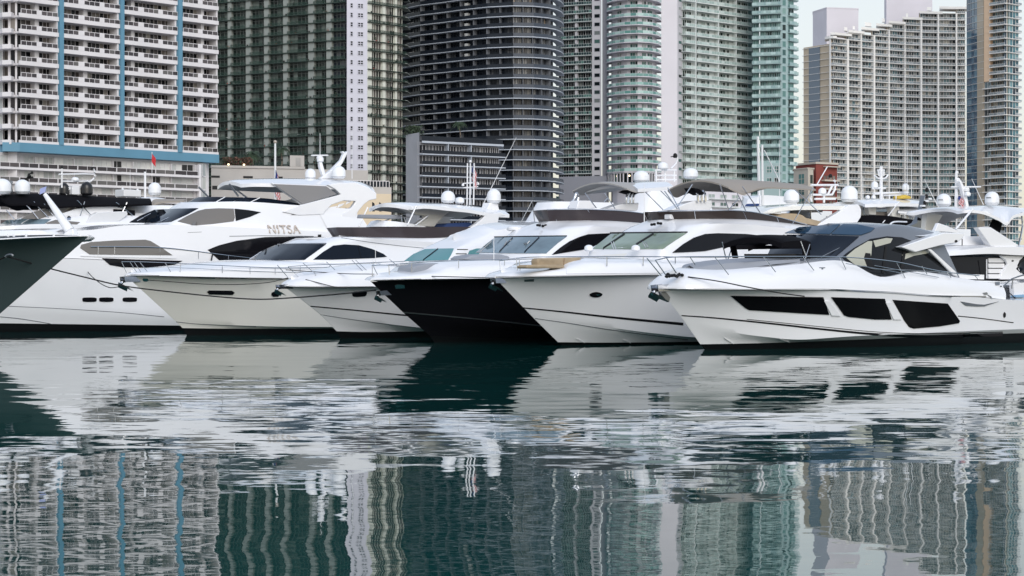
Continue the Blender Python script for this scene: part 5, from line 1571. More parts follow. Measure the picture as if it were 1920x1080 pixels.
# ------------------------------------------------------------------ small express yacht
def yacht_small():
    b = Boat('express_yacht', 'small white express yacht with a turquoise reflection painted in the windscreen, tucked before the black hull', 636, 632, 91, 45, group=GRP)
    b.hull([
        dict(px=[(533, 537), (547, 538), (620, 538.5), (697, 538), (800, 538), (950, 540)], B=2.1, Lf=9, p=2.2),
        dict(px=[(601, 590), (660, 599), (720, 607), (780, 614), (850, 617), (950, 617)], B=1.95, Lf=9, p=2.1),
        dict(px=[(631, 621), (680, 622.5), (740, 622), (800, 621), (950, 618)], B=1.85, Lf=9, p=2.0)],
        15, ['gelcoat', 'gelcoat', 'boot_black'], flare=1.6)
    b.net('topside', [
        [(534, 537, 0), (556, 537.5, .55), (610, 538, 1.2), (680, 537.5, 1.75), (760, 537, 2.0), (960, 539, 2.02)],
        [(537, 530, 0), (560, 529, .5), (612, 524, 1.1), (680, 518, 1.6), (760, 514, 1.9), (960, 516, 1.92)],
        [(546, 524, 0), (568, 520, .35), (620, 512, .9), (690, 503, 1.3), (760, 499, 1.6), (960, 500, 1.7)]],
        'gelcoat', sub=6, vsub=3, smooth_v=True, camber=0.16)
    b.net('deckhouse', [
        [(788, 506, 0), (823, 506, .92), (843, 506, 1.32), (900, 507, 1.52), (960, 508, 1.54), (1040, 510, 1.54)],
        [(793, 488.5, 0), (826, 488, .88), (845, 487.5, 1.27), (900, 489, 1.46), (960, 489, 1.48), (1040, 491, 1.48)],
        [(822, 467, 0), (847, 466.5, .85), (862, 466, 1.2), (905, 463, 1.36), (960, 461, 1.38), (1040, 461, 1.38)],
        [(850, 450, 0), (878, 446, .7), (905, 441, 1.0), (935, 431, 1.1), (975, 426, 1.1), (1040, 426, 1.1)]],
        'gelcoat', sub=6, vsub=3, camber=0.25, ang=45)
    t = b.on('deckhouse')
    b.decal('windscreen', [(758, 490), (776, 477), (797, 468), (825, 467), (851, 466.5), (846, 478), (840, 487.5), (800, 489)], 'glass_teal_reflect', tree=t)
    b.line('mullion', [(794, 489), (822, 467.5)], 2.0, 'glass_navy', tree=t, off=0.05, sub=2)
    for y in (468, 476, 484): b.line('vent_slot', [(857 - (y-468)*0.3, y), (877 - (y-468)*0.3, y)], 1.4, 'rubber_black', tree=t, off=0.02, sub=2)
    b.decal('side_window', [(873, 486), (880, 470), (893, 466), (905, 466), (890, 486)], 'glass_teal_reflect', tree=t)
    t = b.bvh()
    b.line('rub_rail', [(535, 537.5), (620, 538.5), (700, 538)], 2.0, 'steel_dark', tree=t, off=0.03)
    b.line('hull_stripe', [(582, 574), (660, 581), (750, 590), (800, 594)], [1.6, 3.0], 'stripe_black', tree=t)
    b.line('hull_crease', [(601, 590), (660, 599), (720, 607), (780, 614)], 0.9, 'gelcoat_grey', tree=t, off=0.008)
    b.decal('hull_port', [(661, 548), (668, 546.5), (686, 546.5), (687, 551), (683, 555), (664, 556), (660, 552)], 'glass_black', tree=t, round_=True)
    b.box('cleat', 592, 521, .6, 0.12, 0.10, 0.12, 'steel_dark')
    b.plate('fore_hatch', [(700, 503), (716, 493), (748, 492), (760, 498), (740, 505)], .45, .9, 'gelcoat')
    b.plate('deck_cushion', [(640, 504), (656, 500), (706, 496), (720, 498), (700, 505)], .5, .9, 'gelcoat')
    b.rail([(540, 500, .2), (580, 497, .7), (640, 495, 1.2), (704, 492, 1.55), (760, 490, 1.8)],
           [((568, 493, .5), (594, 516, .55)), ((540, 500, .2), (560, 520, .2)), ((612, 491, 1.0), (628, 506, 1.0)), ((660, 488, 1.3), (680, 508, 1.35)), ((667, 488, 1.3), (693, 512, 1.4)), ((730, 486, 1.6), (752, 504, 1.65)), ((520, 497, .1), (540, 520, .05))], 0.016)
    b.tube('handrail', [(700, 490, .9), (702, 500, .9), (730, 508, .9)], 0.018, 'steel', 3)
    antenna(b, 704, 511, 457, 1.2, 0.016)
    anchor(b, 528, 541, 0, 0.95)
    return b
B3 = yacht_small()

# ------------------------------------------------------------------ yacht with hardtop, warm light tinted into its hull colour
def yacht_warm():
    b = Boat('flybridge_yacht', 'white flybridge yacht, warm light painted into its hull, with hardtop and plum band, before the largest yacht', 345, 629, 96.5, 45, group=GRP)
    b.hull([
        dict(px=[(236, 517), (246, 516.5), (310, 519), (379, 521), (450, 522), (527, 523), (700, 526), (900, 530)], B=2.7, Lf=11, p=2.3),
        dict(px=[(329, 602), (380, 606), (440, 610), (520, 612.5), (620, 613), (700, 613), (900, 612)], B=2.5, Lf=11.5, p=2.1),
        dict(px=[(342, 615), (400, 616), (480, 616.5), (560, 616), (620, 615.5), (700, 615), (900, 613)], B=2.4, Lf=11.5, p=2.0)],
        19, ['gelcoat_warm', 'gelcoat_warm', 'boot_black'], flare=1.6)
    b.net('topside', [
        [(237, 516.5, 0), (270, 516.5, .7), (340, 518, 1.5), (430, 520, 2.2), (540, 522, 2.55), (700, 525, 2.62), (900, 529, 2.6)],
        [(240, 513, 0), (272, 511.5, .62), (342, 508, 1.4), (430, 503, 2.1), (540, 500, 2.45), (700, 503, 2.5), (900, 508, 2.5)],
        [(246, 511, 0), (280, 508, .5), (345, 503, 1.2), (440, 494, 1.8), (540, 491, 2.1), (700, 496, 2.25), (900, 501, 2.25)]],
        'gelcoat', sub=6, vsub=3, smooth_v=True, camber=0.12)
    b.net('deckhouse', [
        [(504, 505, 0), (547, 504, 1.32), (575, 504, 1.93), (640, 508, 2.15), (720, 510, 2.17), (930, 514, 2.17)],
        [(508, 487.5, 0), (549, 487.5, 1.28), (577, 487.5, 1.87), (642, 489, 2.08), (722, 491, 2.1), (930, 496, 2.1)],
        [(553, 459, 0), (590, 458.5, 1.25), (616, 458, 1.75), (662, 457, 1.88), (730, 461, 1.95), (930, 470, 1.95)],
        [(580, 449.5, 0), (606, 447, .9), (634, 444.5, 1.5), (690, 446, 1.98), (760, 451, 1.98), (930, 460, 1.98)],
        [(636, 443, 0), (654, 443, .5), (676, 443.5, 1.0), (745, 445.5, 1.62), (813, 446, 1.75), (930, 440, 1.75)]],
        'gelcoat', sub=6, vsub=3, camber=0.05, ang=40)
    t = b.on('deckhouse')
    b.decal('windscreen', [(468, 487), (490, 472), (516, 460.5), (560, 459), (611, 458.5), (594, 471), (571, 487.5), (510, 488)], 'glass_navy', tree=t)
    b.decal('side_window', [(587, 487), (605, 473), (624, 461), (645, 458.5), (672, 460), (697, 467), (718, 476), (725, 481.5), (700, 484), (664, 485.5), (625, 487)], 'glass_navy', tree=t)
    b.line('window_joint', [(670, 460), (676, 485)], 1.2, 'rubber_black', tree=t, off=0.05, sub=2)
    b.line('header_shadow_line', [(520, 459), (560, 457.5), (612, 457)], 1.2, 'gelcoat_grey', tree=t, off=0.03)  # grey line painted as shade along the top of the windscreen
    for p in ([(529, 486, .6), (581, 471, .75)], [(468, 486, -.6), (490, 472, -.5)]): b.tube('wiper', p, 0.02, 'steel')
    b.line('roof_shadow_line', [(640, 446), (700, 455), (780, 464), (860, 470)], 1.0, 'gelcoat_grey', tree=t, off=0.01)  # grey line painted as shade along the roof side
    bot = [(638, 444, 0), (656, 444, .5), (678, 444.5, 1.0), (745, 446, 1.64), (813, 446.5, 1.78), (862, 440, 1.8), (890, 431, 1.8)]
    top = [(630, 426, 0), (648, 426, .55), (670, 426, 1.08), (745, 426, 1.72), (813, 425.5, 1.86), (862, 425, 1.86), (892, 426, 1.84)]
    b.net('flybridge_screen', [bot, top], 'acrylic_plum', sub=6, cap=True, ends=False, camber=-0.05)
    b.line('screen_seam', [(737, 427), (737, 445)], 0.9, 'steel_dark', off=0.02, sub=2)
    b.line('screen_seam', [(806, 427), (806, 446)], 0.9, 'steel_dark', off=0.02, sub=2)
    b.net('bridge_seating', [[(700, 425, 0), (722, 425, .7), (760, 425, 1.1), (800, 426, 1.2)], [(708, 414, 0), (726, 414, .6), (756, 417, 1.0), (795, 424, 1.1)]], 'gelcoat', sub=4, camber=0.05)
    # hardtop, its props and arch
    top_shell(b, 'hardtop', [(766, 388, 1.35), (778, 386.5, 1.65), (800, 385, 1.8), (840, 389, 1.85), (880, 393, 1.85), (920, 400, 1.85), (955, 402, 1.8)],
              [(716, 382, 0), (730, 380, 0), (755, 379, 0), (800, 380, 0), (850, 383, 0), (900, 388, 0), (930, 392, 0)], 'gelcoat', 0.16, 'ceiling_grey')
    b.plate('arch', [(940, 398), (948, 404), (936, 406), (933, 423), (900, 433), (873, 443), (838, 449), (845, 441), (875, 430), (893, 420), (906, 409), (912, 402)], 1.85, 0.25, 'gelcoat', mirror=True)
    b.plate('arch_foot', [(845, 441), (900, 430), (960, 425), (960, 450), (840, 450)], 1.83, 0.3, 'gelcoat_warm', mirror=True)
    b.plate('centre_pillar', [(752, 389), (812, 387), (850, 391), (830, 408), (815, 425), (779, 424), (802, 408), (800, 404), (782, 403)], .5, 0.4, 'gelcoat_warm')
    b.mtube('hardtop_pole', [(781, 385, 1.75), (764, 422, 1.75)], 0.035, 'gelcoat')
    b.mtube('hardtop_pole', [(803, 404, 1.2), (778, 423, 1.6)], 0.035, 'gelcoat')
    b.plate('folded_cover', [(834, 424), (840, 419), (880, 417), (888, 419), (884, 427), (836, 427)], 1.2, 1.0, 'canvas_blue', bev=0.08)
    for f in ([(758, 408, .8), (762, 421, .8)], [(752, 403, .8), (754, 416, .8)], [(746, 406, .8), (772, 408, .8)]): b.tube('grab_rail', f, 0.03, 'steel')
    b.plate('bow_seat_back', [(676, 409), (678, 402), (752, 403), (754, 411)], .4, .3, 'pad_grey')
    b.dome(840, 380.5, .6, 26, 23); b.dome(926, 381, .9, 26, 27); b.dome(862, 381.5, .4, 17, 12)
    b.plate('dome_plinth', [(919, 380), (933, 380), (937, 396), (914, 394)], 1.0, 0.5, 'gelcoat')
    # light mast between the domes
    for x in (875.5, 881, 888): b.tube('mast_leg', [(x, 384, .3 + (x-880)*.02), (x + 1.0, 306, .3 + (x-880)*.02)], 0.035, 'plastic_white')
    for y in (352, 344): b.tube('mast_spreader', [(868, y, .2), (896, y - 2, .4)], 0.03, 'plastic_white')
    for x, y in ((868, 349), (896, 347), (882, 305)): b.dome(x, y, .3, 5, 5, 'plastic_white', 'mast_light')
    t = b.bvh()
    b.line('rub_rail', [(245, 516), (310, 518.5), (379, 520.5), (450, 521.5), (528, 522.5)], 2.2, 'steel_dark', tree=t, off=0.03)
    b.line('hull_crease', [(330, 603.5), (380, 608), (480, 612)], 1.0, 'gelcoat_grey', tree=t, off=0.008)
    b.decal('hull_port', [(388, 547), (392, 544.5), (435, 545), (440, 548.5), (436, 552.5), (392, 551.5)], 'glass_black', tree=t)
    b.decal('hull_port', [(509, 549), (513, 547), (522, 547), (525.5, 551), (521, 556), (512, 556), (508.5, 553)], 'glass_black', tree=t)
    b.decal('hawse_pipe', [(267, 523.5), (269, 521.5), (277, 522), (279, 525), (276, 527.5), (269, 527)], 'steel', tree=t, off=0.02)
    b.rail([(228, 491, .05), (260, 491, .55), (316, 493, 1.25), (420, 498, 2.15), (520, 502, 2.5), (620, 501, 2.65), (720, 500, 2.65)],
           [((228, 491, .05), (237, 511, .1)), ((244, 492, .3), (256, 510, .35)), ((252, 492, .4), (264, 510, .45)), ((262, 491, .55), (276, 509, .6)), ((310, 493, 1.2), (320, 510, 1.2)), ((338, 494, 1.4), (338, 510, 1.4)), ((417, 498, 2.1), (417, 512, 2.1)), ((469, 500, 2.35), (469, 514, 2.35)), ((516, 500, 2.5), (516, 514, 2.5)), ((563, 499, 2.6), (563, 509, 2.6)), ((620, 498, 2.65), (606, 508, 2.6))], 0.018)
    b.tube('rail_wire', [(316, 501, 1.25), (420, 506, 2.15), (520, 510, 2.5), (620, 509, 2.65)], 0.011, 'steel', 3)
    b.plate('fore_hatch', [(331, 508), (341, 504), (365, 505), (362, 510)], .6, .8, 'pad_grey')
    b.plate('sun_pad', [(366, 511), (378, 503), (420, 501), (432, 504), (428, 511)], .7, 1.0, 'gelcoat')
    anchor(b, 239, 528, 0, 1.3)
    antenna(b, 704, 499, 458, 2.4, 0.016)
    antenna(b, 905, 385, 258, .5, 0.02, 968)
    p = b.P(886, 306, .3)
    flag('small striped flag hanging on the light mast of the warm-tinted yacht', p, 0.32, 0.9, random)
    return b
B2 = yacht_warm()
# ------------------------------------------------------------------ the largest yacht, lettered on its side
def yacht_large():
    b = Boat('motor_yacht', 'largest white yacht lettered NITSA, with curved hardtop and long dark side windows', -330, 640, 102, 32, group=GRP)
    b.hull([
        dict(px=[(-392, 478), (-150, 481), (40, 483), (116, 484), (192, 487.5), (345, 498), (520, 505), (700, 511)], B=3.1, Lf=13, p=2.2),
        dict(px=[(-300, 575), (-120, 568), (14, 574), (120, 580), (226, 587), (306, 593), (420, 598), (700, 602)], B=3.0, Lf=14, p=2.1),
        dict(px=[(-270, 606), (-120, 606), (0, 606), (150, 608), (345, 610.5), (520, 612), (700, 614)], B=2.85, Lf=14, p=2.0)],
        31, ['gelcoat', 'gelcoat', 'boot_black'], flare=1.3, nt=60)
    b.net('upper_hull', [
        [(-390, 477, 0), (-150, 480, 2.1), (60, 482, 2.85), (195, 487, 3.06), (345, 498, 3.1), (520, 505, 3.1), (720, 512, 3.1)],
        [(-386, 462, 0), (-150, 462, 2.05), (60, 461, 2.8), (195, 463, 3.0), (345, 470, 3.08), (520, 475, 3.1), (720, 485, 3.1)],
        [(-378, 441, 0), (-150, 438, 1.9), (60, 435, 2.6), (169, 431, 2.8), (246, 422, 2.85), (400, 424, 2.95), (720, 440, 3.0)]],
        'gelcoat', sub=7, vsub=2, camber=0.1)
    b.net('deckhouse', [
        [(279, 421, 0), (304, 421, 1.4), (328, 422, 2.05), (400, 428, 2.65), (520, 440, 2.85), (670, 444, 2.85)],
        [(330, 391.5, 0), (352, 391.5, 1.3), (378, 390.5, 1.92), (440, 389.5, 2.42), (520, 397, 2.62), (670, 402, 2.7)],
        [(338, 381, 0), (365, 380.5, 1.25), (402, 378.5, 1.9), (470, 378.5, 2.38), (560, 385, 2.6), (670, 392, 2.66)]],
        'gelcoat', sub=7, vsub=3, camber=0.08, ang=40)
    b.net('aft_house', [[(640, 512, 3.0), (655, 490, 3.0), (700, 480, 3.0)], [(620, 440, 2.9), (650, 436, 2.9), (700, 440, 2.9)], [(600, 402, 2.7), (640, 402, 2.7), (680, 410, 2.7)]], 'gelcoat', sub=4, camber=0.05)
    t = b.on('deckhouse', 'upper_hull', 'aft_house')
    b.decal('windscreen', [(243, 417.5), (262, 406), (290, 394), (330, 392), (372, 391), (352, 402), (321, 416), (285, 418.5)], 'glass_navy', tree=t)
    for p in ([(257, 414, -1.0), (283, 400, -.8)], [(303, 414, 1.0), (331, 401, .9)]): b.tube('wiper', p, 0.02, 'steel')
    b.decal('upper_window', [(333, 415.5), (350, 406), (371, 396), (385, 392.5), (410, 391), (438, 391.5)] + [(440, 408), (438, 415), (400, 420), (364, 423)], 'glass_taupe', tree=t)
    b.decal('upper_window', [(439.5, 391.5), (465, 394), (489, 398), (468, 407), (442, 414.5)], 'glass_smoke', tree=t)
    b.decal('vent_fin', [(545, 403), (556, 400), (569, 396.5), (571, 403.5)], 'glass_black', tree=t)
    t = b.bvh()
    b.decal('long_window', [(150, 465), (152, 459), (170, 454), (215, 451), (272, 449.5), (282, 452), (305, 466), (323, 478.5), (240, 478), (168, 477)], 'glass_taupe', tree=t)
    b.decal('hull_slot', [(191, 484), (240, 486), (342, 489), (326, 497), (310, 502), (230, 501), (206, 497)], 'glass_black', tree=t)
    b.decal('side_recess', [(389, 468.5), (410, 460), (443, 451.5), (497, 444.5), (560, 443.5), (598, 444), (640, 446), (640, 500), (460, 500), (414, 491)], 'glass_black', tree=t, off=0.02)
    b.line('deck_moulding', [(430, 443), (497, 442), (588, 443)], 1.0, 'gelcoat_grey', tree=t, off=0.015)
    b.line('deck_moulding', [(150, 479.5), (200, 481), (330, 484)], 2.0, 'gelcoat', tree=t, off=0.05)
    b.line('door_seam', [(352, 478), (352, 436), (378, 435)], 0.7, 'gelcoat_grey', tree=t, off=0.01, sub=1)
    for x in (168, 199.5, 243.5):
        b.decal('porthole', [(x - 14, 561.5), (x - 11, 558), (x + 10, 558), (x + 13, 561.5), (x + 10, 565.5), (x - 11, 565.5)], 'glass_black', tree=t, round_=True)
    b.line('hull_crease', [(116, 484), (192, 488)], 1.0, 'gelcoat_grey', tree=t, off=0.01)
    b.line('hull_crease', [(15, 574), (120, 579), (226, 586), (308, 594)], 1.0, 'gelcoat_grey', tree=t, off=0.01)
    b.line('hull_crease', [(0, 594), (40, 598), (95, 607)], 1.2, 'gelcoat_grey', tree=t, off=0.01)
    b.decal('step_light', [(596, 440), (602, 439.5), (602, 445), (596, 445)], 'rubber_black', tree=t, off=0.03)
    # the name, raised letters lying on the side of the house
    cu = bpy.data.curves.new('name', 'FONT'); cu.body = 'NITSA'; cu.extrude = 0.03; cu.size = 1.0
    cu.space_character = 1.12
    fo = bpy.data.objects.new('name', cu); COL.objects.link(fo)
    dg = bpy.context.evaluated_depsgraph_get()
    me = bpy.data.meshes.new_from_object(fo.evaluated_get(dg))
    bpy.data.objects.remove(fo)
    p0 = t.ray_cast(CAM, ray(503, 437.5).normalized())[0]; p1 = t.ray_cast(CAM, ray(563, 438).normalized())[0]; p2 = t.ray_cast(CAM, ray(506, 422).normalized())[0]
    nrm = t.ray_cast(CAM, ray(530, 430).normalized())[1]
    if nrm.dot(CAM - p0) < 0: nrm = -nrm
    X = (p1 - p0); Y = (p2 - p0); Y = Y - X*(Y.dot(X)/X.dot(X))
    wmax = max(v.co.x for v in me.vertices); hmax = max(v.co.y for v in me.vertices)
    bs = BASE[b.root]
    m = MB()
    for v in me.vertices:
        m.v.append(tuple(p0 + X*(v.co.x/wmax) + Y*(v.co.y/hmax) + nrm*(0.06 + v.co.z)))
    for q in me.polygons: m.f.append(tuple(q.vertices)); m.m.append(m.mi('gold'))
    m.build('name_letters', b.root)
    # flybridge screens
    bot = [(350, 381, 0), (372, 381, 1.0), (404, 379.5, 1.65), (470, 379, 2.15), (520, 381.5, 2.3), (566, 386, 2.42)]
    top = [(372, 369.5, 0), (392, 369, .9), (422, 369.5, 1.5), (487, 371, 2.0), (530, 376, 2.15), (566, 383, 2.3)]
    b.net('flybridge_screen', [bot, top], 'glass_navy', sub=6, cap=False, ends=False)
    for i in (2, 3): b.tube('screen_joint', [bot[i], top[i]], 0.03, 'gelcoat')
    b.tube('screen_joint', [(437, 379, 1.9), (458, 370, 1.75)], 0.03, 'gelcoat')
    top_shell(b, 'hardtop', [(452, 345, 1.45), (475, 343.5, 2.0), (510, 344, 2.35), (560, 346, 2.5), (615, 348, 2.6), (650, 350, 2.6), (690, 354, 2.55), (705, 364, 2.5)],
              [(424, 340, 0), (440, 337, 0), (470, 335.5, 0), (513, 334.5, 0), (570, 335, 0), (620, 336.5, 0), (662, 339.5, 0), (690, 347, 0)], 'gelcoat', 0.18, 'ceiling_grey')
    b.plate('hardtop_arm', [(530, 397), (565, 384), (600, 375), (640, 364.5), (628, 354), (614, 346.5), (640, 343), (667, 342), (690, 351), (706, 362), (706, 373), (692, 376), (683, 383), (672, 396), (664, 412), (636, 412), (640, 402), (652, 396), (662, 386), (668, 377), (645, 376), (622, 384), (611, 395), (607, 402), (560, 404)], 2.72, 0.3, 'gelcoat', mirror=True)
    b.decal('speaker', [(582, 370), (586, 368), (590, 370), (590, 375), (586, 377), (582, 375)], 'rubber_black', off=0.02)
    b.plate('arm_glass', [(567, 383), (632, 364), (612, 349), (512, 345)], 2.62, 0.04, 'glass_arm')
    b.mtube('hardtop_strut', [(509, 343, 2.4), (566, 384, 2.45)], 0.05, 'gelcoat')
    b.mtube('hardtop_strut', [(430, 345, 1.9), (447, 368, 1.75)], 0.05, 'steel_dark')
    for k in range(3): b.plate('slat', [(616 + k*16, 397 - k*6.5), (628 + k*14, 392 - k*6), (634 + k*13, 386 - k*5), (620 + k*15, 388 - k*5)], 2.60, 0.05, 'gelcoat')
    b.plate('bridge_seat', [(470, 379), (480, 374), (540, 376), (560, 384), (500, 384)], 1.2, .8, 'ceiling_grey')
    # mast, domes, radar
    b.dome(582, 336, -.3, 20, 20); b.dome(635, 335, 1.0, 26, 24)
    b.plate('mast', [(600, 335), (622, 318), (640, 300), (645, 288), (641, 284), (645, 283.5), (647, 288), (652, 283), (651, 289), (643, 305), (632, 322), (626, 335)], .3, 0.3, 'gelcoat')
    b.plate('radar_arm', [(606, 331), (600, 313), (599, 304), (604, 303), (611, 328)], .3, 0.25, 'gelcoat')
    b.dome(600.5, 304, .2, 13, 11, name='small_dome')
    radar(b, 599.5, 299, .2, 33, 9)
    antenna(b, 600, 296, 250, .2, 0.02)
    b.rail([(170, 455.5 + 7, 3.05), (220, 462.5, 3.1), (300, 464, 3.1), (360, 470, 3.1), (420, 478, 3.1), (500, 487, 3.1)],
           [((215, 462.5, 3.1), (215, 478, 3.05)), ((184, 462.5, 3.1), (184, 478, 3.05)), ((300, 464, 3.1), (300, 486, 3.05)), ((372, 471.5, 3.1), (372, 485, 3.1)), ((428, 479, 3.1), (428, 492, 3.1))], 0.025)
    for p in ([(281, 477, 3.0), (281, 469, 3.0), (284, 467, 3.0), (297, 467, 3.0), (299, 486, 3.0)], [(250, 468, 2.9), (277, 468, 2.9), (278, 477, 2.95)], [(399, 475, 3.2), (396, 492, 3.2), (401, 500, 3.2)]):
        b.tube('boarding_gate', p, 0.035, 'rubber_black', 3)
    antenna(b, 660, 335, 240, 1.4, 0.02)
    return b
mat('glass_arm', (0.22, 0.22, 0.23), 0.1, spec=0.5)
B1 = yacht_large()

# ------------------------------------------------------------------ dark green bow at the left edge, bows to the right
def green_bow():
    b = Boat('classic_yacht', 'dark green hulled yacht at the left edge with a thick white spar over its bow', -62, 640, 88, 155, sgn=-1, group=GRP)
    b.hull([
        dict(px=[(166, 443.5), (140, 443.8), (100, 445), (50, 447), (0, 450), (-100, 457), (-220, 464)], B=3.0, Lf=11, p=2.2),
        dict(px=[(-10, 597), (-60, 600), (-140, 603), (-220, 606)], B=2.6, Lf=11, p=2.1),
        dict(px=[(-40, 622), (-90, 624), (-160, 626), (-220, 627)], B=2.4, Lf=11, p=2.0)],
        22, ['hull_green', 'hull_green', 'boot_black'], flare=1.5)
    b.net('cap_rail', [[(165, 443, 0), (140, 443.2, .55), (100, 444.2, 1.35), (50, 446.3, 2.1), (0, 449.3, 2.6), (-200, 462, 3.0)],
                       [(165, 441.5, 0), (140, 441.7, .54), (100, 442.6, 1.33), (50, 444.5, 2.08), (0, 447, 2.58), (-200, 459, 2.98)]], 'gelcoat', sub=6, camber=0.0, ends=False)
    b.net('bulwark_rail', [[(152, 440.5, .2), (100, 440.2, 1.25), (50, 441, 2.0), (0, 443, 2.5), (-200, 452, 2.9)], [(152, 439.3, .2), (100, 439, 1.25), (50, 439.6, 2.0), (0, 441.4, 2.5), (-200, 450, 2.9)]], 'gelcoat', sub=6, cap=False, ends=False)
    for x, n in ((150, .25), (101, 1.25), (49, 2.0), (26, 2.25), (15, 2.35), (-20, 2.6)): b.tube('rail_post', [(x, 444, n), (x, 438.5, n)], 0.05, 'gelcoat')
    b.net('foredeck_house', [[(120, 440, 0), (105, 440, .7), (70, 440, 1.3), (0, 442, 1.8), (-200, 450, 2.0)], [(112, 434, 0), (100, 434, .6), (70, 432, 1.2), (0, 432, 1.6), (-200, 438, 1.8)]], 'gelcoat', sub=5, camber=0.1)
    b.plate('mast_foot', [(119, 441), (138, 441), (136, 429), (122, 431)], .15, .3, 'gelcoat')
    b.tube('spar', [(131, 433, 0), (84, 364, 0)], 0.20, 'gelcoat', r2=0.08, seg=12)
    b.tube('hawse_pipe', [(10, 482, 2.28), (14, 478.5, 2.26), (21, 477.5, 2.22), (25, 480, 2.2)], 0.05, 'steel_dark', 3)
    b.tube('stay', [(84, 364, 0), (88, 348, 0)], 0.012, 'steel')
    p = b.P(88, 349, 0)
    m = MB(); m.face([p, p + Vector((-0.28, 0.03, -.10)), p + Vector((-0.30, 0.06, -.33)), p + Vector((-0.05, 0.02, -.22))], 'flag_light')
    tag(m.build('pennant'), 'tiny pale blue pennant above the white spar of the green yacht', 'pennant')
    return b
mat('flag_light', (0.35, 0.40, 0.68), 0.8)
B0 = green_bow()

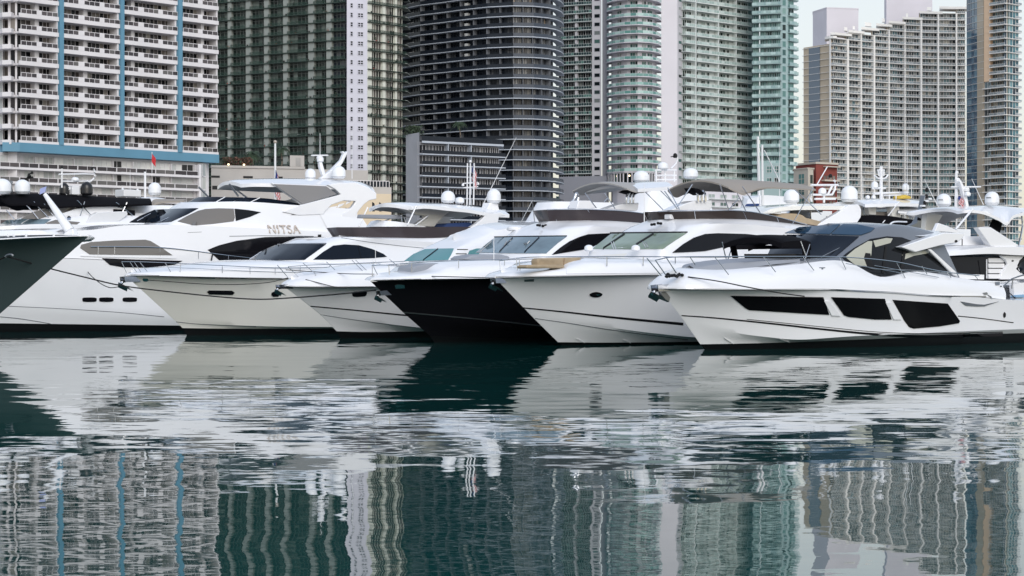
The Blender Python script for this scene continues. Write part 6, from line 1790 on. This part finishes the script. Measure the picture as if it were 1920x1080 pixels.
# ------------------------------------------------------------------ boats behind, upper left, under black canvas
def back_left():
    b = Boat('flybridge_yacht', 'white flybridge yacht under a long black canopy, behind the dark green bow', 60, 610, 122, 45, group='yachts in the second row')
    b.net('hull', [[(-40, 606, 0), (20, 606, 1.4), (120, 606, 2.2), (300, 606, 2.3)], [(-80, 470, 0), (0, 468, 1.7), (110, 466, 2.5), (300, 468, 2.6)], [(-70, 432, 0), (0, 425, 1.5), (110, 420, 2.3), (300, 430, 2.4)]], 'gelcoat', sub=5, camber=0.1)
    b.net('deckhouse', [[(10, 432, 0), (60, 432, 1.6), (110, 430, 2.0), (200, 430, 2.1), (280, 432, 2.1)], [(40, 411, 0), (80, 410, 1.4), (118, 410, 1.7), (200, 409, 1.8), (280, 412, 1.8)], [(60, 405, 0), (90, 404, 1.2), (124, 404, 1.5), (200, 402, 1.6), (280, 406, 1.6)]], 'gelcoat', sub=5, camber=0.05)
    t = b.bvh()
    t = b.on('deckhouse')
    b.decal('windscreen', [(0, 422), (14, 413), (52, 411.5), (34, 422)], 'glass_steel_reflect', tree=t)
    b.decal('windscreen', [(40, 421), (56, 411.5), (96, 411.5), (82, 421)], 'glass_steel_reflect', tree=t)
    b.decal('side_window', [(84, 419), (104, 412.5), (150, 417), (140, 424), (100, 421)], 'glass_taupe', tree=t)
    b.plate('dash_cover', [(156, 423), (172, 404), (184, 398), (238, 396), (240, 402), (226, 414), (200, 421)], 1.9, 1.2, 'canvas_white')
    b.plate('bridge_side', [(100, 411), (118, 400), (140, 392), (180, 386), (218, 387), (236, 392), (220, 412)], 1.5, .3, 'gelcoat', mirror=True)
    b.plate('bridge_screen', [(40, 410), (62, 397), (92, 391), (122, 389), (140, 388), (118, 400), (96, 412)], 1.3, .06, 'glass_taupe')
    b.decal('fender_light', [(125, 408), (129, 405), (133, 408), (132, 413), (126, 413)], 'steel')
    b.plate('black_box', [(214, 392), (253, 394), (254, 404), (246, 405), (240, 396), (214, 398)], 1.6, .8, 'canvas_black')
    top_shell(b, 'canopy', [(3, 374, .2), (20, 382, .9), (60, 382, 1.3), (90, 389, 1.6), (112, 387, 1.7), (150, 385, 1.75), (215, 384, 1.75), (285, 382, 1.7)],
              [(0, 366, -.4), (20, 364, -.1), (60, 363, 0), (90, 363.5, 0), (120, 365, 0), (160, 366.5, 0), (215, 370, 0), (280, 372, 0)], 'canvas_black', 0.1)
    for f in ([(63, 378, 1.2), (91, 408, 1.5)], [(46, 380, 1.0), (72, 410, 1.5)], [(82, 382, 1.4), (104, 409, 1.5)], [(145, 376, 1.7), (173, 406, 1.7)], [(159, 378, 1.7), (150, 405, 1.6)], [(218, 380, 1.7), (249, 404, 1.7)], [(238, 380, 1.7), (230, 397, 1.7)], [(12, 394, .8), (27, 411, 1.0)]):
        b.tube('canopy_pole', f, 0.028, 'steel')
    b.dome(4, 364, .2, 34, 29); b.dome(42, 363.5, .6, 29, 27)
    b.dome(120.5, 366, .2, 19, 23, 'dome_black'); b.dome(162.5, 366.5, .7, 23, 26, 'dome_black')
    b.plate('radar_mast', [(18, 362), (14, 345), (10, 341), (14, 336), (26, 341), (22, 346), (26, 363)], .3, .2, 'steel_dark')
    # white mast frame between the black domes
    for p in ([(124, 365, .4), (128, 356, .4), (137, 352, .4), (146, 357, .4), (147, 366, .4)], [(116, 352, .4), (116, 316, .4)], [(110, 327, .4), (176, 327, .4), (172, 338, .4), (165, 342, .4)], [(177, 330, .4), (177, 320, .4), (172, 315, .4)], [(118, 340, .4), (170, 340, .4)], [(128, 352, .4), (152, 352, .4)]):
        b.tube('mast_frame', p, 0.05, 'gelcoat', 3)
    b.dome(141, 340, .4, 14, 8); b.box('radar_base', 138, 365, .4, .5, .5, .5, 'plastic_white')
    for x, y, n in ((116, 316, .4), (173, 318, .5), (55, 331, .5), (60, 326, .5)): b.dome(x, y, n, 5, 5, 'rubber_black', 'mast_light')
    for p in ([(50, 340, .3), (54, 326, .3), (60, 325, .3)], [(54, 334, .3), (62, 332, .3)], [(47, 336, .3), (58, 330, .3)]): b.tube('mast_frame', p, 0.05, 'rubber_black')
    c = Boat('flybridge_yacht', 'white yacht with a brown edged hardtop and one white dome, behind the long black canopy', 240, 606, 128, 45, group='yachts in the second row')
    c.net('hull', [[(150, 606, 0), (200, 606, 1.4), (300, 606, 2.2), (420, 606, 2.3)], [(120, 470, 0), (190, 468, 1.7), (300, 466, 2.5), (420, 468, 2.6)], [(130, 412, 0), (190, 402, 1.5), (300, 400, 2.3), (420, 405, 2.4)]], 'gelcoat', sub=5, camber=0.1)
    c.net('flybridge', [[(190, 405, 0), (230, 403, 1.5), (300, 400, 1.9), (400, 400, 1.9)], [(215, 388, 0), (245, 386, 1.3), (300, 385, 1.6), (400, 386, 1.6)]], 'gelcoat', sub=5, camber=0.05)
    top_shell(c, 'hardtop', [(286, 385, 1.2), (292, 380, 1.3), (310, 377, 1.4), (345, 376, 1.5)], [(270, 374, 0), (290, 372, 0), (320, 373, 0), (350, 373, 0)], 'canvas_taupe', .12)
    top_shell(c, 'radar_wing', [(268, 376, .8), (290, 378, .9), (306, 377, 1.0)], [(262, 370, 0), (285, 369, 0), (310, 372, 0)], 'gelcoat', .12)
    c.dome(290, 366, .3, 24, 24)
    c.tube('mast', [(272, 388, 0), (272, 322, 0)], 0.07, 'gelcoat')
    c.dome(272, 322, 0, 4, 4, 'rubber_black', 'mast_light')
    for p in ([(225, 367, .2), (258, 367, .2)], [(224, 358, .2), (262, 358, .2)], [(230, 369, .2), (230, 352, .2)], [(245, 369, .2), (245, 356, .2)], [(258, 369, .2), (258, 354, .2)]): c.tube('mast_frame', p, .06, 'gelcoat')
    c.box('radar_base', 240, 369, .2, 1.2, .9, .4, 'plastic_white')
    antenna(c, 244, 365, 318, .2, .02)
    return b
back_left()

# ------------------------------------------------------------------ yacht behind at the right edge
def yacht_right():
    b = Boat('flybridge_yacht', 'white yacht with arched hardtop and twin domes behind the sport cruiser at the right edge', 1640, 640, 100, 40, group='yachts in the second row')
    b.net('hull', [[(1560, 618, 0), (1640, 618, 1.6), (1740, 617, 2.3), (1960, 616, 2.4)], [(1530, 545, 0), (1630, 540, 1.9), (1740, 540, 2.6), (1960, 542, 2.7)], [(1540, 520, 0), (1640, 520, 1.8), (1740, 523, 2.4), (1960, 530, 2.5)]], 'gelcoat', sub=5, camber=0.05)
    b.net('saloon', [[(1640, 525, 0), (1690, 525, 1.5), (1760, 524, 2.0), (1980, 528, 2.0)], [(1660, 486, 0), (1700, 484, 1.4), (1765, 482, 1.9), (1980, 482, 1.9)]], 'glass_black', sub=4, camber=0.05)
    b.net('flybridge_deck', [[(1690, 484, 0), (1730, 482, 1.4), (1772, 480, 2.1), (1850, 476, 2.35), (1900, 478, 2.4), (1990, 482, 2.4)],
                             [(1690, 474, 0), (1735, 472, 1.4), (1790, 470, 2.1), (1850, 464, 2.35), (1900, 463, 2.4), (1990, 464, 2.4)],
                             [(1700, 466, 0), (1745, 464, 1.2), (1800, 461, 1.8), (1850, 459, 2.0), (1900, 459, 2.1), (1990, 460, 2.1)]], 'gelcoat', sub=5, camber=0.0)
    b.net('flybridge_seating', [[(1740, 462, 0), (1770, 461, 1.0), (1800, 460, 1.5), (1860, 459, 1.6)], [(1745, 444, 0), (1775, 443, .9), (1800, 443, 1.35), (1856, 443, 1.45)]], 'gelcoat', sub=4)
    b.plate('flybridge_fin', [(1834, 427), (1840, 426), (1858, 426), (1880, 440), (1911, 460), (1900, 464), (1858, 462), (1850, 450)], 2.3, .3, 'gelcoat', mirror=True)
    b.plate('front_fin', [(1760, 418), (1778, 424), (1806, 437), (1800, 448), (1750, 440)], 1.9, .2, 'gelcoat')
    b.plate('arch_leg', [(1740, 392), (1772, 394), (1768, 404), (1759, 418), (1757, 432), (1735, 432), (1737, 412), (1738, 402)], -1.5, .3, 'gelcoat_warm')
    top_shell(b, 'hardtop', [(1796, 396, 1.3), (1808, 394, 1.7), (1824, 393.5, 1.9), (1846, 397, 2.0), (1872, 408, 2.05), (1888, 417, 2.05), (1900, 404, 2.05), (1925, 397, 2.05)],
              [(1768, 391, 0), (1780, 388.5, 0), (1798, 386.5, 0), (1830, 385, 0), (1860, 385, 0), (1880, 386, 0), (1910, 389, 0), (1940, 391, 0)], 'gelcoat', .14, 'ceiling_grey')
    b.plate('arch_screen', [(1863, 410), (1880, 418), (1876, 436), (1856, 428)], 1.5, .1, 'canvas_black')
    for f in ([(1824, 392, 1.9), (1792, 430, 1.9)], [(1915, 398, 2.0), (1917, 425, 2.0), (1910, 460, 2.1)]): b.tube('hardtop_strut', f, .05, 'gelcoat' if f[0][0] < 1900 else 'steel', 3)
    for f in ([(1808, 448, 1.4), (1850, 447, 1.4)], [(1820, 444, 1.4), (1820, 456, 1.4)], [(1840, 444, 1.4), (1840, 456, 1.4)], [(1804, 460, 1.8), (1804, 448, 1.8)]): b.tube('flybridge_rail', f, .025, 'rubber_black')
    b.dome(1769.5, 387, .3, 27, 24); b.dome(1860, 385, .9, 27, 26)
    for x, y in ((1764, 375), (1854, 371)): b.decal('dome_mark', [(x - 4, y - 1), (x + 4, y - 1), (x + 4, y + .6), (x - 4, y + .6)], 'steel_dark')
    b.plate('radar_mast', [(1812, 387), (1806, 362), (1800, 340), (1803, 339), (1812, 358), (1817, 387)], .6, .2, 'gelcoat')
    b.tube('mast', [(1793, 388, .2), (1793, 322, .2)], .10, 'gelcoat', r2=.06)
    b.dome(1794, 326, .2, 6, 6, 'plastic_white', 'mast_light')
    b.plate('light_bracket', [(1795, 346), (1794, 336), (1799, 333), (1803, 340), (1803, 348)], .3, .15, 'gelcoat')
    radar(b, 1811, 359, .6, 56, 10); b.dome(1814, 368, .7, 12, 9)
    p = b.P(1797, 366, .4)
    flag('red and white striped flag beside the mast of the arched hardtop yacht', p, 0.42, 0.42, random)
    antenna(b, 1844, 384, 335, .9, .02, 1822); antenna(b, 1758, 386, 336, .3, .02, 1733)
    # cockpit: stair, waisted column, dark doors
    for k, y in enumerate((488, 498, 508, 518)): b.plate('stair_tread', [(1854, y - 4), (1884, y - 4), (1884, y + 4.4), (1854, y + 4.4)], 1.98 + 0.04*k, .12, 'gelcoat')
    b.plate('column', [(1876, 479), (1922, 479), (1912, 489), (1908, 498), (1913, 508), (1922, 518), (1922, 524), (1876, 524), (1878, 512), (1885, 502), (1890, 495), (1886, 488)], 2.15, .15, 'gelcoat')
    b.decal('column_light', [(1896.5, 488.5), (1898.5, 487.5), (1900.5, 488.5), (1899.5, 490.5), (1897, 490.5)], 'rubber_black', off=.02)
    b.decal('aft_window', [(1905, 504), (1912, 494), (1925, 484), (1925, 512), (1914, 512)], 'glass_navy', off=.02)
    b.tube('door_rail', [(1850, 486, 2.2), (1850, 522, 2.2)], .03, 'gelcoat')
    b.plate('cockpit_seat', [(1796, 514), (1846, 515), (1846, 524), (1796, 523)], 2.2, .5, 'gelcoat')
    # stern of the next boat: bathing platform, table, rails
    c = Boat('moored_boat', 'stern of a white boat with light blue cushion and rails at the right edge', 1900, 634, 92, 45, group='yachts in the second row')
    c.net('hull', [[(1888, 640, .2), (1900, 640, 1.2), (1990, 638, 1.3)], [(1888, 612, .2), (1900, 611, 1.25), (1990, 609, 1.4)]], 'gelcoat', sub=3)
    c.net('cockpit', [[(1900, 607, .3), (1906, 606, 1.0), (1990, 604, 1.0)], [(1896, 540, .3), (1900, 532, 1.0), (1990, 525, 1.0)]], 'gelcoat', sub=3)
    c.plate('bench', [(1904, 588), (1925, 586), (1925, 602), (1902, 602)], 1.15, .4, 'ceiling_grey')
    c.plate('cushion', [(1906, 555), (1910, 553), (1925, 552), (1925, 558), (1906, 558)], 1.2, .3, 'light_blue')
    for p in ([(1881, 538, 1.2), (1897, 523, 1.2), (1925, 514, 1.2)], [(1897, 541, 1.2), (1899, 523, 1.2)], [(1914, 562, 1.25), (1914, 602, 1.25)], [(1904, 617, 1.3), (1925, 617, 1.3)]): c.tube('rail', p, .03, 'steel_dark', 2)
    return b
B7 = yacht_right()

# ------------------------------------------------------------------ two boats glimpsed over the cruiser's roof
def back_right():
    b = Boat('pilothouse_boat', 'white boat with tall antenna mast and yellow float, behind the silver roof arch', 1560, 640, 112, 45, group='yachts in the second row')
    b.net('hull', [[(1500, 616, 0), (1570, 616, 1.6), (1650, 615, 2.2), (1820, 614, 2.3)], [(1480, 480, 0), (1560, 478, 1.8), (1650, 476, 2.4), (1820, 478, 2.5)], [(1500, 432, 0), (1570, 428, 1.6), (1650, 424, 2.2), (1820, 430, 2.3)]], 'gelcoat', sub=5)
    b.net('bridge_screen', [[(1590, 426, 0), (1618, 424, 1.0), (1660, 422, 1.6), (1715, 425, 1.7), (1760, 428, 1.7)], [(1584, 405, 0), (1612, 404, 1.05), (1660, 404, 1.65), (1712, 412, 1.75), (1760, 418, 1.75)]], 'canvas_black', sub=5, cap=False)
    b.plate('house_post', [(1669, 379), (1684, 379), (1690, 408), (1673, 406)], 1.3, .3, 'gelcoat_warm', mirror=True)
    b.plate('house_front', [(1627, 382), (1643, 381), (1643, 403), (1630, 402)], .9, .3, 'gelcoat_warm', mirror=True)
    b.plate('bridge_bench', [(1643, 397), (1672, 397), (1672, 405), (1643, 404)], .8, .5, 'canvas_taupe')
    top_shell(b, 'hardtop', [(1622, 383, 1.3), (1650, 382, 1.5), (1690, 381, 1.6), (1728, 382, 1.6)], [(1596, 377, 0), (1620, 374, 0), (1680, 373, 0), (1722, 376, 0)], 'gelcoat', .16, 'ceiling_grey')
    top_shell(b, 'aft_canopy', [(1684, 396, 1.6), (1705, 397, 1.7), (1736, 395, 1.7)], [(1682, 388, 0), (1706, 387, 0), (1736, 389, 0)], 'gelcoat', .1)
    b.dome(1713, 408, 1.3, 20, 14, name='tender_dome')
    b.tube('mast', [(1652, 374, .2), (1652, 312, .2)], .09, 'gelcoat')
    for p in ([(1640, 329, .2), (1646, 334, .2), (1652, 335, .2), (1660, 334, .2), (1665, 328, .2)], [(1645, 319, .2), (1658, 319, .2)], [(1647, 319, .2), (1648, 330, .2)], [(1657, 319, .2), (1657, 330, .2)]): b.tube('antenna_yoke', p, .045, 'gelcoat', 3)
    b.tube('spreader', [(1638, 363, .2), (1702, 361, .2)], .07, 'gelcoat'); b.tube('spreader', [(1636, 353, .2), (1660, 353, .2)], .06, 'gelcoat')
    b.dome(1640, 354, .2, 13, 14); b.dome(1698, 358, .6, 13, 14)
    for x in (1627, 1638, 1682): b.dome(x, 373, .3, 8, 7, name='small_dome')
    b.plate('life_float', [(1690, 373), (1692, 367), (1700, 365), (1709, 368), (1711, 373)], .9, .6, 'yellow', bev=.1)
    for p in ([(1656, 373, .6), (1656, 367, .6), (1690, 366, .6)], [(1668, 373, .6), (1668, 367, .6)], [(1680, 373, .6), (1680, 366, .6)]): b.tube('roof_rail', p, .03, 'gelcoat')
    b.tube('brace', [(1686, 378, 1.6), (1655, 418, 1.6)], .03, 'gelcoat')
    antenna(b, 1701, 370, 250, .8, .02); antenna(b, 1709, 372, 280, .8, .02); antenna(b, 1618, 376, 330, .3, .02)
    # dark raked mast with lights
    d = Boat('sport_boat', 'sport boat with a raked dark radar arch between the two white yachts', 1640, 640, 106, 45, group='yachts in the second row')
    d.net('hull', [[(1600, 616, 0), (1660, 616, 1.6), (1720, 615, 2.0), (1800, 615, 2.0)], [(1590, 480, 0), (1650, 478, 1.8), (1720, 476, 2.2), (1800, 476, 2.2)], [(1600, 440, 0), (1660, 436, 1.5), (1720, 432, 1.9), (1800, 436, 1.9)]], 'gelcoat', sub=4)
    d.plate('radar_arch', [(1703, 425), (1718, 418), (1724, 408), (1730, 392), (1735, 366), (1740, 366), (1738, 392), (1734, 412), (1730, 428)], 1.0, .3, 'steel_dark', mirror=False)
    d.plate('arch_panel', [(1722, 412), (1726, 398), (1731, 394), (1727, 414)], 1.05, .1, 'canvas_black')
    for x, y in ((1732, 390), (1734, 384), (1737, 372), (1738, 360)): d.dome(x, y, 1.0, 7, 8, 'rubber_black', 'mast_light')
    for x, y in ((1730, 388), (1736, 379), (1742, 375)): d.box('lamp_bracket', x, y, 1.0, .25, .2, .1, 'plastic_white')
    d.tube('brace', [(1666, 424, 1.3), (1676, 416, 1.2), (1700, 416, 1.0)], .04, 'gelcoat', 3)
    # beige hardtop boat behind the tan-cushion yacht
    e = Boat('hardtop_boat', 'yacht with a beige arched hardtop and tan interior, behind the taupe bimini', 1400, 636, 108, 45, group='yachts in the second row')
    e.net('hull', [[(1350, 616, 0), (1420, 616, 1.6), (1500, 615, 2.2), (1660, 614, 2.3)], [(1330, 480, 0), (1410, 478, 1.8), (1500, 476, 2.4), (1660, 478, 2.5)], [(1350, 434, 0), (1420, 430, 1.6), (1500, 426, 2.2), (1660, 430, 2.3)]], 'gelcoat', sub=4)
    e.net('wheelhouse', [[(1400, 428, 0), (1440, 426, 1.2), (1500, 424, 1.7), (1600, 424, 1.8)], [(1428, 402, 0), (1456, 400, 1.1), (1500, 402, 1.5), (1518, 416, 1.5)]], 'pad_tan', sub=4)
    top_shell(e, 'hardtop', [(1428, 400, .9), (1450, 391, 1.3), (1480, 387, 1.5), (1520, 386, 1.6), (1600, 386, 1.6)], [(1410, 397, 0), (1432, 389, 0), (1470, 384, 0), (1520, 382, 0), (1600, 382, 0)], 'gelcoat_warm', .2, 'ceiling_grey')
    e.plate('windscreen_frame', [(1429, 400), (1462, 390), (1466, 402), (1450, 400)], 1.3, .1, 'gelcoat_warm')
    e.plate('aft_fin', [(1530, 424), (1545, 414), (1578, 395), (1592, 384), (1610, 383), (1615, 392), (1614, 408), (1606, 420), (1560, 420)], 1.75, .3, 'gelcoat', mirror=True)
    e.dome(1592.5, 379, .5, 31, 31); e.dome(1484, 381, -.4, 29, 26)
    for p in ([(1522, 378, .2), (1522, 365, .2), (1560, 365, .2), (1566, 345, .2), (1564, 338, .2)], [(1552, 365, .2), (1560, 349, .2)], [(1545, 380, .2), (1545, 365, .2)], [(1528, 373, .2), (1566, 373, .2)], [(1521, 347, .2), (1571, 347, .2)]): e.tube('mast_frame', p, .06, 'gelcoat', 2)
    e.dome(1542, 365, .2, 15, 13); e.dome(1557, 333, .2, 7, 7, 'rubber_black', 'mast_light')
    e.tube('whip', [(1532, 346, .2), (1551, 313, .2)], .03, 'gelcoat')
    e.tube('wheel_post', [(1520, 424, .6), (1520, 390, .6)], .04, 'steel')
    e.plate('far_dome_bracket', [(1526, 398), (1543, 398), (1543, 389), (1526, 389)], .5, .6, 'plastic_white')
    antenna(e, 1462, 384, 262, .2, .02)
    # boat with tall twin poles seen past the teal tower, and the mast over the bowed tower
    f = Boat('sailing_boat', 'boat with two tall pale masts standing before the teal tower', 1390, 640, 150, 45, group='yachts in the second row')
    f.net('hull', [[(1370, 600, 0), (1420, 600, 1.2), (1480, 600, 1.6), (1560, 600, 1.6)], [(1360, 470, 0), (1420, 468, 1.5), (1480, 466, 2), (1560, 466, 2)], [(1370, 400, 0), (1420, 395, 1.3), (1480, 394, 1.8), (1560, 396, 1.8)]], 'gelcoat', sub=4)
    f.tube('mast', [(1424, 400, .2), (1421, 256, .2)], .12, 'plastic_white', r2=.09); f.tube('mast', [(1430, 400, 1.2), (1429, 272, 1.2)], .10, 'plastic_white', r2=.08)
    f.tube('stay', [(1433, 282, .2), (1462, 340, .2)], .04, 'plastic_white')
    f.net('cabin', [[(1395, 400, 0), (1420, 398, .8), (1450, 397, 1.1), (1500, 398, 1.1)], [(1402, 374, 0), (1424, 368, .7), (1440, 366, 1.0), (1490, 370, 1.0)]], 'gelcoat', sub=4)
    f.plate('sail_cover', [(1404, 387), (1408, 382), (1456, 381), (1458, 385)], .8, .4, 'canvas_blue')
    g = Boat('radar_boat', 'white boat with an open radar frame before the blank white pylon', 1180, 640, 118, 45, group='yachts in the second row')
    g.net('hull', [[(1150, 604, 0), (1210, 604, 1.2), (1280, 604, 1.6), (1380, 604, 1.6)], [(1140, 470, 0), (1210, 468, 1.5), (1280, 466, 2), (1380, 466, 2)], [(1150, 412, 0), (1210, 406, 1.3), (1280, 402, 1.8), (1380, 404, 1.8)]], 'gelcoat', sub=4)
    g.net('house', [[(1180, 410, 0), (1215, 408, 1.0), (1260, 406, 1.4), (1340, 406, 1.4)], [(1200, 352, 0), (1225, 350, .8), (1260, 350, 1.1), (1320, 350, 1.1)]], 'gelcoat', sub=4)
    g.dome(1202.5, 342, .2, 30, 22); g.dome(1295, 335, .6, 28, 20)
    for p in ([(1230, 341, .2), (1230, 318, .2)], [(1247, 341, .2), (1247, 320, .2)], [(1264, 341, .2), (1264, 319, .2)], [(1229, 329, .2), (1268, 329, .2)], [(1229, 319, .2), (1268, 319, .2)], [(1258, 316, .2), (1268, 306, .2), (1270, 294, .2)], [(1229, 337, .2), (1268, 337, .2)]): g.tube('radar_frame', p, .05, 'gelcoat', 2)
    g.dome(1243, 318, .2, 20, 14); g.dome(1266, 296, .2, 8, 9, 'rubber_black', 'mast_light')
    g.tube('wind_vane', [(1258, 294, .2), (1268, 292, .2)], .03, 'rubber_black')
    h = Boat('small_cruiser', 'low white cruiser with a black covered helm between the hardtop and plum wind screen', 1000, 640, 112, 45, group='yachts in the second row')
    h.net('hull', [[(960, 604, 0), (1010, 604, 1.2), (1080, 604, 1.6), (1180, 604, 1.6)], [(950, 470, 0), (1010, 468, 1.5), (1080, 466, 2), (1180, 466, 2)], [(965, 424, 0), (1010, 420, 1.3), (1080, 414, 1.8), (1180, 414, 1.8)]], 'gelcoat', sub=4)
    h.net('house', [[(1000, 420, 0), (1030, 418, .9), (1070, 416, 1.3), (1150, 416, 1.3)], [(1020, 380, 0), (1044, 378, .7), (1070, 378, 1.0), (1150, 380, 1.0)]], 'gelcoat', sub=4)
    h.dome(966, 424, .5, 14, 9); h.dome(990, 424, 1.2, 18, 9)
    h.tube('rail', [(962, 424, .5), (992, 417, 1.2), (1016, 417, 1.3)], .03, 'steel', 3)
    h.tube('davit', [(975, 420, .6), (998, 376, .6), (1003, 420, .6)], .025, 'steel_dark')
    h.plate('dash_cover', [(936, 428), (946, 420), (976, 421), (980, 432)], .3, .8, 'canvas_black')
back_right()

# flagpole with furled striped flag behind the largest yacht's hardtop
def flagpole():
    p = at(516, 395, 150); q = at(516, 267, 150)
    r = thing('flagpole', 'white flagpole with a gilt ball top standing behind the lettered yacht', 'flagpole', (p.x, p.y, 0))
    m = MB(); m.tube([(p.x, p.y, 0), q], .11, 'plastic_white', 10, .07); m.build('pole', r, smooth=True)
    m = MB(); m.lathe((q.x, q.y, q.z), [(0, -.1), (.1, -.05), (.13, .04), (.08, .13), (0, .16)], 'gold', 10); m.build('finial', r, smooth=True)
    flag('large striped flag hanging limp on the white flagpole', at(516.5, 318, 149.8), 0.55, 1.75, random)
    # red flag far left in front of the hotel
    p = at(285, 288, 380)
    r = thing('flagpole', 'thin flagpole on the hotel terrace below the blue band', 'flagpole', (p.x, p.y, zat(330, 380)))
    m = MB(); m.tube([(p.x, p.y, zat(330, 380)), (p.x, p.y, p.z + .3)], .05, 'plastic_white', 6); m.build('pole', r, smooth=True)
    m = MB(); V = {}
    for i in range(6):
        for j in range(8): V[i, j] = Vector((p.x + i*.13 + .03*math.sin(j), p.y - .1 - .08*math.sin(i*1.7 + j*.4), p.z - j*.22 - i*.16))
    for i in range(5):
        for j in range(7): m.face([V[i, j], V[i+1, j], V[i+1, j+1], V[i, j+1]], 'flag_red')
    tag(m.build('flag', smooth=True, weld=True), 'plain red flag hanging in front of the white hotel block', 'flag')
flagpole()

# ------------------------------------------------------------------ dock, piling and lines
def dock():
    b = B6
    a = Vector((-40, 140, 0)); e = Vector((60, 72, 0))
    s = Vector((.7071, .7071, 0)); n = Vector((.7071, -.7071, 0))
    o = Vector((6.5, 74, 0)) + s*22.5
    r = thing('floating_dock', 'low grey floating dock behind the sterns of the yachts', 'dock', (o.x, o.y, 0))
    m = MB()
    p0, p1 = o - n*45, o + n*25
    pts = [p0 - s*0, p1 - s*0, p1 + s*3, p0 + s*3]
    m.hexa([v + Vector((0, 0, -.4)) for v in pts] + [v + Vector((0, 0, .45)) for v in pts], 'concrete'); m.build('deck', r)
    c = at(1899, 640, 88)
    r = thing('piling', 'dark mooring piling in the water at the right edge by the cruiser stern', 'piling', (c.x, c.y, 0))
    m = MB(); m.lathe((c.x, c.y, -1.0), [(.14, 0), (.14, 1.55), (.1, 1.6), (0, 1.6)], 'rubber_black', 12); m.build('post', r, smooth=True)
    for z in (.12, .42):
        m = MB(); m.lathe((c.x, c.y, z), [(.15, -.06), (.19, -.03), (.19, .03), (.15, .06)], 'rubber_black', 12); m.build('collar', r, smooth=True)
dock()
def lines():
    P0 = B0.P(12, 480.5, 2.3)
    rope('long black mooring rope sagging from the green bow across the white hulls',
         [P0, at(88, 502, 87), at(160, 520, 88), at(225, 535, 89), at(300, 545, 89), at(400, 555.5, 89), at(479, 561, 88.5), at(545, 558.5, 87.5), at(640, 551, 86), at(704, 544, 84.2)], .03)
    rope('rope from the green bow running off the left edge of the picture', [P0, at(6, 484, 85.5), at(-30, 500, 84)], .03)
    rope('slack rope looping down the white hull behind the green bow', [B1.P(150, 474, 2.95), B1.P(158, 490, 3.0), B1.P(165, 510, 3.05), at(185, 529, 98), at(205, 539, 96.5), at(222, 538, 95.2)], .02)
    rope('thin rope lying along the topside of the warm-tinted yacht', [B2.P(277, 525, .95), B2.P(330, 529, 1.7), B2.P(380, 532.5, 2.2), B2.P(440, 533.5, 2.55), B2.P(500, 530, 2.75), at(540, 521, 89.8)], .018)
    rope('dark rope from the black hull bow to the small yacht foredeck', [B3.P(536, 506, .2), B3.P(644, 513, 1.35), at(700, 514, 84.5), at(773, 517, 83), at(927, 521, 80.2)], .018)
    rope('black rope crossing the cruiser bow above its first hull window', [B6.P(1290, 519, .7), B6.P(1345, 527, 1.6), B6.P(1400, 538, 2.15), B6.P(1460, 549, 2.45), B6.P(1508, 555.5, 2.55)], .022)
    c = at(1899, 645, 88)
    rope('rope dropping from the cruiser stern cleat to the piling', [B6.P(1877, 536, 2.25), at(1886, 570, 86.6), at(1895, 610, 87), Vector((c.x, c.y - .15, .3))], .022)
    rope('rope running from the cruiser stern to the boat at the right edge', [B6.P(1881, 538, 2.2), at(1900, 556, 88), at(1925, 580, 89)], .022)
    rope('rope holding the small yacht bow to the warm-tinted yacht', [B3.P(573, 524, .6), B3.P(600, 531, 1.1), B3.P(626, 537.5, 1.45), B3.P(650, 540, 1.7)], .018)
lines()
